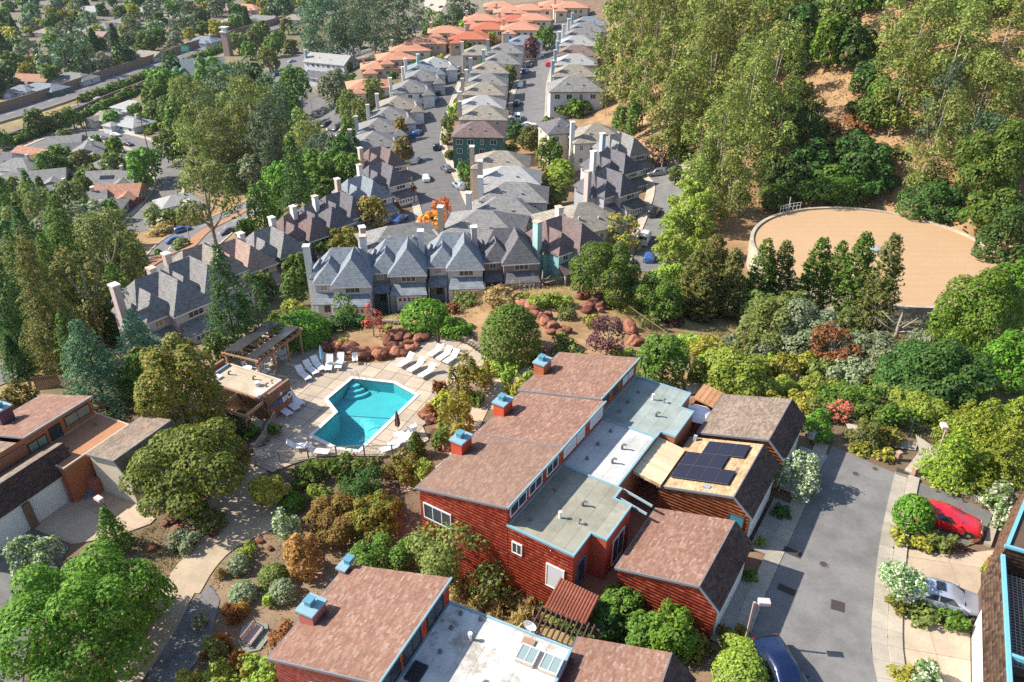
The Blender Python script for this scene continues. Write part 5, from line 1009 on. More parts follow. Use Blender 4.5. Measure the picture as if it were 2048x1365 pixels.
def house(kind, px, py, rz, roof, wall, w=10, d=11, ch=None, lab='', group=None, hgt=None, sc=1.0, **kw):
    mid = dict(hip=6.6, V=6.0, span=5.6, ranch=3.6, tall=8.6)[kind] * sc
    zb_ = kw.get('zb'); q = G(px, py, mid, True) if zb_ is None else P(px, py, zb_ + mid); z = float(tz(q[0], q[1])) if zb_ is None else zb_; o = thing('house', lab, 'house', (q[0], q[1], z), R(rz), group); o.scale = (sc, sc, sc); W_, Rf = MB(), MB(); rm, wm = SH[roof], WL[wall]; HS.append(o)
    if kind in ('hip', 'tall'):
        he = 5.6 if kind == 'hip' else 7.4; hr = he + min(w, d) * .23 + .5; hip(W_, Rf, -w / 2, w / 2, -d / 2, d / 2, he, hr, axis=kw.get('axis'), gable=kw.get('gable', False))
        if kw.get('wing', True): s = kw.get('side', 1); hip(W_, Rf, s * w / 2 - (2.2 if s > 0 else 1.2), s * w / 2 + (1.2 if s > 0 else 2.2), -d / 2 - 1.2, d / 2 - 3.0, he - .7, he + .9, axis='y')
        W_.build('wall', wm, o); Rf.build('roof', rm, o); f = -d / 2 - .03; n = max(2, int(w / 3)); lev = (1.6, 4.4) if kind == 'hip' else (1.5, 4.0, 6.2)
        for zz in lev:
            for i in range(n): x = -w / 2 + w * (i + .5) / n; win(o, (x * .9 - .4, f, zz), SU, SN, random.choice((.8, 1.3, 1.5)), 1.15, None, None, 1)
        for zz in lev[-1:]:
            for y in (-d / 4, d / 4): win(o, (w / 2 + .03, y, zz), EU, EN, 1.0, 1.1); win(o, (-w / 2 - .03, y, zz), WU, WN, 1.0, 1.1)
        if ch: chim(o, -w / 2 - .25, -d / 2 + 2.2, -2, hr + 1.3, CHM[ch])
        rvents(o, [(-w * .18, -d * .28, he + (hr - he) * .55), (w * .12, -d * .33, he + (hr - he) * .42)])
        if kw.get('door'):
            MB().box(-.9, .9, f - 1.2, f, 2.5, 2.7).build('porch_roof', SH['dark'], o); MB().box(-.5, .5, f - .04, f, 0, 2.1).build('door', WHITE, o)
            for x in (-.8, .8): MB().box(x - .06, x + .06, f - 1.1, f - 1.0, -1, 2.5).build('porch_post', WHITE, o)
    elif kind == 'V':
        hip(W_, Rf, -.8, 4.9, -4.5, 5.5, 5.4, 8.9, axis='y', ov=.35, half=.9); hip(W_, Rf, -3.9, .6, -3.0, 5.6, 5.3, 8.0, axis='y', ov=.35, half=.85); hip(W_, Rf, -3.88, 4.88, -.6, 6.1, 5.38, 8.85, axis='x', ov=.33, half=.72); hip(W_, Rf, -4.9, -2.6, -.5, 4.2, 5.0, 6.9, axis='y', ov=.25)
        W_.box(-.45, 4.75, -6.3, -4.4, -6, 2.65); W_.build('wall', wm, o)
        Rf.hull_quad_prism([(-.9, -6.75, 2.7), (5.2, -6.75, 2.7), (4.7, -4.4, 3.9), (-.3, -4.4, 3.9)], .14); Rf.hull_quad_prism([(-4.3, -5.0, 2.4), (-.95, -5.0, 2.4), (-.95, -2.9, 3.6), (-3.9, -2.9, 3.6)], .14); Rf.build('roof', rm, o)
        tr = MB()
        tr.bar((-1.18, -4.86, 5.22), (2.05, -4.86, 5.22), .08, .2).bar((2.05, -4.86, 5.22), (5.28, -4.86, 5.22), .08, .2).bar((-4.28, -3.37, 5.12), (-1.2, -3.37, 5.12), .08, .2); tr.build('fascia', TRIM, o)
        win(o, (2.2, -4.54, 4.6), SU, SN, 2.3, .95, None, None, 2); win(o, (-2.5, -3.04, 4.4), SU, SN, 1.1, .9, None, plain('red_curtain', (.4, .28, .24)) if random.random() < .6 else None, 1)
        wp = MB().box(.1, 4.25, -6.4, -6.31, -.2, 2.5).build('white_bay_front', WHITE, o)
        for i in range(5): win(wp, (.75 + i * .72, -6.42, 1.8), SU, SN, .45, .65, None, None, 0, bar=.06, rows=1)
        for x in (-.45, 4.75): MB().box(x - .35, x + .35, -6.75, -6.2, -6, 2.55).build('pier', wm, o)
        for x in (-4.1, -1.3): MB().box(x - .12, x + .12, -4.95, -4.75, -3, 2.35).build('porch_post', TRIM, o)
        MB().box(-2.9, -1.9, -3.07, -3.0, 0, 2.2).build('door', plain('door_dark', (.12, .08, .07)), o)
        for y in (-2.5, 1.5): win(o, (4.94, y, 4.2), EU, EN, .9, 1.2)
        win(o, (4.94, .0, 1.6), EU, EN, 1.2, 1.2); win(o, (-4.94, 1.5, 3.9), WU, WN, .9, 1.1)
        chim(o, -5.2, .8, -6, 10.0, CHM[ch or 'white'], .95); rvents(o, [(1.4, -2.6, 7.4), (3.2, -2.0, 7.0), (-2.3, -1.4, 7.1)])
    elif kind == 'span':
        hip(W_, Rf, -w / 2, w / 2, -d / 2, d / 2, 4.9, 6.9, ov=.55); hip(W_, Rf, -w / 2 + .8, -w / 2 + 5.6, -d / 2 - 2.6, -d / 2 + 3, 3.9, 5.4, ov=.5, axis='y'); hip(W_, Rf, w / 2 - 5, w / 2 + 1.4, d / 2 - 6, d / 2 - 1, 3.4, 4.7, ov=.5)
        W_.build('wall', wm, o); Rf.build('roof', rm, o)
        for x in (-.5, 2.2, 4.4): win(o, (x, -d / 2 - .03, 3.4), SU, SN, 1.2, 1.2)
        win(o, (-w / 2 + 3.2, -d / 2 - 2.63, 2.4), SU, SN, 1.6, 1.3); win(o, (w / 2 + .03, -d / 4, 3.4), EU, EN, 1.1, 1.2); win(o, (-w / 2 - .03, 0, 3.4), WU, WN, 1.1, 1.2)
        if ch: chim(o, -w / 2 + .9, d / 6, 3, 7.7, CHM[ch])
        if kw.get('deck'):
            MB().box(-w / 2 - 2, -w / 2 + 5, -d / 2 - 5.2, -d / 2 - 2.7, 1.5, 1.75).build('balcony', CHM['tan'], o)
            for x in (-w / 2 - 1.8, -w / 2 + 1.5, -w / 2 + 4.8): MB().box(x - .15, x + .15, -d / 2 - 5.1, -d / 2 - 4.8, -8, 2.8).build('balcony_post', CHM['tan'], o)
            MB().bar((-w / 2 - 2, -d / 2 - 5.1, 2.7), (-w / 2 + 5, -d / 2 - 5.1, 2.7), .1).bar((-w / 2 - 2, -d / 2 - 5.1, 2.2), (-w / 2 + 5, -d / 2 - 5.1, 2.2), .1).build('railing', CHM['tan'], o)
    elif kind == 'ranch':
        g = kw.get('gable', random.random() < .5); hip(W_, Rf, -w / 2, w / 2, -d / 2, d / 2, 2.7, 2.7 + min(w, d) * .19 + .25, ov=.5, gable=g)
        if kw.get('wing', True): s = kw.get('side', random.choice((-1, 1))); hip(W_, Rf, s * w * .28 - 2.6, s * w * .28 + 2.6, -d / 2 - 3.2, -d / 2 + 2, 2.6, 3.9, ov=.45, axis='y', gable=g)
        W_.build('wall', wm, o); Rf.build('roof', rm, o); MB().bar((-w / 2 - .5, -d / 2 - .53, 2.58), (w / 2 + .5, -d / 2 - .53, 2.58), .07, .2).build('fascia', TRIM, o)
        for x in (-w * .35, 0, w * .35): win(o, (x, -d / 2 - .03, 1.5), SU, SN, 1.5, 1.1)
        win(o, (w / 2 + .03, 0, 1.5), EU, EN, 1.3, 1.1); win(o, (-w / 2 - .03, 0, 1.5), WU, WN, 1.3, 1.1); s = -kw.get('side', 1); MB().box(s * w * .3 - 1.2, s * w * .3 + 1.2, -d / 2 - .06, -d / 2, 0, 2.1).build('garage_door', WHITE, o)
        if ch: chim(o, w * .2, .5, 2, 2.9 + min(w, d) * .19 + 1.0, CHM[ch])
        if kw.get('pv'):
            for i in range(4):
                a, b_ = -w * .2 + i * 1.1, 0; k = min(w, d) * .19 / (d / 2); MB().hull_quad_prism([(a, -d * .36, 2.95 + k * d * .16), (a + 1.05, -d * .36, 2.95 + k * d * .16), (a + 1.05, -d * .36 + 1.7, 2.95 + k * (d * .16 + 1.7)), (a, -d * .36 + 1.7, 2.95 + k * (d * .16 + 1.7))], .05).build('solar_panel', PV, o)
    return o
GF = 'steep roofed houses below the pool'
for (px, py, rf, wl_, c, lab) in [(682, 541, 'blue', 'pale', 'white', 'pale grey steep roofed house, leftmost of the four behind the pool'), (792, 520, 'blue', 'sage', 'white', 'sage grey steep roofed house behind the bright green hedge'), (905, 509, 'blue', 'pale', 'white', 'light grey steep roofed house behind the large round bush'), (1010, 499, 'dark', 'taupe', 'pink', 'taupe house with charcoal roof beside the teal house')]:
    house('V', px, py, 4 if px < 1000 else 8, rf, wl_, ch=c, lab=lab, group=GF, zb=-7.9, sc=.8)
house('V', 1128, 478, 40, 'plum', 'teal', ch='teal', lab='teal house with tall teal chimney and plum roof', group=GF, zb=-7.6, sc=.85)
for (px, py, rz, rf, wl_, c, lab) in [(322, 600, 52, 'grey', 'lavender', 'pink', 'lavender house with grey roof amid the conifers at left'), (384, 565, 52, 'grey', 'lavender', 'pink', 'lavender house half hidden behind the tall dark conifer'), (408, 536, 50, 'tan', 'tan', 'tan', 'tan roofed house behind the lavender houses'),
    (474, 522, 48, 'pink', 'tan', 'tan', 'house with pinkish brown roof above the parking court'), (543, 494, 46, 'grey', 'sage', 'white', 'sage house with mid grey roof, next up from the pink roofed one'), (600, 462, 46, 'plum', 'grey', 'white', 'grey house with plum roof, lower end of the steep gabled row'),
    (640, 440, 46, 'dark', 'grey', 'white', 'grey house with charcoal roof, middle of the steep gabled row'), (682, 420, 44, 'dark', 'grey', 'white', 'grey house with charcoal roof beside the yellow and red tree'), (724, 386, 40, 'blue', 'pale', 'tan', 'pale house with blue grey roof above the yellow and red tree'), (764, 357, 40, 'dark', 'pale', 'white', 'pale house with dark striped roof at the street bend'),
    (762, 322, 38, 'plum', 'beige', 'tan', 'beige house with plum brown roof at the street bend')]: house('V', px, py, rz, rf, wl_, ch=c, lab=lab, group='steep roofed houses left of the street', sc=.92, zb={322: -11, 384: -13.5, 408: -15, 474: -18}.get(px))
for (px, py, rz, rf, wl_, c, lab) in [(1216, 373, 38, 'dark', 'grey', 'pink', 'grey house with dormers beside the dark alley, lower of two'), (1224, 332, 38, 'dark', 'pale', 'white', 'pale house with charcoal roof beside the dark alley, upper of two'), (1243, 297, 30, 'grey', 'blue', 'blue', 'blue grey house with a gabled dormer by the plum tree')]: house('V', px, py, rz, rf, wl_, ch=c, lab=lab, group='steep roofed houses right of the street', sc=.92)
house('hip', 1160, 428, 28, 'tan', 'beige', 12, 11, 'white', lab='beige house with broad tan grey roof behind the teal house', wing=False)
house('hip', 800, 466, 22, 'grey', 'grey', 13, 9, 'pink', lab='grey roofed house tucked behind the front row, with pink chimney')
house('hip', 970, 442, -8, 'grey', 'cream', 13.5, 11, 'tan', lab='cream house with long grey roof beside the orange tree', wing=False, axis='x')
house('hip', 1012, 411, -6, 'grey', 'blue', 12.5, 9, 'white', lab='pale blue house with grey roof and white chimney', wing=False, axis='x')
house('tall', 1030, 376, -4, 'grey', 'grey', 12, 8, 'white', lab='grey house with chimney, third up the block by the street', wing=False, axis='x')
house('tall', 1022, 343, -4, 'white', 'cream', 11.5, 8, 'tan', lab='cream house with almost white roof by the street', wing=False, axis='x')
house('tall', 1003, 314, -4, 'tan', 'beige', 11.5, 9, 'tan', lab='tall beige house with flat looking tan roof by the street', wing=False, axis='x')
house('tall', 959, 254, -3, 'plum', 'green', 12, 9, None, lab='dark green house with plum roof facing the camera', wing=False, axis='x', door=True)
M2 = [(969, 223, 'tan', 'lavender', 'pink'), (966, 203, 'white', 'white', 'white'), (969, 176, 'tan', 'beige', 'tan'), (975, 158, 'grey', 'white', 'white'), (981, 134, 'tan', 'teal', 'blue'), (1005, 117, 'grey', 'beige', 'blue'), (1012, 96, 'grey', 'pale', 'blue'), (961, 100, 'tan', 'beige', 'white'), (1050, 80, 'blue', 'pale', 'blue')]
NAMEC = dict(tan='tan grey', white='nearly white', grey='grey', blue='blue grey', dark='charcoal', plum='plum', orange='orange tile', red='red tile', brown='brown', rbrown='red brown', pink='pinkish brown')
for i, (px, py, rf, wl_, c) in enumerate(M2): house('hip', px, py, -2, rf, wl_, 12, 9.5, c, lab=f'{wl_} house with {NAMEC[rf]} roof between the two streets, {ORD[i + 1]} beyond the green house', wing=False, axis='x', group='houses between the two streets')
L2 = [(748, 276, 'grey', 'grey', 'blue'), (757, 249, 'grey', 'blue', 'blue'), (778, 226, 'grey', 'pale', 'white'), (795, 204, 'tan', 'white', 'white'), (819, 172, 'grey', 'pale', 'white'), (842, 150, 'grey', 'grey', 'white'), (869, 124, 'white', 'pale', 'teal'), (845, 133, 'blue', 'pale', 'white')]
for i, (px, py, rf, wl_, c) in enumerate(L2): house('hip', px, py, 12, rf, wl_, 11.5, 10, c, lab=f'{wl_} house with {NAMEC[rf]} roof left of the street, {ORD[i + 1]} up from the bend', axis='y', group='houses left of the street')
R2 = [(1151, 166, 'grey', 'pale', None), (1148, 140, 'tan', 'grey', 'blue'), (1151, 118, 'white', 'grey', 'blue'), (1154, 100, 'brown', 'white', 'blue'), (1156, 81, 'white', 'grey', 'blue'), (1163, 66, 'grey', 'pale', 'white'), (1178, 42, 'blue', 'white', 'blue'), (1172, 54, 'grey', 'grey', 'white')]
for i, (px, py, rf, wl_, c) in enumerate(R2): house('hip', px, py, 1, rf, wl_, 12.5, 9, c, lab=f'{wl_} house with {NAMEC[rf]} roof right of the far street, {ORD[i + 1]} from its near end', axis='x', door=(i == 0), wing=False, group='houses right of the far street', sc=1.15 if i == 0 else 1.0)
house('tall', 1120, 246, 14, 'dark', 'beige', 8, 9, None, lab='tall plain beige house with a dark peaked roof', wing=False); house('hip', 1192, 264, 8, 'tan', 'cream', 12, 10, 'white', lab='cream house with wide tan grey roof behind the blue umbrella')
O2_ = [(737, 165, 'orange', 'cream', 1), (762, 128, 'orange', 'pink', 0), (793, 110, 'orange', 'cream', 0), (819, 93, 'orange', 'cream', 0), (852, 79, 'orange', 'tan', 0), (893, 58, 'orange', 'cream', 0), (938, 70, 'red', 'tan', 0), (963, 34, 'orange', 'cream', 0), (978, 51, 'red', 'pink', 0), (1022, 19, 'orange', 'cream', 0), (1058, 14, 'orange', 'pink', 0), (1040, 52, 'orange', 'cream', 0), (1066, 33, 'orange', 'cream', 0), (1030, 36, 'red', 'cream', 0), (1112, 6, 'orange', 'pink', 0), (1140, 9, 'orange', 'cream', 0), (1000, 8, 'orange', 'cream', 0)]
for i, (px, py, rf, wl_, dk_) in enumerate(O2_):
    o = house('span', px, py, [14, 10, 12, 10, 8, 4, 0][min(i, 6)], rf, wl_, 15, 12, 'tan' if i % 2 else None, group='tile roofed houses', deck=dk_)
    if dk_: o['label'] = 'cream house with orange tiles and a posted balcony above the lower road'
    else: pend(o, f'{wl_} walled house with {NAMEC[rf]} roof', 'at the top of the streets')
VR = [(263, 240, -28, 'white', 'white', 15, 11), (219, 230, -28, 'tan', 'cream', 10, 10), (268, 208, -25, 'white', 'blue', 16, 11), (226, 350, 8, 'grey', 'beige', 15, 12), (236, 377, 8, 'rbrown', 'tan', 14, 11), (240, 316, -12, 'grey', 'taupe', 14, 12), (174, 296, 18, 'grey', 'blue', 11, 12), (130, 280, 15, 'grey', 'teal', 12, 12), (155, 292, 10, 'dark', 'green', 10, 10), (41, 325, -10, 'grey', 'beige', 15, 12), (79, 350, 20, 'grey', 'cream', 16, 12), (20, 352, 15, 'grey', 'pale', 12, 10), (113, 376, 30, 'grey', 'grey', 13, 10), (20, 312, -20, 'dark', 'grey', 13, 10), (68, 302, -20, 'rbrown', 'tan', 14, 10),
      (65, 154, -10, 'rbrown', 'brown', 22, 11), (148, 152, -14, 'grey', 'pale', 20, 12), (88, 172, -18, 'blue', 'green', 20, 11), (45, 175, -10, 'blue', 'blue', 12, 10), (196, 121, -15, 'dark', 'grey', 16, 12), (300, 107, -22, 'tan', 'beige', 15, 11), (190, 68, -10, 'pink', 'cream', 18, 12), (164, 60, -12, 'white', 'white', 15, 11), (205, 50, -15, 'grey', 'cream', 16, 12), (181, 18, -15, 'white', 'pale', 22, 14), (291, 20, -10, 'white', 'white', 20, 12), (430, 50, -20, 'grey', 'cream', 20, 13), (470, 40, -18, 'white', 'cream', 18, 12), (496, 14, -18, 'orange', 'pink', 22, 14), (530, 36, -18, 'grey', 'cream', 18, 12), (445, 16, -15, 'pink', 'cream', 18, 12), (385, 12, -15, 'orange', 'cream', 16, 12), (345, 34, -15, 'tan', 'cream', 18, 12), (30, 82, -12, 'white', 'cream', 16, 12), (250, 40, -15, 'grey', 'pale', 16, 12), (560, 16, -15, 'white', 'pink', 18, 12), (590, 34, -15, 'tan', 'cream', 16, 12), (100, 60, -12, 'pink', 'cream', 16, 12), (75, 110, -14, 'rbrown', 'cream', 16, 12), (410, 78, -18, 'blue', 'pale', 18, 12), (0, 160, -14, 'grey', 'cream', 14, 12), (60, 470, 25, 'rbrown', 'tan', 12, 9), (80, 455, 25, 'rbrown', 'brown', 10, 9), (100, 395, 25, 'grey', 'beige', 12, 10), (350, 395, 40, 'white', 'pale', 10, 8), (170, 392, 20, 'grey', 'cream', 12, 10), (212, 405, 10, 'grey', 'grey', 10, 9)]
for i, (px, py, rz, rf, wl_, w_, d_) in enumerate(VR):
    o = house('ranch', px, py, rz, rf, wl_, w_, d_, 'white' if i % 3 == 0 else None, group='low houses in the valley', pv=i in (16, 3))
    pend(o, f'low {wl_} house with {NAMEC[rf]} roof', 'beyond the freeway' if py < 180 else 'in the valley at left')
house('hip', 662, 118, -24, 'white', 'white', 22, 12, 'blue', lab='long white two storey building by the parking lot', gable=True, wing=False, axis='x'); house('ranch', 640, 148, -24, 'dark', 'white', 20, 9, lab='low dark roofed building beside the parking lot')
chh = thing('church', 'church hall with large dark slate coloured gable roof beside the freeway', 'church', G(398, 150, 3), R(-19 + 40)); z = float(tz(chh.location[0], chh.location[1])); chh.location[2] = z; W_, Rf = MB(), MB(); hip(W_, Rf, -13, 13, -9, 9, 4, 11, ov=.6, axis='x', gable=True); W_.build('wall', WL['white'], chh); Rf.build('roof', SH['blue'], chh)
for k in range(6): win(chh, (-10 + k * 4, -9.04, 2.2), SU, SN, 1.6, 2)
q = G(458, 112); ct = thing('bell_tower', 'tall slender brown tower with pale top beside the freeway', 'tower', (*q[:2], float(tz(*q[:2]))), R(-15))
def topz(q, pyt):
    lo, hi = q[2], q[2] + 80
    for _ in range(40):
        m_ = (lo + hi) / 2
        if proj(q[0], q[1], m_)[1] > pyt: lo = m_
        else: hi = m_
    return lo - q[2]
ht = topz(q, 54); MB().box(-1.9, 1.9, -1.9, 1.9, -1, ht - 3).build('shaft', plain('tower_brown', (.36, .27, .22), .85), ct); MB().box(-2.3, 2.3, -2.3, 2.3, ht - 3, ht - 2.4).box(-1.3, 1.3, -1.3, 1.3, ht - 2.4, ht - .6).box(-2.2, 2.2, -2.2, 2.2, ht - .6, ht).build('belfry', plain('tower_white', (.66, .64, .62)), ct)
# freeway walls, sign and poles
def wallalong(p, off, h, mat, lab, nm='freeway_wall', th=.4):
    r = offset(p, off); o = thing(nm, lab, 'wall', (*r[0], float(tz(*r[0]))), 0, 'freeway walls'); L0 = np.array(o.location)
    for i in range(0, len(r) - 1):
        a, b = r[i], r[i + 1]; za, zb_ = float(tz(*a)), float(tz(*b)); MB().bar((a[0] - L0[0], a[1] - L0[1], za + h / 2 - .5 - L0[2]), (b[0] - L0[0], b[1] - L0[1], zb_ + h / 2 - .5 - L0[2]), th, h + 1).build('wall_panel', mat, o)
SW = plain('brown_block_wall', (.26, .17, .13), .9, .25, .8)
wallalong(FW1, -10, 4.0, SW, 'long brown sound wall along the far side of the freeway'); wallalong(FW1, 7.6, .9, CONCL, 'low concrete barrier in the middle of the freeway'); wallalong(FW2, 6.6, 3.4, SW, 'brown wall between the near carriageway and the valley houses')
q = G(374, 118); sg = thing('freeway_sign', 'green overhead sign board beside the freeway', 'road sign', q, R(-8)); h_ = topz(q, 92)
MB().box(-2.6, 2.6, -.1, .1, h_ - 3.2, h_).build('sign_board', glossy('sign_green', (.03, .40, .24), .5), sg); MB().box(-2.5, -2.3, .1, .3, -.5, h_ - .2).box(2.3, 2.5, .1, .3, -.5, h_ - .2).build('post', STL, sg)
for k, (x0, x1) in enumerate(((-2.1, 1.6), (-2.1, 2.0), (-2.1, .9))): MB().box(x0, x1, -.12, -.1, h_ - .9 - k * .8, h_ - .68 - k * .8).build('white_text_line', LINE, sg)
WOODP = plain('pole_wood', (.17, .12, .09), .9, .2); TOPS = []
for (bx, by, tx, ty, lab) in [(323, 408, 285, 233, 'tall leaning looking timber utility pole by the valley street'), (176, 280, 150, 203, 'timber utility pole at the valley street corner'), (188, 162, 178, 126, 'utility pole beyond the freeway, right of the pair'), (165, 150, 127, 122, 'utility pole beyond the freeway, left of the pair'), (8, 330, 0, 262, 'utility pole at the left picture edge')]:
    q = G(bx, by); h_ = topz(q, ty); o = thing('utility_pole', lab, 'utility pole', q, R(30), 'timber utility poles'); mb = MB(); mb.lathe([(.2, -.5), (.13, h_)], 7); mb.build('pole', WOODP, o)
    for k in range(2): MB().box(-1.3, 1.3, -.06, .06, h_ - .7 - k * 1.1, h_ - .55 - k * 1.1).build('crossarm', WOODP, o)
    for x in (-1.2, -.5, .5, 1.2): MB().lathe([(.06, h_ - .55), (.05, h_ - .3)], 5, (x, 0)).build('insulator', plain('insulator', (.5, .5, .48)), o)
    TOPS.append(np.array([q[0], q[1], q[2] + h_ - .3]))
for i, (a, b) in enumerate(((0, 1), (1, 4), (1, 2), (2, 3))):
    o = MB(); 
    for s in (-1.1, 1.1):
        pp = [TOPS[a] + (TOPS[b] - TOPS[a]) * t + np.array([s, 0, -1.6 * 4 * t * (1 - t)]) for t in np.linspace(0, 1, 9)]; o.tube(pp, .035, 3)
    w_ = o.build('power_line', DARK); tag(w_, ['pair of wires from the tall pole to the street corner pole', 'pair of wires running to the left picture edge', 'pair of wires crossing the freeway', 'pair of wires between the poles beyond the freeway'][i], 'power line', 'overhead wires')
def slight(px, py, ty, rz, lab):
    q = G(px, py); h_ = topz(q, ty); o = thing('street_lamp', lab, 'street lamp', q, R(rz), 'tall street lamps'); m_ = plain('lamp_grey', (.42, .42, .42), .5); MB().lathe([(.12, -.3), (.07, h_ - .4)], 7).build('post', m_, o); MB().tube([(0, 0, h_ - .5), (.4, 0, h_ - .1), (1.8, 0, h_)], .05, 5).build('arm', m_, o); MB().box(1.6, 2.4, -.15, .15, h_ - .08, h_ + .06).build('lamp_head', m_, o)
for a in [(381, 486, 411, 40, 'tall grey lamp on the red brown median'), (424, 102, 72, 200, 'grey lamp on the freeway near the tower'), (277, 182, 165, 0, 'grey lamp by the near freeway wall'), (628, 250, 200, 200, 'grey lamp on the lower road left of the junction'), (780, 56, 20, 0, 'lamp in the far parking area')]: slight(*a)

# ------------------------------------------------------------------ cars
PAINT = {k: glossy('paint_' + k, c, .22, .5, .0 if k in ('white', 'red') else .35, 1.0) for k, c in dict(red=(.62, .015, .03), silver=(.42, .46, .55), navy=(.008, .018, .07), white=(.74, .74, .74), black=(.02, .02, .024), grey=(.16, .17, .18), blue=(.05, .13, .33)).items()}
TYR = plain('tyre', (.02, .02, .02), .85, .1); RIM = glossy('rim', (.5, .5, .52), .3, .5, .8); CGL = glossy('car_glass', (.02, .028, .035), .05, .6); LGT = glossy('headlight', (.75, .75, .72), .1); RLT = glossy('tail_light', (.4, .02, .02), .2)
def carmesh(kind):
    L, Wd, HT = dict(sedan=(4.75, 1.84, 1.44), hatch=(4.35, 1.78, 1.5), van=(5.0, 1.95, 2.0), suv=(4.6, 1.88, 1.68))[kind]
    # station: x, width factor, shoulder height, cabin fraction (0 bonnet or boot .. 1 full roof)
    ST = dict(sedan=[(-1, .80, .62, 0), (-.97, .90, .86, 0), (-.86, .97, .97, 0), (-.70, 1, .98, .06), (-.42, 1, .97, .93), (-.24, 1, .96, 1), (-.02, 1, .95, 1), (.10, 1, .94, .93), (.42, .99, .92, .06), (.62, .98, .86, 0), (.82, .94, .79, 0), (.94, .84, .70, 0), (1, .70, .55, 0)],
              hatch=[(-1, .82, .66, 0), (-.98, .90, .92, .12), (-.86, .97, .98, .80), (-.66, 1, .98, .95), (-.40, 1, .97, 1), (-.15, 1, .96, 1), (.02, 1, .95, .93), (.42, .99, .93, .08), (.60, .98, .88, 0), (.80, .95, .80, 0), (.93, .85, .70, 0), (1, .68, .55, 0)],
              suv=[(-1, .84, .72, 0), (-.985, .92, 1.0, .12), (-.92, .97, 1.04, .85), (-.70, 1, 1.05, .98), (-.40, 1, 1.04, 1), (-.10, 1, 1.03, 1), (.08, 1, 1.02, .93), (.40, .99, 1.0, .08), (.60, .98, .97, 0), (.82, .95, .91, 0), (.95, .88, .80, 0), (1, .74, .62, 0)],
              van=[(-1, .88, .8, 0), (-.99, .95, 1.05, .15), (-.95, .98, 1.1, .92), (-.7, 1, 1.1, 1), (-.3, 1, 1.1, 1), (.1, 1, 1.1, 1), (.3, 1, 1.1, .95), (.62, .99, 1.06, .1), (.78, .97, 1.0, 0), (.93, .92, .9, 0), (1, .8, .66, 0)])[kind]
    hw = Wd / 2; V, F = [], []; k = 13; g = .86 if kind == 'van' else .74
    for (x, wk, zs, c) in ST:
        w = hw * wk; zr = zs + .05 + (HT - zs - .05) * c; wr = w * (.84 - (.84 - g) * c); half = [(w * .90, .24), (w * .985, .40), (w, .62), (w * .965, zs), (wr, zr - .09 * c - .015), (wr * .62, zr - .015), (0, zr)]
        V += [(x * L / 2, y, z) for y, z in half] + [(x * L / 2, -y, z) for y, z in half[-2::-1]]
    n = len(ST)
    for i in range(n - 1):
        for j in range(k - 1): a = i * k + j; F.append((a, a + k, a + k + 1, a + 1))
    F.append(tuple(range(k))); F.append(tuple((n - 1) * k + j for j in range(k - 1, -1, -1))); F.append(tuple([i * k for i in range(n)] + [i * k + k - 1 for i in range(n - 1, -1, -1)]))
    mb = MB(); mb.v, mb.f = V, F; body = mb.mesh('car_body', None, True); Va = [np.array(v) for v in V]; parts = []
    def pane(nm, q, k0=.1):
        m = sum(q) / 4; nn_ = np.cross(q[1] - q[0], q[3] - q[0]); nn_ = nn_ / np.linalg.norm(nn_); nn_ = nn_ if nn_ @ (m - np.array([0, 0, .7])) > 0 else -nn_
        q = [v + (m - v) * k0 + nn_ * .014 for v in q]
        if np.cross(q[1] - q[0], q[3] - q[0]) @ nn_ < 0: q = q[::-1]
        parts.append((nm, MB().face(q).mesh(nm, CGL)))
    full = [i for i in range(n) if ST[i][3] > .75]; i0, i1 = full[0], full[-1]; G_ = lambda i, j: Va[i * k + j]
    pane('windscreen', [G_(i1 + 1, 4), G_(i1 + 1, 8), G_(i1, 8), G_(i1, 4)], .09); pane('rear_window', [G_(i0 - 1, 4), G_(i0 - 1, 8), G_(i0, 8), G_(i0, 4)], .14)
    for (jl, ju) in ((3, 4), (9, 8)):
        im = (i0 + i1) // 2; lo, up = G_(im, jl), G_(im, ju); A_, B_ = G_(i0, jl), G_(i1, jl); C_, D_ = G_(i1, ju), G_(i0, ju); A2 = G_(i0 - 1, jl) * .55 + A_ * .45; B2 = G_(i1 + 1, jl) * .62 + B_ * .38
        pane('side_window', [A2, lo, up, D_], .12); pane('side_window', [lo, B2, C_, up], .12)
    return body, parts, L, Wd, HT
CM = {k: carmesh(k) for k in ('sedan', 'hatch', 'van', 'suv')}; TM = None
tyre_m = MB().lathe([(.2, -.11), (.33, -.11), (.34, -.06), (.34, .06), (.33, .11), (.2, .11)], 16).mesh('tyre', TYR); rm_b = MB(); rm_b.lathe([(.21, .085), (.2, .1), (.06, .12)], 12); rim_m = rm_b.mesh('rim', RIM)
BM = {}
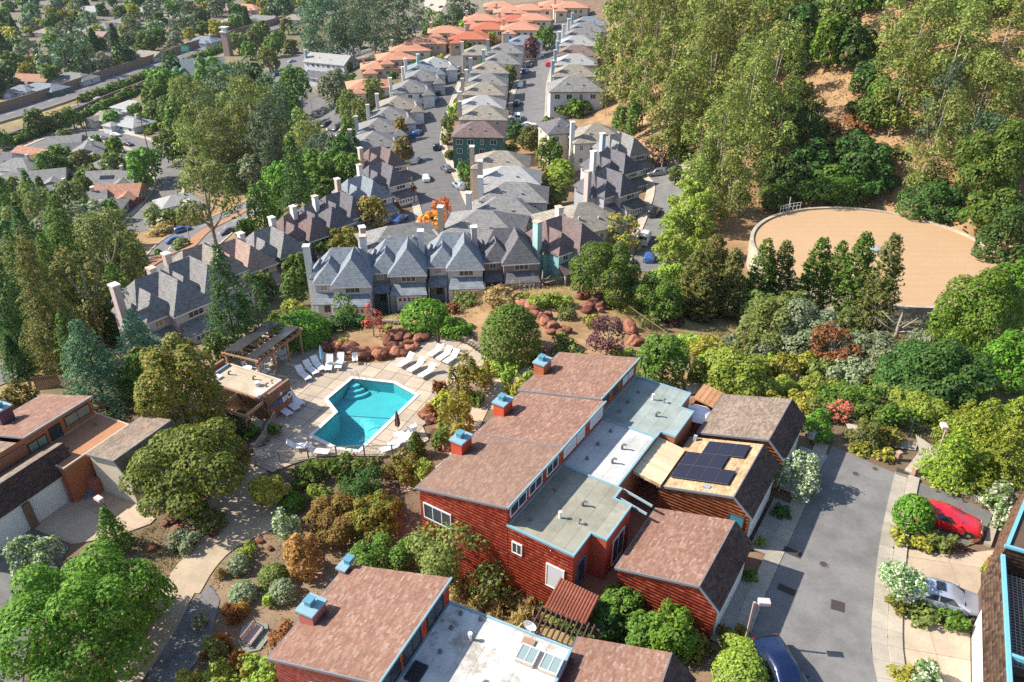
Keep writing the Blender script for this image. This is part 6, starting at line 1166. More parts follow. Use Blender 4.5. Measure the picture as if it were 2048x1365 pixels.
def car(px, py, rz, kind, col, lab, z=None, extra=False):
    q = G(px, py, .6) if z is None else P(px, py, z + .7); zz_ = (float(tz(q[0], q[1])) + .1) if z is None else z; body, parts, L, Wd, HT = CM[kind]
    o = thing('car' if kind != 'van' else 'van', lab, 'car' if kind != 'van' else 'van', (q[0], q[1], zz_), R(rz), 'parked cars')
    if z is None:
        e = 1.4; dx = float(tz(q[0] + e * math.cos(R(rz)), q[1] + e * math.sin(R(rz))) - tz(q[0] - e * math.cos(R(rz)), q[1] - e * math.sin(R(rz)))) / (2 * e); o.rotation_euler = (0, -math.atan(dx), R(rz))
    if (kind, col) not in BM: m_ = body.copy(); m_.materials.clear(); m_.materials.append(PAINT[col]); BM[kind, col] = m_
    link('body', BM[kind, col], o)
    for nm, me in parts: link(nm, me, o)
    for sx in (-1, 1):
        for sy in (-1, 1):
            w_ = link('wheel', tyre_m, o); w_.location = (sx * L * .31, sy * (Wd / 2 - .1), .33); w_.rotation_euler = (R(-90) * sy, 0, 0); link('rim', rim_m, w_)
    for s in (-1, 1):
        MB().box(L / 2 - .42, L / 2 - .13, s * Wd * .31 - .13, s * Wd * .31 + .13, .60, .735).build('headlight', LGT, o); MB().box(-L / 2 + .02, -L / 2 + .16, s * Wd * .38 - .13, s * Wd * .38 + .13, .66, .86).build('tail_light', RLT, o)
        if extra: MB().box(L * .13, L * .13 + .12, s * (Wd / 2 + .08) - .1, s * (Wd / 2 + .08) + .1, .95, 1.08).build('wing_mirror', PAINT[col], o); MB().box(-.35, -.15, s * (Wd / 2 - .02) - .015, s * (Wd / 2 - .02) + .015, .78, .81).build('door_handle', PAINT[col], o); MB().box(-1.15, -.95, s * (Wd / 2 - .02) - .015, s * (Wd / 2 - .02) + .015, .78, .81).build('door_handle', PAINT[col], o)
    if extra: MB().box(-L / 2 - .01, -L / 2 + .1, -.26, .26, .42, .54).build('number_plate', WHITE, o); MB().box(L / 2 - .12, L / 2 - .005, -.45, .45, .34, .48).build('grille', DARK, o)
    return o
red = car(1897, 1036, -27, 'hatch', 'red', 'shiny red hatchback parked in the small bay', 1.29, True)
sv = car(1893, 1194, -22, 'sedan', 'silver', 'silver sedan with dark sunroof on the drive, leaves on its roof', 1.29, True); MB().box(-.75, -.25, -.36, .36, 1.475, 1.5).build('sunroof', CGL, sv)
nv = car(1568, 1345, -78, 'sedan', 'navy', 'dark navy sedan cut off by the bottom edge', 1.27, True); 
for (px, py, rz, k, c, lab) in [(862, 433, 60, 'sedan', 'black', 'dark car beneath the orange autumn tree'), (800, 438, 70, 'sedan', 'blue', 'blue car parked near the yellow and red tree'), (918, 372, 118, 'suv', 'silver', 'silver car parked beside the pavement, nearest on the street'), (852, 356, 100, 'sedan', 'white', 'white sedan in the road at the bend'), (893, 337, 115, 'sedan', 'grey', 'grey car on the right side at the bend'), (832, 320, 85, 'hatch', 'white', 'white car on the left side at the bend'), (873, 294, 95, 'suv', 'black', 'black car on the right of the street'), (835, 267, 80, 'suv', 'blue', 'blue car on the left of the street'), (894, 233, 90, 'suv', 'black', 'dark car parked right before the green house'), (869, 199, 75, 'suv', 'blue', 'blue car on the left, lower of a close pair'), (880, 186, 75, 'suv', 'black', 'dark car on the left, upper of a close pair'), (914, 148, 60, 'van', 'white', 'white van parked crosswise near the palm'), (925, 136, 70, 'suv', 'grey', 'grey car beyond the white van'),
    (1075, 113, 20, 'sedan', 'white', 'white car across the end of the right street'), (1096, 129, 90, 'suv', 'red', 'red car at the right kerb of the right street'), (1059, 131, 75, 'sedan', 'black', 'dark car, upper of the pair on the right street'), (1051, 143, 75, 'suv', 'blue', 'dark blue car, lower of the pair on the right street'), (1041, 169, 85, 'sedan', 'white', 'white car in the middle of the right street row'), (1034, 207, 80, 'suv', 'black', 'black car parked in shade on the right street'), (1035, 236, 90, 'van', 'white', 'white van at the near end of the right street'), (1057, 251, -10, 'sedan', 'white', 'white sedan across the near end of the right street'),
    (571, 219, 15, 'sedan', 'white', 'white car crossing the lower junction'), (653, 248, 60, 'sedan', 'black', 'dark car at the lower junction, left of two'), (676, 253, 60, 'sedan', 'black', 'dark car at the lower junction, right of two'), (677, 274, 80, 'hatch', 'white', 'white car below the lower junction'), (205, 277, -20, 'sedan', 'grey', 'grey car on the valley street'), (232, 270, -20, 'sedan', 'white', 'white car on the valley street'), (257, 289, -30, 'sedan', 'black', 'black car on the valley street'), (17, 296, 15, 'suv', 'grey', 'grey car near the left edge in the valley'), (198, 198, 25, 'sedan', 'white', 'white car on the freeway'),
    (350, 480, 38, 'sedan', 'blue', 'blue grey car on the road below the median shrub'), (366, 460, 40, 'suv', 'blue', 'blue car on the far lane beside the median'), (462, 462, 25, 'sedan', 'black', 'black car on the near lane of the median road'), (575, 106, 10, 'sedan', 'black', 'black car, left in the lot by the white building'), (594, 106, 10, 'sedan', 'black', 'black car, right in the lot by the white building'), (584, 123, 40, 'sedan', 'silver', 'silver car in the lot by the white building'), (558, 150, 20, 'suv', 'navy', 'navy car at the lot entrance'), (700, 100, 30, 'sedan', 'white', 'white car in the shaded lot below the eucalyptus'), (730, 97, 30, 'suv', 'black', 'black car in the shaded lot below the eucalyptus'), (755, 90, 30, 'sedan', 'silver', 'silver car in the shaded lot below the eucalyptus'),
    (1308, 425, 70, 'suv', 'black', 'dark car in the shaded alley, middle'), (1316, 347, 160, 'suv', 'grey', 'grey car at the top of the shaded alley'), (1290, 478, 70, 'van', 'white', 'white van in the shaded alley'), (1298, 515, 80, 'sedan', 'blue', 'blue car at the bottom of the shaded alley'), (862, 10, 60, 'sedan', 'silver', 'silver car in the far lot at the top'), (882, 14, 60, 'sedan', 'black', 'black car in the far lot at the top'), (985, 408, 90, 'van', 'white', 'white van between pale blue house and street')]: car(px, py, rz, k, c, lab)
bu = thing('patio_umbrella', 'open bright blue umbrella beside the cream house', 'umbrella', G(1172, 312)); MB().lathe([(.04, 0), (.04, 2.4)], 6).build('pole', FRM, bu)
for j in range(8): t0, t1 = 2 * math.pi * j / 8, 2 * math.pi * (j + 1) / 8; MB().face([(0, 0, 2.7), (1.6 * math.cos(t0), 1.6 * math.sin(t0), 2.2), (1.6 * math.cos(t1), 1.6 * math.sin(t1), 2.2)]).build('canopy_panel', plain('blue_canvas', (.05, .30, .55), .7), bu)
# ------------------------------------------------------------------ vegetation
def leafmesh(name, P_, Nn, size, mat, asp=.62, rg=RNG, ratio=1.0):
    n = len(P_); Nn = Nn / (np.linalg.norm(Nn, axis=1)[:, None] + 1e-9); r = rg.normal(size=(n, 3)); u = np.cross(Nn, r); u /= np.linalg.norm(u, axis=1)[:, None] + 1e-9; v = np.cross(Nn, u)
    s = size * rg.uniform(.6, 1.3, n)[:, None]; u = u * s * .5; v = v * s * .5 * asp; k_ = np.array([1, 1, 1 / ratio]); e_ = Nn * s * .06; V = np.stack([P_ - u * k_, P_ + (e_ - v) * k_, P_ + u * k_, P_ + (e_ + v) * k_], 1).reshape(-1, 3)
    return npmesh(name, V, np.arange(4 * n).reshape(n, 4), mat)
def lobes_sample(L, n, rg, up=.35, jit=.55, lo=.72, cull=.5):
    C = np.array([l[0] for l in L], float); Rr = np.array([l[1] if hasattr(l[1], '__len__') else (l[1],) * 3 for l in L], float); w = (Rr[:, 0] * Rr[:, 2] + Rr[:, 0] ** 2); w /= w.sum(); m = int(n * 4.5)
    i = rg.choice(len(L), m, p=w); d = rg.normal(size=(m, 3)); d /= np.linalg.norm(d, axis=1)[:, None]; d[:, 2] = np.where(d[:, 2] < -.55, -d[:, 2], d[:, 2]); f = rg.uniform(lo, 1.06, m) ** .8
    p = C[i] + d * Rr[i] * f[:, None]; keep = np.ones(m, bool)
    for k in range(len(L)): q = (((p - C[k]) / Rr[k]) ** 2).sum(1); keep &= ~((q < cull) & (i != k))
    p, d = p[keep][:n], d[keep][:n]; nn_ = d + rg.normal(size=p.shape) * jit + np.array([0, 0, up]); return p, nn_
def fit(p):
    lo, hi = np.percentile(p, .5, 0), np.percentile(p, 99.5, 0); c = (lo + hi) / 2; q = p.copy(); q[:, 0] = (p[:, 0] - c[0]) / (hi[0] - lo[0]); q[:, 1] = (p[:, 1] - c[1]) / (hi[1] - lo[1]); q[:, 2] = (p[:, 2] - lo[2]) / (hi[2] - lo[2]); return q
def gen(kind, seed, n, size, mat, ratio=1.0):
    rg = np.random.default_rng(seed + 100)
    if kind in ('broad', 'oak', 'airy'):
        L = [((0, 0, .45), (.30, .30, .30))] if kind != 'airy' else []; m = {'broad': 40, 'oak': 30, 'airy': 22}[kind]
        for k in range(m):
            t = rg.uniform(0, 6.28); z = rg.uniform(-.8, 1); rr = math.sqrt(max(0, 1 - z * z)); f = rg.uniform(.75, 1.05); L.append(((.36 * rr * math.cos(t) * f, .36 * rr * math.sin(t) * f, .48 + .36 * z * f), rg.uniform(.085, .17) * (1.15 if kind == 'oak' else 1)))
        p, d = lobes_sample(L, n, rg, jit=.34, cull=.55 if kind != 'airy' else .3, lo=.6 if kind == 'airy' else .75)
    elif kind == 'euc':
        L = []
        for k in range(24):
            z = rg.uniform(.12, 1); pr = (.42 * (1 - (abs(z - .55) / .5) ** 2.2)) if abs(z - .55) < .5 else .1; t = rg.uniform(0, 6.28); r = pr * math.sqrt(rg.uniform(.05, 1)); L.append(((r * math.cos(t), r * math.sin(t), z), (rg.uniform(.12, .21), rg.uniform(.12, .21), rg.uniform(.055, .10))))
        p, d = lobes_sample(L, n, rg, up=.3, jit=.36, lo=.62, cull=.4); p[:, 2] -= rg.exponential(.018, len(p))
    elif kind in ('conifer', 'cypress', 'cedar'):
        P_, D_ = [], []; lev = 26; per = {'conifer': 18, 'cypress': 18, 'cedar': 15}[kind]
        for i in range(lev):
            h = i / lev + rg.uniform(-.01, .01); Rh = .5 * (1 - h) ** (.8 if kind != 'cypress' else .6) * (1 if h > .12 else .65 + h * 3) + .02
            for j in range(per):
                t = rg.uniform(0, 6.28); rl = Rh * rg.uniform(.7, 1.1); m = max(4, int(n / (lev * per) * (rl / .27) * 1.15)); s = rg.uniform(.25, 1, m) ** .6; w = rl * .34 * (1.15 - s); a = rg.normal(0, 1, m) * w * .6
                droop = {'conifer': -.10, 'cypress': .12, 'cedar': -.05}[kind]; x = np.stack([np.cos(t) * s * rl - np.sin(t) * a, np.sin(t) * s * rl + np.cos(t) * a, h + droop * s * s * rl * 1.6 + rg.normal(0, .008, m)], 1); P_.append(x)
                D_.append(np.stack([np.cos(t) * s * .6, np.sin(t) * s * .6, np.full(m, .8)], 1) + rg.normal(0, .42, (m, 3)))
        p, d = np.vstack(P_), np.vstack(D_)
    elif kind == 'poplar':
        L = [((0, 0, .5), (.3, .3, .42))]
        for k in range(30): z = rg.uniform(.05, .95); t = rg.uniform(0, 6.28); r = .36 * (1 - abs(z - .42) ** 1.6 * 1.5); L.append(((r * math.cos(t), r * math.sin(t), z), (rg.uniform(.1, .17),) * 2 + (rg.uniform(.06, .1),)))
        p, d = lobes_sample(L, n, rg, jit=.4, lo=.6, cull=.45)
    elif kind == 'hedge':
        L = [((0, 0, .35), (.42, .42, .5))]; p, d = lobes_sample(L, n, rg, jit=.38, lo=.82, cull=.6); p = p[p[:, 2] > -.05]; d = d[:len(p)]
    elif kind == 'shrub':
        L = [((0, 0, .25), (.26, .26, .3))]
        for k in range(rg.integers(11, 20)): t = rg.uniform(0, 6.28); r = .42 * math.sqrt(rg.uniform(.02, 1)); h = rg.uniform(.12, .75) * (1 - r * 1.1); rr = rg.uniform(.09, .2); L.append(((r * math.cos(t), r * math.sin(t), h), (rr, rr, rr * rg.uniform(.9, 1.7))))
        p, d = lobes_sample(L, n, rg, jit=.42, lo=.66, cull=.45); s_ = rg.random(len(p)) < .05; p[s_] += d[s_] / (np.linalg.norm(d[s_], axis=1)[:, None] + 1e-9) * rg.uniform(.03, .12, (s_.sum(), 1)); kk = p[:, 2] > -.05; p, d = p[kk], d[kk]
    elif kind == 'grass':
        t = rg.uniform(0, 6.28, n); r = rg.uniform(0, 1, n) ** .7 * .5; h = (1 - (r * 2) ** 2 * .7) * rg.uniform(.4, 1, n); p = np.stack([r * np.cos(t), r * np.sin(t), h], 1); d = np.stack([-np.sin(t), np.cos(t), np.zeros(n)], 1) + rg.normal(0, .4, (n, 3))
    elif kind == 'bare':
        t = rg.uniform(0, 6.28, n); z = rg.uniform(-.2, 1, n); rr = np.sqrt(1 - z * z); f = rg.uniform(.3, 1, n); p = np.stack([.5 * rr * np.cos(t) * f, .5 * rr * np.sin(t) * f, .35 + .6 * z * f], 1); d = rg.normal(size=(n, 3))
    p2 = fit(p); return leafmesh('crown', p2[:, :], d[:len(p2)], size, mat, {'grass': .12, 'bare': .07, 'euc': .45, 'conifer': .4, 'cypress': .45, 'cedar': .4}.get(kind, .8), rg, ratio)
FO = {'bright': foliage('leaf_bright_green', (0.056, 0.138, 0.013), (0.112, 0.246, 0.022), (0.213, 0.360, 0.036)), 'mid': foliage('leaf_mid_green', (0.056, 0.126, 0.017), (0.106, 0.204, 0.027), (0.190, 0.294, 0.043)), 'dark': foliage('leaf_dark_green', (0.028, 0.076, 0.016), (0.056, 0.131, 0.026), (0.110, 0.202, 0.040)), 'olive': foliage('leaf_olive', (0.086, 0.126, 0.030), (0.165, 0.210, 0.048), (0.267, 0.302, 0.076)),
      'euc': foliage('leaf_eucalyptus', (0.078, 0.120, 0.027), (0.185, 0.234, 0.050), (0.370, 0.396, 0.090)), 'eucblue': foliage('leaf_blue_eucalyptus', (0.047, 0.092, 0.049), (0.094, 0.160, 0.077), (0.157, 0.235, 0.112)), 'lime': foliage('leaf_lime', (0.154, 0.238, 0.030), (0.266, 0.378, 0.050), (0.392, 0.476, 0.081)), 'yellow': foliage('leaf_yellow_green', (0.182, 0.210, 0.025), (0.336, 0.350, 0.045), (0.504, 0.462, 0.081)), 'blue': foliage('leaf_blue_green', (0.055, 0.143, 0.077), (0.118, 0.252, 0.133), (0.204, 0.370, 0.196)),
      'grey': foliage('leaf_grey_green', (0.133, 0.176, 0.091), (0.235, 0.294, 0.154), (0.361, 0.420, 0.238)), 'rust': foliage('leaf_rust', (0.196, 0.084, 0.028), (0.336, 0.154, 0.049), (0.448, 0.266, 0.084)), 'orange': foliage('leaf_orange', (0.490, 0.112, 0.021), (0.728, 0.238, 0.035), (0.812, 0.448, 0.070)), 'red': foliage('leaf_red', (0.308, 0.056, 0.042), (0.504, 0.126, 0.084), (0.616, 0.238, 0.168)), 'plum': foliage('leaf_plum', (0.084, 0.035, 0.042), (0.154, 0.063, 0.070), (0.238, 0.119, 0.105)), 'autumn': foliage('leaf_autumn_mix', (0.098, 0.168, 0.028), (0.238, 0.266, 0.049), (0.630, 0.336, 0.070)),
      'yg': foliage('leaf_yellow_green_dense', (0.106, 0.168, 0.018), (0.213, 0.300, 0.029), (0.403, 0.468, 0.061)), 'rustgold': foliage('leaf_rust_gold', (.14, .10, .02), (.25, .18, .035), (.36, .25, .06)), 'fresh': foliage('leaf_fresh_green', (0.095, 0.162, 0.022), (0.179, 0.270, 0.040), (0.302, 0.384, 0.072)), 'greengold': foliage('leaf_green_gold', (0.100, 0.170, 0.022), (0.200, 0.260, 0.036), (0.450, 0.340, 0.058)), 'coneb': foliage('leaf_bronze_conifer', (0.078, 0.109, 0.025), (0.157, 0.193, 0.040), (0.329, 0.252, 0.066)), 'straw': foliage('grass_straw', (.30, .21, .07), (.42, .32, .12), (.52, .42, .2)), 'gold': foliage('grass_gold', (.32, .16, .03), (.46, .26, .07), (.55, .36, .13)), 'twig': foliage('grey_twig', (.16, .13, .11), (.24, .20, .175), (.33, .28, .25), trans=0), 'flower': foliage('leaf_white_flower', (0.098, 0.182, 0.049), (0.182, 0.294, 0.084), (0.868, 0.868, 0.700)), 'olivered': foliage('leaf_olive_red', (0.084, 0.112, 0.020), (0.168, 0.196, 0.030), (0.378, 0.182, 0.035))}
def trunkmesh(seed, fork, rad, mat, k=7):
    rg = np.random.default_rng(seed); mb = MB(); bend = rg.normal(0, .03, 2); top = .85; pts_ = [(0, 0, -.06), (bend[0] * .3, bend[1] * .3, .2), (bend[0], bend[1], .5), (bend[0] * 1.3, bend[1] * 1.3, top)]; mb.tube(pts_, [rad * 1.3, rad, rad * .7, rad * .15], k)
    for i in range(fork):
        t = 6.28 * i / fork + rg.uniform(-.4, .4); h = rg.uniform(.22, .5); e = rg.uniform(.18, .34); mb.tube([(bend[0] * .6, bend[1] * .6, h), (bend[0] + e * .5 * math.cos(t), bend[1] + e * .5 * math.sin(t), h + .13), (bend[0] + e * math.cos(t), bend[1] + e * math.sin(t), h + rg.uniform(.25, .36))], [rad * .55, rad * .4, rad * .12], 5)
    return mb.mesh('trunk', mat, True)
BARK = {'b': plain('bark_brown', (.14, .10, .07), .95, .3, 3), 'g': plain('bark_grey', (.30, .26, .22), .95, .3, 3), 'e': plain('bark_eucalyptus', (.42, .34, .27), .9, .3, 2)}
TRK = {k: [trunkmesh(s, f, r, BARK[b]) for s in range(3)] for k, (f, r, b) in dict(tree=(5, .035, 'b'), euc=(4, .017, 'e'), con=(0, .03, 'b'), grey=(6, .03, 'g')).items()}
PROTO = {}
#            gen kind, leaves by size class (small, medium, large), leaf size in metres by class, trunk kind
KIND = dict(broad=('broad', 'tree'), oak=('oak', 'tree'), airy=('airy', 'grey'), euc=('euc', 'euc'), conifer=('conifer', 'con'), cypress=('cypress', 'con'), cedar=('cedar', 'con'), poplar=('poplar', 'grey'), shrub=('shrub', None), hedge=('hedge', None), grass=('grass', None), bare=('bare', 'grey'))
def proto(kind, fol, w, dist, var, ratio=1.0):
    ratio = 2 ** (round(math.log2(max(.3, min(4, ratio))) * 2) / 2) if kind != 'grass' else 1.0
    # leaf size grows with distance so a leaf clump stays about 1.5 render pixels
    leaf = max(.2 if kind not in ('grass',) else .5, dist / 765 * (2.7 if kind != 'euc' else 3.0)); rel = max(leaf / w, .023); cls = min(.3, max(.0155, 2 ** (round(math.log2(rel) * 2) / 2))); key = (kind, fol, round(cls, 4), var, ratio)
    if key not in PROTO:
        cov = {'broad': 14, 'oak': 14, 'airy': 6.5, 'euc': 11, 'conifer': 18, 'cypress': 30, 'cedar': 19, 'poplar': 13, 'shrub': 11, 'hedge': 13, 'grass': 3, 'bare': 1.4}[kind]; n = int(min(34000, max(260, cov / cls ** 2 * (.55 + .45 * ratio))))
        if kind == 'grass': n = 260
        PROTO[key] = gen(KIND[kind][0], var * 17 + hash_(kind), n, cls if kind != 'grass' else .6, FO[fol], ratio)
    return PROTO[key]
def hash_(s): return sum(ord(c) * (i + 1) for i, c in enumerate(s)) % 97
NAMES = dict(broad='leafy_tree', oak='oak_tree', airy='open_crowned_tree', euc='eucalyptus_tree', conifer='conifer_tree', cypress='narrow_conifer', cedar='cedar_tree', poplar='slender_tree', shrub='shrub', hedge='clipped_shrub', grass='grass_tuft', bare='bare_shrub')
GRP = dict(broad='broadleaf trees', oak='dark oaks', airy='open crowned trees', euc='eucalyptus trees', conifer='tall conifers', cypress='narrow conifers by the tank', cedar='cedars', poplar='slender lime green trees', shrub='garden shrubs', hedge='clipped round shrubs', grass='ornamental grass tufts', bare='leafless shrubs')
NCOL = dict(bright='bright green', mid='mid green', dark='dark green', olive='olive', euc='olive green', eucblue='blue green', lime='lime green', yellow='yellow green', blue='blue green', grey='grey green', rust='rust brown', orange='orange', red='red', plum='plum purple', autumn='yellow and orange', yg='yellow green', rustgold='rusty gold', fresh='fresh green', greengold='green and gold', coneb='bronze green', straw='straw coloured', gold='golden', twig='grey', flower='white flowering', olivered='olive and red')
TREEN = [0]; PLACED = []
def plant(kind, fol, x, y, w, h, tl, lab=None, where=None, zoff=0):
    """crown w wide and h high on a trunk tl long"""
    z = float(tz(x, y)) + zoff; dist = math.hypot(x, y, z - CAMH); v = TREEN[0] % (2 if dist > 120 else 3); TREEN[0] += 1; tk_ = KIND[kind][1]; me = proto(kind, fol, w, dist, v, h / w); nm = NAMES[kind]
    PLACED.append((x, y, w)); ry = random.uniform(0, 6.28); sc_ = (w * random.uniform(.93, 1.07), w * random.uniform(.93, 1.07), h)
    if tk_ and w > 1.2:
        o = thing(nm, lab or '', 'tree', (x, y, z), ry, GRP[kind]); c = link('crown', me, o); c.location = (0, 0, tl); c.scale = sc_; t = link('trunk', random.choice(TRK[tk_]), o); t.scale = (w * (.7 if tk_ == 'con' else 1), w * (.7 if tk_ == 'con' else 1), tl + h)
    else:
        o = link(nm, me); o.location = (x, y, z + tl - .03); o.scale = sc_; o.rotation_euler = (0, 0, ry); tag(o, lab or '', 'grass tuft' if kind == 'grass' else 'shrub', GRP[kind])
    if not lab: pend(o, NCOL[fol] + ' ' + nm.replace('_', ' '), where or 'in the garden')
    return o
FARREG = ('before the grey houses', 'by the dark alley', 'on the left slope', 'in the wooded belt', 'behind the white building at the top', 'on the dry hillside')
def T(kind, fol, cx, cy, wpx, hpx, tf=.1, lab=None, where=None):
    """a plant whose crown fills a box on the picture, stood on the ground under it"""
    hc = 1.0
    for _ in range(7):
        q = G(cx, cy, hc, where in FARREG); f = proj(*q)[2]; s = FPX / f; d = math.atan2(CAMH - q[2], math.hypot(q[0], q[1])); a = wpx / 2 / s; V = hpx / 2 / s
        k = .75 if KIND[kind][0] in ('conifer', 'cypress', 'cedar') else 1.0
        c = math.sqrt(max(V * V - (a * k * math.sin(d)) ** 2, (.42 * a) ** 2)) / math.cos(d); c = max(.3 * a, min(c, 5 * a)); hc = .6 * hc + .4 * (tf * 2 * c + c * (1.0 if k == 1 else .9))
    if kind in ('shrub', 'hedge', 'grass'): hc *= .9
    return plant(kind, fol, q[0], q[1], 2 * a, 2 * c, tf * 2 * c, lab, where)
def TT(where, rows):
    for r in rows: T(*r[:6], *(r[6:7] or (.1,)), lab=r[7] if len(r) > 7 else None, where=where)
TT('in the lower garden', [
 ('broad', 'bright', 166, 1232, 340, 285, .03, 'huge bright green round tree filling the lower left'), ('shrub', 'flower', 70, 1110, 95, 85, .1, 'white flowering shrub behind the huge round tree'), ('broad', 'fresh', 368, 925, 225, 118, .45, 'leaning green tree over the driveway at left'), ('broad', 'olivered', 462, 905, 70, 80, .1),
 ('broad', 'greengold', 355, 780, 165, 190, .12, 'yellow green tree touched with orange beside the pool house'), ('broad', 'mid', 275, 755, 95, 100, .2), ('cedar', 'blue', 190, 745, 150, 190, .02, 'wide blue green cedar behind the left townhouse'), ('cedar', 'blue', 272, 680, 90, 110, .03, 'smaller blue green cedar below the lavender house'), ('conifer', 'dark', 455, 608, 95, 205, .02, 'tall dark conifer before the lavender houses'), ('airy', 'dark', 508, 605, 60, 110, .25), ('broad', 'mid', 432, 700, 55, 60, .1), ('broad', 'olive', 275, 720, 50, 50, .1),
 ('shrub', 'olivered', 35, 795, 80, 65), ('conifer', 'mid', 222, 1062, 70, 90, .02, 'small dark pine beside the brown lamp at left'), ('broad', 'yellow', 537, 975, 72, 62, .35, 'small yellow green tree beside the path'), ('hedge', 'bright', 583, 1003, 52, 40), ('shrub', 'mid', 600, 965, 40, 30), ('shrub', 'lime', 642, 985, 55, 45), ('shrub', 'mid', 620, 937, 70, 45), ('shrub', 'mid', 690, 930, 75, 45), ('shrub', 'olive', 740, 925, 55, 40), ('shrub', 'dark', 720, 975, 110, 70), ('shrub', 'olivered', 800, 935, 80, 40), ('shrub', 'lime', 835, 940, 60, 35),
 ('broad', 'olivered', 750, 1030, 125, 95, .05, 'broad bronze shrub tree before the red end wall'), ('broad', 'rustgold', 668, 1040, 115, 95, .05, 'gold shrub tree left of the bronze one'), ('broad', 'rust', 607, 1108, 72, 90, .05, 'rust red shrub tree above the lower roof'), ('shrub', 'flower', 575, 1050, 60, 80, .05), ('shrub', 'mid', 760, 1110, 120, 60), 
 ('hedge', 'grey', 485, 1183, 55, 45, 0), ('hedge', 'grey', 566, 1180, 55, 48, 0), ('hedge', 'grey', 477, 1126, 46, 40, 0), ('shrub', 'lime', 493, 1097, 42, 32, 0), ('hedge', 'olive', 545, 1150, 58, 50, 0), ('shrub', 'lime', 537, 1198, 26, 30, 0), ('shrub', 'rust', 562, 1265, 60, 55), ('shrub', 'yellow', 474, 1148, 14, 12, 0), ('shrub', 'grey', 402, 1240, 30, 35), ('shrub', 'grey', 372, 1085, 40, 28),
 ('shrub', 'lime', 520, 1340, 85, 70), ('shrub', 'yellow', 495, 1335, 40, 45), ('shrub', 'olive', 430, 1300, 45, 50), ('shrub', 'lime', 440, 1350, 70, 50), ('shrub', 'yellow', 375, 1360, 60, 40), ('shrub', 'mid', 395, 1020, 45, 30), ('shrub', 'olive', 420, 1040, 60, 30), ('shrub', 'grey', 370, 1080, 60, 40), ('shrub', 'mid', 550, 855, 26, 22, .5), ('shrub', 'bright', 500, 860, 40, 30), ('shrub', 'dark', 470, 850, 70, 50), ('shrub', 'olive', 440, 835, 70, 50), ('shrub', 'mid', 400, 880, 60, 50)])
for (px, py, w_, h_) in [(468, 1226, 34, 32), (482, 1217, 28, 28), (455, 1215, 22, 22), (433, 1282, 40, 36), (470, 1325, 34, 38), (478, 1310, 26, 28), (450, 1290, 24, 24), (410, 1305, 22, 20)]: T('grass', 'gold', px, py, w_, h_, 0, where='beside the gravel bed')
for (px, py, w_, h_) in [(440, 1145, 20, 22), (400, 1240, 24, 24), (640, 668, 12, 12), (985, 1190, 60, 55), (1000, 1215, 60, 50), (960, 1210, 50, 45), (1030, 1200, 60, 50), (930, 1180, 40, 50), (1060, 1215, 50, 45), (975, 1160, 50, 40), (945, 1225, 50, 40), (1045, 1240, 50, 40)]: T('grass', 'straw', px, py, w_, h_, 0, where='below the red end wall' if px > 900 else 'in the beds')
TT('around the pool and rocks', [('hedge', 'bright', 850, 630, 94, 66, .0, 'bright green rounded hedge below the sage house'), ('hedge', 'bright', 602, 656, 110, 55, 0, 'bright green hedge behind the solar pergola'), ('shrub', 'yellow', 590, 625, 60, 45, 0), ('shrub', 'bright', 912, 652, 75, 40, 0), ('hedge', 'mid', 1021, 668, 118, 118, 0, 'large round clipped green bush above the pool court'), ('airy', 'red', 744, 636, 42, 55, .25, 'small red leaved tree below the sage house'), ('airy', 'plum', 1216, 668, 80, 75, .3, 'plum purple tree on the bare slope'), ('shrub', 'yellow', 1185, 640, 40, 28), ('shrub', 'lime', 1080, 600, 60, 22, 0), ('shrub', 'lime', 1120, 598, 60, 24, 0), ('shrub', 'lime', 1050, 595, 40, 18, 0), ('shrub', 'olive', 1130, 625, 40, 20), ('shrub', 'olive', 930, 598, 50, 34), ('shrub', 'rust', 905, 615, 30, 25), ('shrub', 'yellow', 775, 655, 22, 16), ('shrub', 'yellow', 685, 683, 22, 18),
 ('shrub', 'olivered', 925, 755, 60, 85, .05, 'domed olive and red shrub at the corner of the pool court'), ('shrub', 'yellow', 965, 752, 48, 48), ('shrub', 'lime', 1010, 730, 60, 36), ('shrub', 'yellow', 985, 735, 40, 30), ('shrub', 'lime', 1060, 750, 28, 24), ('shrub', 'lime', 1013, 752, 22, 24), ('shrub', 'yellow', 1030, 775, 50, 28), ('shrub', 'yellow', 910, 830, 75, 80, .1, 'yellow green shrub tree beside the long townhouse'), ('shrub', 'mid', 882, 870, 36, 52), ('cypress', 'mid', 832, 893, 38, 52, 0), ('shrub', 'yellow', 880, 800, 50, 45), ('shrub', 'rust', 870, 815, 40, 36), ('shrub', 'mid', 955, 800, 30, 26), ('shrub', 'olive', 1130, 690, 60, 30), ('shrub', 'olive', 1150, 705, 50, 25), ('shrub', 'lime', 1240, 705, 50, 30), ('shrub', 'rust', 880, 770, 26, 28), ('shrub', 'lime', 940, 790, 26, 24), ('shrub', 'mid', 640, 620, 40, 30)])
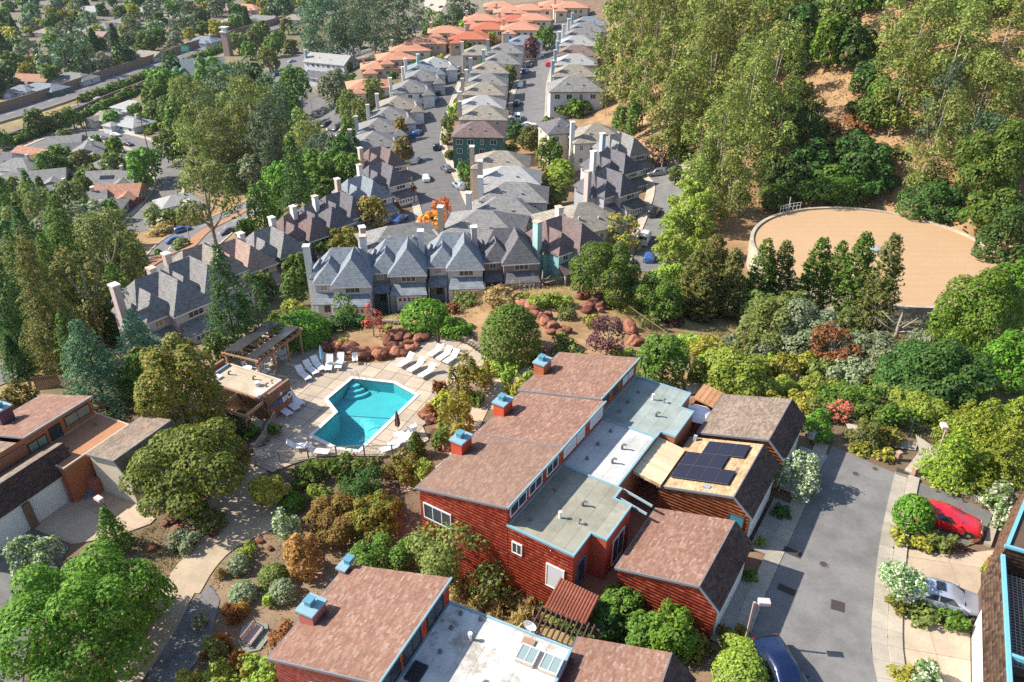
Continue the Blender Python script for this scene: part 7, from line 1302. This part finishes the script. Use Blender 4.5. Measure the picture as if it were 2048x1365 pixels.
TT('before the grey houses', [('airy', 'mid', 688, 605, 46, 55, .2), ('shrub', 'dark', 680, 640, 70, 30), ('shrub', 'dark', 720, 640, 50, 26), ('shrub', 'grey', 960, 570, 60, 30), ('bare', 'twig', 1085, 555, 90, 30, .1), ('bare', 'twig', 1040, 568, 60, 26, .1), ('shrub', 'rust', 1125, 545, 50, 26), ('shrub', 'straw', 1000, 592, 70, 20), ('broad', 'mid', 590, 572, 55, 65, .2), ('shrub', 'olive', 575, 625, 60, 40), ('shrub', 'mid', 545, 640, 40, 36), ('broad', 'bright', 575, 490, 26, 40, .1), ('broad', 'bright', 592, 535, 50, 50, .1), ('broad', 'mid', 530, 570, 44, 50, .15), ('broad', 'olive', 640, 500, 40, 40, .1), ('broad', 'olivered', 688, 483, 85, 56, .1), ('broad', 'autumn', 744, 425, 60, 66, .25, 'round tree turning from green to orange by the street'), ('airy', 'orange', 882, 410, 42, 34, .4, 'vivid orange tree beside the street'), ('airy', 'orange', 868, 442, 62, 32, .3, 'spreading red orange tree above the grey roofs'), ('shrub', 'rust', 822, 378, 22, 22), ('shrub', 'rust', 790, 412, 24, 22), ('shrub', 'olive', 780, 395, 30, 26), ('shrub', 'mid', 935, 342, 40, 34), ('shrub', 'mid', 945, 370, 24, 18), ('shrub', 'olive', 900, 308, 22, 20), ('broad', 'bright', 990, 288, 52, 32, .1), ('broad', 'olive', 1065, 275, 60, 44, .1), ('broad', 'dark', 1030, 262, 36, 40, .1), ('broad', 'mid', 1100, 312, 55, 65, .1), ('broad', 'lime', 1115, 355, 60, 40, .1), ('broad', 'olive', 1105, 388, 60, 50, .1), ('shrub', 'yellow', 1085, 430, 30, 50, .1), ('shrub', 'yellow', 1052, 425, 20, 44, .1), ('broad', 'lime', 1120, 340, 50, 40, .1), ('broad', 'autumn', 805, 300, 40, 44, .2), ('broad', 'autumn', 801, 255, 26, 40, .3), ('broad', 'bright', 735, 288, 60, 36, .1), ('shrub', 'olive', 895, 246, 26, 30), ('shrub', 'lime', 905, 222, 24, 30), ('shrub', 'olive', 893, 275, 24, 24), ('shrub', 'rust', 843, 202, 24, 14), ('broad', 'olive', 1018, 150, 30, 36, .2), ('broad', 'plum', 1062, 95, 34, 36, .2, 'dark red tree between the streets'), ('broad', 'mid', 1090, 75, 40, 40, .1), ('broad', 'bright', 890, 135, 28, 26, .1), ('broad', 'yellow', 982, 77, 24, 20, .1), ('broad', 'lime', 928, 50, 24, 18, .1), ('broad', 'mid', 855, 68, 24, 20, .1), ('shrub', 'mid', 1142, 218, 60, 26), ('shrub', 'rust', 1182, 208, 22, 16), ('broad', 'bright', 1155, 215, 50, 34, .05), ('broad', 'plum', 1126, 20, 26, 24, .1), ('shrub', 'lime', 700, 500, 20, 30)])
TT('by the dark alley', [('airy', 'autumn', 1245, 462, 84, 70, .15, 'red and gold tree at the mouth of the dark alley'), ('airy', 'plum', 1308, 300, 52, 48, .2, 'plum tree beside the dormered blue grey house'), ('broad', 'mid', 1215, 545, 150, 115, .12, 'broad green tree above the ridge fence'), ('broad', 'mid', 1310, 592, 110, 85, .1, 'green tree left of the bronze conifers'), ('shrub', 'yellow', 1260, 612, 50, 30), ('broad', 'olive', 1265, 310, 50, 44, .2), ('broad', 'mid', 1240, 240, 30, 50, .2), ('poplar', 'lime', 1398, 365, 66, 80, .05), ('poplar', 'lime', 1378, 410, 80, 90, .05), ('poplar', 'lime', 1400, 425, 60, 90, .05), ('poplar', 'lime', 1358, 462, 80, 100, .05), ('poplar', 'lime', 1395, 470, 60, 90, .05), ('poplar', 'lime', 1345, 515, 76, 100, .05), ('poplar', 'lime', 1385, 520, 60, 80, .05), ('poplar', 'lime', 1340, 565, 60, 80, .05), ('broad', 'mid', 1352, 350, 30, 36, .1)])
for (px, py, w_, h_) in [(1386, 572, 74, 125), (1424, 554, 80, 145), (1462, 574, 70, 130), (1405, 595, 66, 100), (1522, 562, 66, 145), (1560, 564, 66, 140), (1630, 560, 74, 145), (1670, 556, 60, 125), (1712, 560, 76, 165), (1764, 576, 74, 185)]: T('cypress', 'coneb' if px < 1500 else 'mid' if px % 3 else 'olive', px, py, w_, h_, .03, where='before the round tank')
TT('below the tank', [('oak', 'olive', 1545, 645, 120, 110, .1), ('oak', 'grey', 1610, 655, 125, 110, .1, 'grey green oak below the narrow conifers'), ('broad', 'lime', 1478, 742, 150, 110, .05), ('broad', 'yellow', 1420, 705, 90, 50, .05), ('broad', 'lime', 1420, 735, 70, 60, .05), ('shrub', 'yellow', 1565, 735, 70, 50, .05), ('shrub', 'yellow', 1620, 725, 60, 44, .05), ('broad', 'mid', 1328, 722, 105, 112, .05, 'dense round green tree at the far end of the long townhouse'), ('oak', 'grey', 1745, 702, 110, 80, .1), ('bare', 'twig', 1800, 645, 140, 70, .1, 'grey leafless thicket under the tank rim'), ('bare', 'twig', 1850, 640, 90, 50, .1), ('airy', 'rust', 1670, 690, 90, 90, .1), ('oak', 'dark', 1830, 740, 130, 110, .1), ('oak', 'dark', 1905, 745, 150, 130, .1, 'dark green oak beneath the big bright tree'), ('broad', 'bright', 1965, 640, 180, 190, .1, 'big bright green tree right of the round tank'), ('broad', 'bright', 2030, 590, 110, 130, .1), ('broad', 'bright', 2020, 720, 100, 120, .1), ('shrub', 'lime', 1880, 830, 120, 65, .05), ('cedar', 'yg', 1905, 915, 110, 110, .02), ('cedar', 'yg', 1965, 860, 120, 120, .02), ('cedar', 'yg', 2015, 905, 100, 130, .02), ('cedar', 'yg', 1960, 940, 90, 70, .02), ('cedar', 'yg', 2030, 840, 100, 90, .02), ('cedar', 'yg', 1930, 840, 70, 80, .02), ('shrub', 'flower', 2000, 985, 60, 60), ('shrub', 'flower', 2010, 1030, 40, 60), ('shrub', 'lime', 1985, 1000, 30, 26),
 ('shrub', 'mid', 1700, 790, 110, 50), ('shrub', 'lime', 1640, 770, 80, 50), ('shrub', 'yellow', 1600, 800, 60, 44), ('shrub', 'lime', 1570, 770, 60, 40), ('shrub', 'yellow', 1550, 800, 50, 36), ('shrub', 'olive', 1650, 820, 60, 44), ('shrub', 'bright', 1635, 850, 60, 60), ('airy', 'red', 1682, 820, 44, 40, .3), ('shrub', 'olive', 1725, 860, 60, 55), ('shrub', 'olivered', 1770, 865, 70, 45), ('shrub', 'mid', 1750, 820, 80, 50), ('shrub', 'mid', 1800, 830, 80, 60), ('shrub', 'lime', 1820, 800, 70, 50), ('shrub', 'olive', 1790, 780, 90, 50), ('shrub', 'yellow', 1720, 895, 40, 20), ('shrub', 'yellow', 1768, 905, 40, 22), ('shrub', 'olive', 1500, 690, 60, 36), ('shrub', 'lime', 1390, 680, 60, 30), ('shrub', 'plum', 1350, 640, 40, 20), ('shrub', 'olive', 1300, 640, 50, 26), ('shrub', 'yellow', 1390, 750, 26, 26), ('oak', 'grey', 1850, 690, 70, 60, .1), ('shrub', 'grey', 1700, 745, 80, 50), ('shrub', 'olive', 1640, 730, 70, 40), ('shrub', 'olive', 1760, 750, 70, 40), ('shrub', 'mid', 1340, 800, 40, 20)])
TT('along the near street', [('shrub', 'flower', 1598, 950, 84, 76, .25, 'round white flowering tree beside the solar roofed garage'), ('shrub', 'flower', 1808, 1155, 90, 84, .2, 'round white flowering tree beside the silver sedan'), ('hedge', 'bright', 1829, 1022, 74, 66, .25, 'round clipped green tree beside the red car'), ('shrub', 'yellow', 1802, 1072, 34, 34), ('shrub', 'yellow', 1845, 1082, 50, 24), ('shrub', 'olive', 1880, 1080, 60, 24), ('shrub', 'olivered', 1800, 1210, 44, 24), ('shrub', 'olive', 1850, 1225, 60, 24), ('shrub', 'mid', 1910, 1235, 60, 24), ('shrub', 'rust', 1988, 1128, 22, 26), ('shrub', 'lime', 1978, 1138, 26, 22), ('shrub', 'yellow', 1810, 1350, 60, 36), ('shrub', 'flower', 1855, 1362, 80, 50), ('hedge', 'lime', 1462, 1278, 42, 36), ('hedge', 'lime', 1490, 1298, 56, 32), ('hedge', 'lime', 1482, 1342, 110, 84, 0, 'large lime green rounded bush before the navy car'), ('shrub', 'olivered', 1450, 1262, 30, 30), ('shrub', 'lime', 1522, 1082, 20, 24), ('shrub', 'dark', 1560, 1020, 40, 14), ('shrub', 'mid', 1500, 1150, 34, 22), ('shrub', 'olivered', 1485, 1262, 30, 24)])
TT('between the two townhouses', [('airy', 'olive', 940, 1085, 215, 150, .45, 'open crowned oak with dark trunk before the red end wall'), ('broad', 'mid', 1150, 1215, 100, 70, .05), ('broad', 'mid', 1240, 1215, 90, 90, .05), ('broad', 'dark', 1200, 1240, 110, 90, .05), ('broad', 'bright', 1340, 1260, 110, 110, .05, 'bright green shrub tree against the red garage wall'), ('broad', 'mid', 1290, 1265, 80, 80, .05), ('shrub', 'olivered', 1400, 1290, 60, 50), ('shrub', 'yellow', 1310, 1300, 60, 40), ('shrub', 'mid', 1105, 1195, 60, 40), ('shrub', 'olive', 870, 1130, 90, 50), ('shrub', 'mid', 830, 1090, 70, 60), ('shrub', 'lime', 1120, 1230, 50, 40), ])
# ---- left slopes and valley, named trees
TT('on the left slope', [('conifer', 'coneb', 92, 620, 130, 280, .02, 'very tall bronze green conifer at left'), ('conifer', 'dark', 18, 620, 100, 250, .02, 'dark conifer at the left picture edge'), ('broad', 'grey', 130, 470, 100, 110, .1), ('airy', 'olive', 215, 505, 130, 180, .15), ('broad', 'grey', 175, 450, 100, 90, .1), ('conifer', 'mid', 245, 610, 100, 150, .03), ('airy', 'coneb', 175, 590, 110, 190, .1), ('conifer', 'mid', 145, 690, 90, 130, .03), ('conifer', 'dark', 30, 720, 60, 90, .03), ('broad', 'olive', 250, 520, 90, 110, .1), ('airy', 'olive', 60, 420, 90, 100, .2), ('broad', 'dark', 20, 490, 80, 90, .1), ('broad', 'olive', 140, 400, 70, 70, .2), ('conifer', 'dark', 592, 370, 78, 165, .03, 'tall dark conifer on the slope above the median road'), ('broad', 'mid', 525, 420, 60, 110, .1), ('broad', 'bright', 555, 360, 60, 70, .1), ('broad', 'bright', 490, 460, 40, 40, .1), ('airy', 'olive', 405, 365, 120, 120, .55, 'tall bare stemmed pine standing on the median'), ('hedge', 'mid', 466, 356, 52, 52, .05), ('broad', 'grey', 500, 345, 44, 60, .1), ('hedge', 'olive', 362, 487, 34, 24, 0), ('hedge', 'mid', 317, 508, 16, 18, .2), ('shrub', 'olive', 322, 430, 70, 50), ('shrub', 'gold', 380, 435, 50, 24), ('shrub', 'straw', 320, 455, 50, 22), ('shrub', 'yellow', 495, 460, 34, 34), ('broad', 'mid', 665, 345, 90, 80, .1), ('broad', 'mid', 640, 385, 70, 60, .1), ('broad', 'bright', 545, 425, 40, 50, .1), ('broad', 'dark', 690, 310, 70, 80, .1), ('broad', 'mid', 700, 345, 60, 70, .1)])
for (px, py, w_, h_, fo) in [(400, 235, 95, 150, 'euc'), (450, 205, 110, 150, 'eucblue'), (500, 235, 95, 160, 'euc'), (525, 285, 80, 120, 'eucblue'), (358, 250, 66, 100, 'mid'), (435, 290, 95, 130, 'euc'), (385, 305, 84, 120, 'euc'), (470, 275, 90, 130, 'euc'), (340, 295, 60, 60, 'mid'), (497, 168, 90, 75, 'dark'), (430, 165, 80, 90, 'mid'), (535, 205, 66, 110, 'eucblue'), (560, 275, 50, 90, 'euc'), (600, 275, 60, 110, 'euc'), (640, 310, 66, 90, 'eucblue'), (620, 345, 66, 90, 'mid'), (700, 270, 44, 60, 'mid'), (722, 240, 44, 80, 'olive'), (700, 215, 40, 70, 'olive'), (745, 180, 50, 40, 'olive'), (285, 330, 66, 66, 'bright'), (310, 190, 60, 50, 'mid'), (330, 170, 66, 60, 'bright'), (345, 140, 40, 70, 'dark'), (360, 165, 50, 50, 'blue')]: T('euc' if fo in ('euc', 'eucblue') else 'broad', fo, px, py, w_, h_, .12, where='in the wooded belt')
for (px, py, w_, h_, fo) in [(622, 55, 80, 110, 'eucblue'), (660, 50, 90, 130, 'eucblue'), (700, 40, 90, 130, 'eucblue'), (745, 40, 95, 130, 'eucblue'), (790, 40, 80, 120, 'eucblue'), (720, 20, 90, 90, 'eucblue'), (835, 20, 50, 60, 'eucblue'), (770, 10, 80, 70, 'eucblue'), (925, 15, 70, 50, 'eucblue'), (640, 10, 70, 70, 'eucblue'), (905, 35, 50, 40, 'eucblue'), (870, 40, 50, 40, 'mid')]: T('euc', fo, px, py, w_, h_, .15, where='behind the white building at the top')
T('broad', 'mid', 586, 170, 64, 66, .5, 'round tree with bare stem on the junction island'); T('broad', 'grey', 668, 180, 60, 76, .1, 'grey green tree beside the lower road')
pl = thing('palm_tree', 'fan palm standing between the houses at the far street', 'palm tree', G(934, 122), 0); h_ = topz(np.array(pl.location), 92); MB().tube([(0, 0, -.3), (.1, 0, h_ * .5), (0, .1, h_)], [.35, .28, .25], 7).build('trunk', BARK['g'], pl); fm = MB()
for k in range(60):
    t = random.uniform(0, 6.28); e = random.uniform(-.9, 1.2); d = np.array([math.cos(t) * math.cos(e), math.sin(t) * math.cos(e), math.sin(e)]); c = np.array([0, .1, h_]); s = np.cross(d, (0, 0, 1)); s /= np.linalg.norm(s); L_ = 2.6; fm.face([c + d * .5, c + d * L_ * .7 + s * .55, c + d * L_ + np.array([0, 0, -.5]), c + d * L_ * .7 - s * .55])
fm.build('fronds', FO['mid'], pl)
# ---- hillside and fill
HXY = np.array([(o.location[0], o.location[1]) for o in HS]); RXY = np.vstack([STREET, STREET2, ALLEY, MED, JUN, VAL, FW1, FW2, COURT])
def ok(x, y, w, hd=8.5, rd=5.5, sep=.42):
    if np.min(np.hypot(HXY[:, 0] - x, HXY[:, 1] - y)) < hd: return False
    if np.min(np.hypot(RXY[:, 0] - x, RXY[:, 1] - y)) < rd: return False
    if math.hypot(x - 55.8, y - 108) < 18.6 + w * .45: return False
    return all(math.hypot(x - a, y - b) > sep * (w + ww) for a, b, ww in PLACED)
def forest(poly, n, mix, where, hd=8.5, rd=5.5, sep=.42, tries=14):
    xs_ = [p[0] for p in poly]; ys_ = [p[1] for p in poly]; k = 0
    for _ in range(n * tries):
        if k >= n: break
        px, py = random.uniform(min(xs_), max(xs_)), random.uniform(min(ys_), max(ys_))
        if not inpoly(np.array(px), np.array(py), poly): continue
        kind, fol, w0, w1, r0, r1, tf = random.choice(mix); w_ = random.uniform(w0, w1); q = G(px, py)
        if not ok(q[0], q[1], w_, hd, rd, sep): continue
        h_ = w_ * random.uniform(r0, r1); plant(kind, fol, q[0], q[1], w_, h_, h_ * tf, where=where); k += 1
for (px, py, w_, h_, fo) in [(1215, 85, 60, 190, 'euc'), (1248, 70, 66, 180, 'euc'), (1280, 90, 70, 200, 'euc'), (1318, 60, 76, 180, 'olive'), (1250, 140, 56, 150, 'euc'), (1292, 160, 66, 150, 'euc'), (1370, 200, 100, 210, 'euc'), (1425, 150, 110, 220, 'euc'), (1335, 225, 80, 190, 'euc'), (1445, 285, 90, 230, 'euc'), (1500, 200, 100, 240, 'euc'), (1492, 320, 84, 190, 'euc'), (1400, 320, 76, 180, 'euc'), (1550, 150, 105, 200, 'euc'), (1560, 255, 84, 170, 'euc'), (1480, 75, 90, 170, 'euc'), (1400, 65, 84, 170, 'euc'), (1345, 125, 80, 180, 'euc'), (1530, 60, 80, 130, 'olive'), (1830, 100, 120, 190, 'euc'), (1905, 125, 120, 210, 'euc'), (1965, 200, 100, 180, 'euc'), (1868, 290, 100, 200, 'euc'), (1925, 50, 100, 130, 'euc'), (2005, 100, 110, 190, 'euc'), (1800, 180, 90, 150, 'euc'), (1880, 210, 80, 170, 'eucblue'), (1950, 290, 80, 130, 'eucblue'), (1215, 155, 36, 120, 'euc'), (1465, 380, 70, 130, 'euc'), (1800, 50, 90, 120, 'euc'), (1270, 235, 30, 70, 'mid'), (1300, 30, 70, 110, 'euc'), (1440, 20, 90, 110, 'euc')]: T('euc' if fo != 'mid' else 'broad', 'euc' if fo == 'olive' else fo, px, py, w_, h_, .14, where='on the dry hillside')
TT('on the dry hillside', [('broad', 'bright', 1660, 85, 66, 100, .1, 'upright bright green tree high on the hillside'), ('oak', 'dark', 1712, 85, 84, 80, .1), ('oak', 'dark', 1740, 155, 70, 60, .1), ('oak', 'mid', 1760, 215, 90, 66, .1), ('oak', 'dark', 1720, 310, 110, 84, .1), ('oak', 'mid', 1770, 180, 60, 50, .1), ('oak', 'dark', 1600, 352, 96, 70, .1), ('oak', 'mid', 1665, 370, 130, 76, .1), ('oak', 'dark', 1750, 350, 90, 60, .1), ('oak', 'mid', 1555, 392, 70, 50, .1), ('oak', 'dark', 1868, 398, 120, 80, .1, 'low dark oak touching the far rim of the tank'), ('oak', 'mid', 1985, 320, 130, 150, .1), ('oak', 'dark', 2015, 480, 100, 130, .1), ('oak', 'mid', 1990, 420, 110, 90, .1), ('oak', 'dark', 1600, 60, 80, 90, .1), ('oak', 'dark', 1660, 20, 90, 50, .1), ('oak', 'mid', 1590, 110, 60, 70, .1), ('oak', 'dark', 1620, 320, 80, 80, .1), ('bare', 'twig', 1640, 230, 60, 30, .1), ('bare', 'twig', 1840, 340, 90, 60, .1), ('shrub', 'rust', 1720, 240, 60, 30), ('shrub', 'rust', 1660, 255, 50, 30), ('bare', 'twig', 1900, 425, 70, 30, .1), ('oak', 'olive', 1250, 300, 40, 36, .1), ('shrub', 'mid', 1360, 300, 50, 36), ('conifer', 'olive', 1262, 235, 30, 70, .05), ('oak', 'dark', 1550, 345, 70, 50, .1)])
forest([(1340, 0), (2048, 0), (2048, 60), (1340, 60)], 26, [('euc', 'euc', 9, 13, 1.8, 2.3, .1), ('oak', 'mid', 8, 12, .8, 1, .1)], 'on the hilltop', sep=.3)
forest([(1580, 130), (1800, 60), (2048, 260), (2048, 380), (1900, 360), (1600, 330)], 26, [('oak', 'dark', 6, 10, .75, 1, .08), ('oak', 'mid', 5, 9, .75, 1, .08), ('euc', 'euc', 6, 9, 1.8, 2.2, .15), ('shrub', 'olive', 3, 5, .7, .9, 0)], 'on the dry hillside', sep=.38)
forest([(1200, 60), (1300, 150), (1400, 380), (1600, 380), (1560, 200), (1500, 0), (1230, 0)], 34, [('euc', 'euc', 7, 11, 1.9, 2.4, .15), ('oak', 'olive', 5, 8, .8, 1, .1)], 'on the dry hillside', sep=.28)
forest([(1480, 620), (1880, 650), (1960, 760), (1700, 800), (1560, 780), (1400, 700)], 28, [('shrub', 'olive', 2, 3.6, .6, .85, 0), ('shrub', 'grey', 2, 3.5, .6, .8, 0), ('shrub', 'lime', 1.6, 3, .6, .8, 0), ('shrub', 'rust', 1.5, 2.6, .5, .7, 0), ('oak', 'olive', 3.5, 5, .8, 1, .05)], 'below the tank', sep=.3)
# wooded strips left
forest([(20, 400), (260, 430), (300, 560), (240, 700), (60, 740), (0, 700), (0, 450)], 26, [('conifer', 'mid', 5, 8, 1.8, 2.5, .03), ('broad', 'olive', 6, 10, .9, 1.2, .1), ('broad', 'grey', 6, 9, .9, 1.1, .1), ('conifer', 'dark', 5, 8, 1.8, 2.6, .03), ('airy', 'olive', 6, 9, 1.1, 1.5, .1)], 'on the left slope', sep=.33)
forest([(340, 210), (560, 180), (700, 290), (720, 380), (560, 440), (470, 330), (360, 330)], 38, [('euc', 'euc', 9, 14, 1.4, 1.9, .12), ('euc', 'eucblue', 9, 14, 1.4, 1.9, .12), ('broad', 'mid', 8, 12, .9, 1.2, .1), ('broad', 'bright', 6, 9, .9, 1.2, .1)], 'in the wooded belt', 9, 11, .32)
forest([(690, 180), (740, 210), (720, 300), (640, 350), (650, 290)], 12, [('broad', 'olive', 5, 8, 1, 1.4, .1), ('broad', 'mid', 5, 8, .9, 1.2, .1)], 'beside the lower road', 8, 8, .35)
forest([(0, 0), (620, 0), (600, 30), (440, 85), (250, 145), (0, 215)], 160, [('broad', 'mid', 7, 12, .8, 1.1, .08), ('oak', 'dark', 8, 13, .85, 1.1, .08), ('oak', 'mid', 8, 13, .8, 1, .08), ('euc', 'eucblue', 8, 13, 1.1, 1.5, .1), ('broad', 'yellow', 6, 10, .8, 1.1, .1), ('oak', 'grey', 8, 13, .8, 1.1, .08), ('conifer', 'dark', 6, 8, 1.5, 2, .03)], 'beyond the freeway', 7.5, 13, .3)
forest([(0, 270), (120, 262), (320, 225), (340, 420), (270, 480), (0, 470)], 60, [('broad', 'mid', 5, 10, .8, 1.1, .1), ('broad', 'olive', 5, 9, .8, 1.1, .1), ('broad', 'mid', 4, 7, .9, 1.2, .1), ('shrub', 'mid', 3, 5, .6, .8, 0), ('shrub', 'yellow', 3, 4.5, .6, .8, 0), ('shrub', 'rust', 2.5, 4, .5, .7, 0), ('broad', 'bright', 5, 8, .8, 1, .1)], 'among valley houses', 8, 8, .4)
forest([(480, 60), (640, 50), (620, 110), (540, 150), (470, 130)], 10, [('broad', 'mid', 8, 12, .8, 1.1, .1), ('broad', 'olive', 7, 11, .8, 1.1, .1)], 'beside the freeway near the tower', 8, 9, .4)
for pth, off, a, b, wh in ((FW1, 12.5, .12, .62, 'in the freeway median'), (FW2, 9.5, .02, .75, 'below the near freeway wall')):
    n_ = len(pth); P2 = offset(pth, off)
    for i in range(int(a * n_), int(b * n_), 1): x, y = P2[i] + RNG.normal(0, .7, 2); plant('shrub', random.choice(('mid', 'olive', 'mid', 'bright')), x, y, random.uniform(5, 6.8), random.uniform(2.6, 3.8), 0, where=wh)
# small planting on street verges
forest([(690, 130), (880, 60), (1000, 20), (1190, 30), (1190, 210), (1040, 330), (1000, 300), (900, 200), (830, 320), (730, 300)], 44, [('shrub', 'mid', 2, 3.5, .7, .9, 0), ('shrub', 'olive', 2, 3.5, .7, .9, 0), ('shrub', 'rust', 1.6, 2.6, .6, .8, 0), ('broad', 'bright', 3, 4.5, .9, 1.2, .15), ('shrub', 'yellow', 2, 3, .7, .9, 0)], 'between the street houses', 7.2, 6.3, .5)
# ---- ground cover nobody could count
def cover(name, px_poly, dens, size, fol, h, hand=None):
    poly = [tuple(G(a, b)[:2]) for a, b in px_poly]; A_ = abs(area(poly)); n_ = int(A_ * dens); xs_ = [p[0] for p in poly]; ys_ = [p[1] for p in poly]; X = RNG.uniform(min(xs_), max(xs_), n_ * 4); Y = RNG.uniform(min(ys_), max(ys_), n_ * 4); k = inpoly(X, Y, poly)
    cl = np.sin(X * 1.3 + np.sin(Y * .9) * 2) + np.sin(Y * 1.1 + X * .5) + RNG.normal(0, .8, len(X)); k &= cl > -.5; k &= ~inpoly(X, Y, DECK); 
    for pp_, ww_ in PATHS:
        for a_, b_ in pp_: k &= np.hypot(X - a_, Y - b_) > ww_
    X, Y = X[k][:n_], Y[k][:n_]
    if not len(X): return
    Z = tz(X, Y) + RNG.uniform(.02, h, len(X)); o = link(name, leafmesh(name, np.stack([X, Y, Z], 1), RNG.normal(size=(len(X), 3)) + np.array([0, 0, .9]), size, FO[fol], .5), None, 'stuff'); return o
GARD = [(250, 1100), (330, 1000), (500, 930), (560, 930), (840, 925), (940, 860), (980, 760), (1090, 720), (960, 860), (850, 975), (850, 1060), (690, 1130), (560, 1290), (480, 1365), (250, 1365), (330, 1200)]
cover('ground_cover', GARD, 9, .16, 'olive', .14); cover('leaf_litter', GARD, 12, .12, 'rust', .03); cover('ground_cover', [(270, 1080), (345, 1010), (500, 1040), (440, 1090), (390, 1150), (330, 1200)], 26, .16, 'olive', .2); cover('ground_cover', [(330, 1100), (460, 1060), (400, 1120), (350, 1165)], 20, .15, 'olivered', .2)
cover('ground_cover', [(1380, 680), (1500, 640), (1900, 680), (2048, 780), (2000, 960), (1880, 900), (1700, 840), (1560, 780), (1400, 800)], 6, .3, 'olive', .4); cover('dry_grass', [(1380, 680), (1500, 640), (1900, 680), (2048, 780), (1700, 840), (1560, 780)], 6, .3, 'straw', .4)
cover('dry_grass', [(880, 600), (960, 585), (1160, 570), (1300, 640), (1380, 700), (1340, 720), (1200, 600), (1000, 610), (900, 660)], 16, .2, 'straw', .4); cover('dry_grass', [(900, 1120), (1100, 1170), (1120, 1260), (900, 1240)], 40, .3, 'straw', .7); cover('ground_cover', [(900, 1120), (1100, 1170), (1120, 1260), (900, 1240)], 20, .25, 'lime', .6)
cover('dry_grass', [(1220, 200), (1350, 280), (1440, 430), (1980, 450), (2048, 300), (2048, 20), (1300, 20)], 1.1, .55, 'straw', .5); cover('leaf_litter', [(1220, 200), (1350, 280), (1440, 430), (1980, 450), (2048, 300), (2048, 20), (1300, 20)], 1.2, .5, 'rust', .15)
cover('dry_grass', [(560, 650), (720, 600), (960, 580), (900, 660), (650, 670)], 6, .25, 'olive', .3); cover('dry_grass', [(260, 420), (420, 440), (600, 340), (420, 330), (300, 400)], .8, .5, 'straw', .4)
cover('ground_cover', [(1775, 1045), (1800, 1030), (1950, 1080), (1935, 1098), (1800, 1095)], 30, .14, 'yellow', .15); cover('ground_cover', [(1770, 1200), (1930, 1240), (1920, 1262), (1775, 1222)], 30, .14, 'olivered', .18); cover('leaf_litter', [(1400, 1260), (1480, 1270), (1440, 1365), (1380, 1365)], 20, .1, 'rust', .03)
# ------------------------------------------------------------------ thin air over the whole scene
hz = MB().box(-3400, 3400, -1000, 4700, -50, 96).build('haze', None, None, kind='stuff')
m = bpy.data.materials.new('haze'); m.use_nodes = True; t = m.node_tree; t.nodes.remove(t.nodes['Principled BSDF']); pv = t.nodes.new('ShaderNodeVolumePrincipled'); pv.inputs['Color'].default_value = (.80, .88, 1, 1); pv.inputs['Density'].default_value = .00005; pv.inputs['Anisotropy'].default_value = .2
t.links.new(pv.outputs[0], t.nodes['Material Output'].inputs['Volume']); hz.data.materials.append(m)
finish_labels()
for o in list(S.objects):
    if o.get('category') is not None and not o.get('label'): o['label'] = o.name.split('.')[0].replace('_', ' ') + ' standing in the scene'
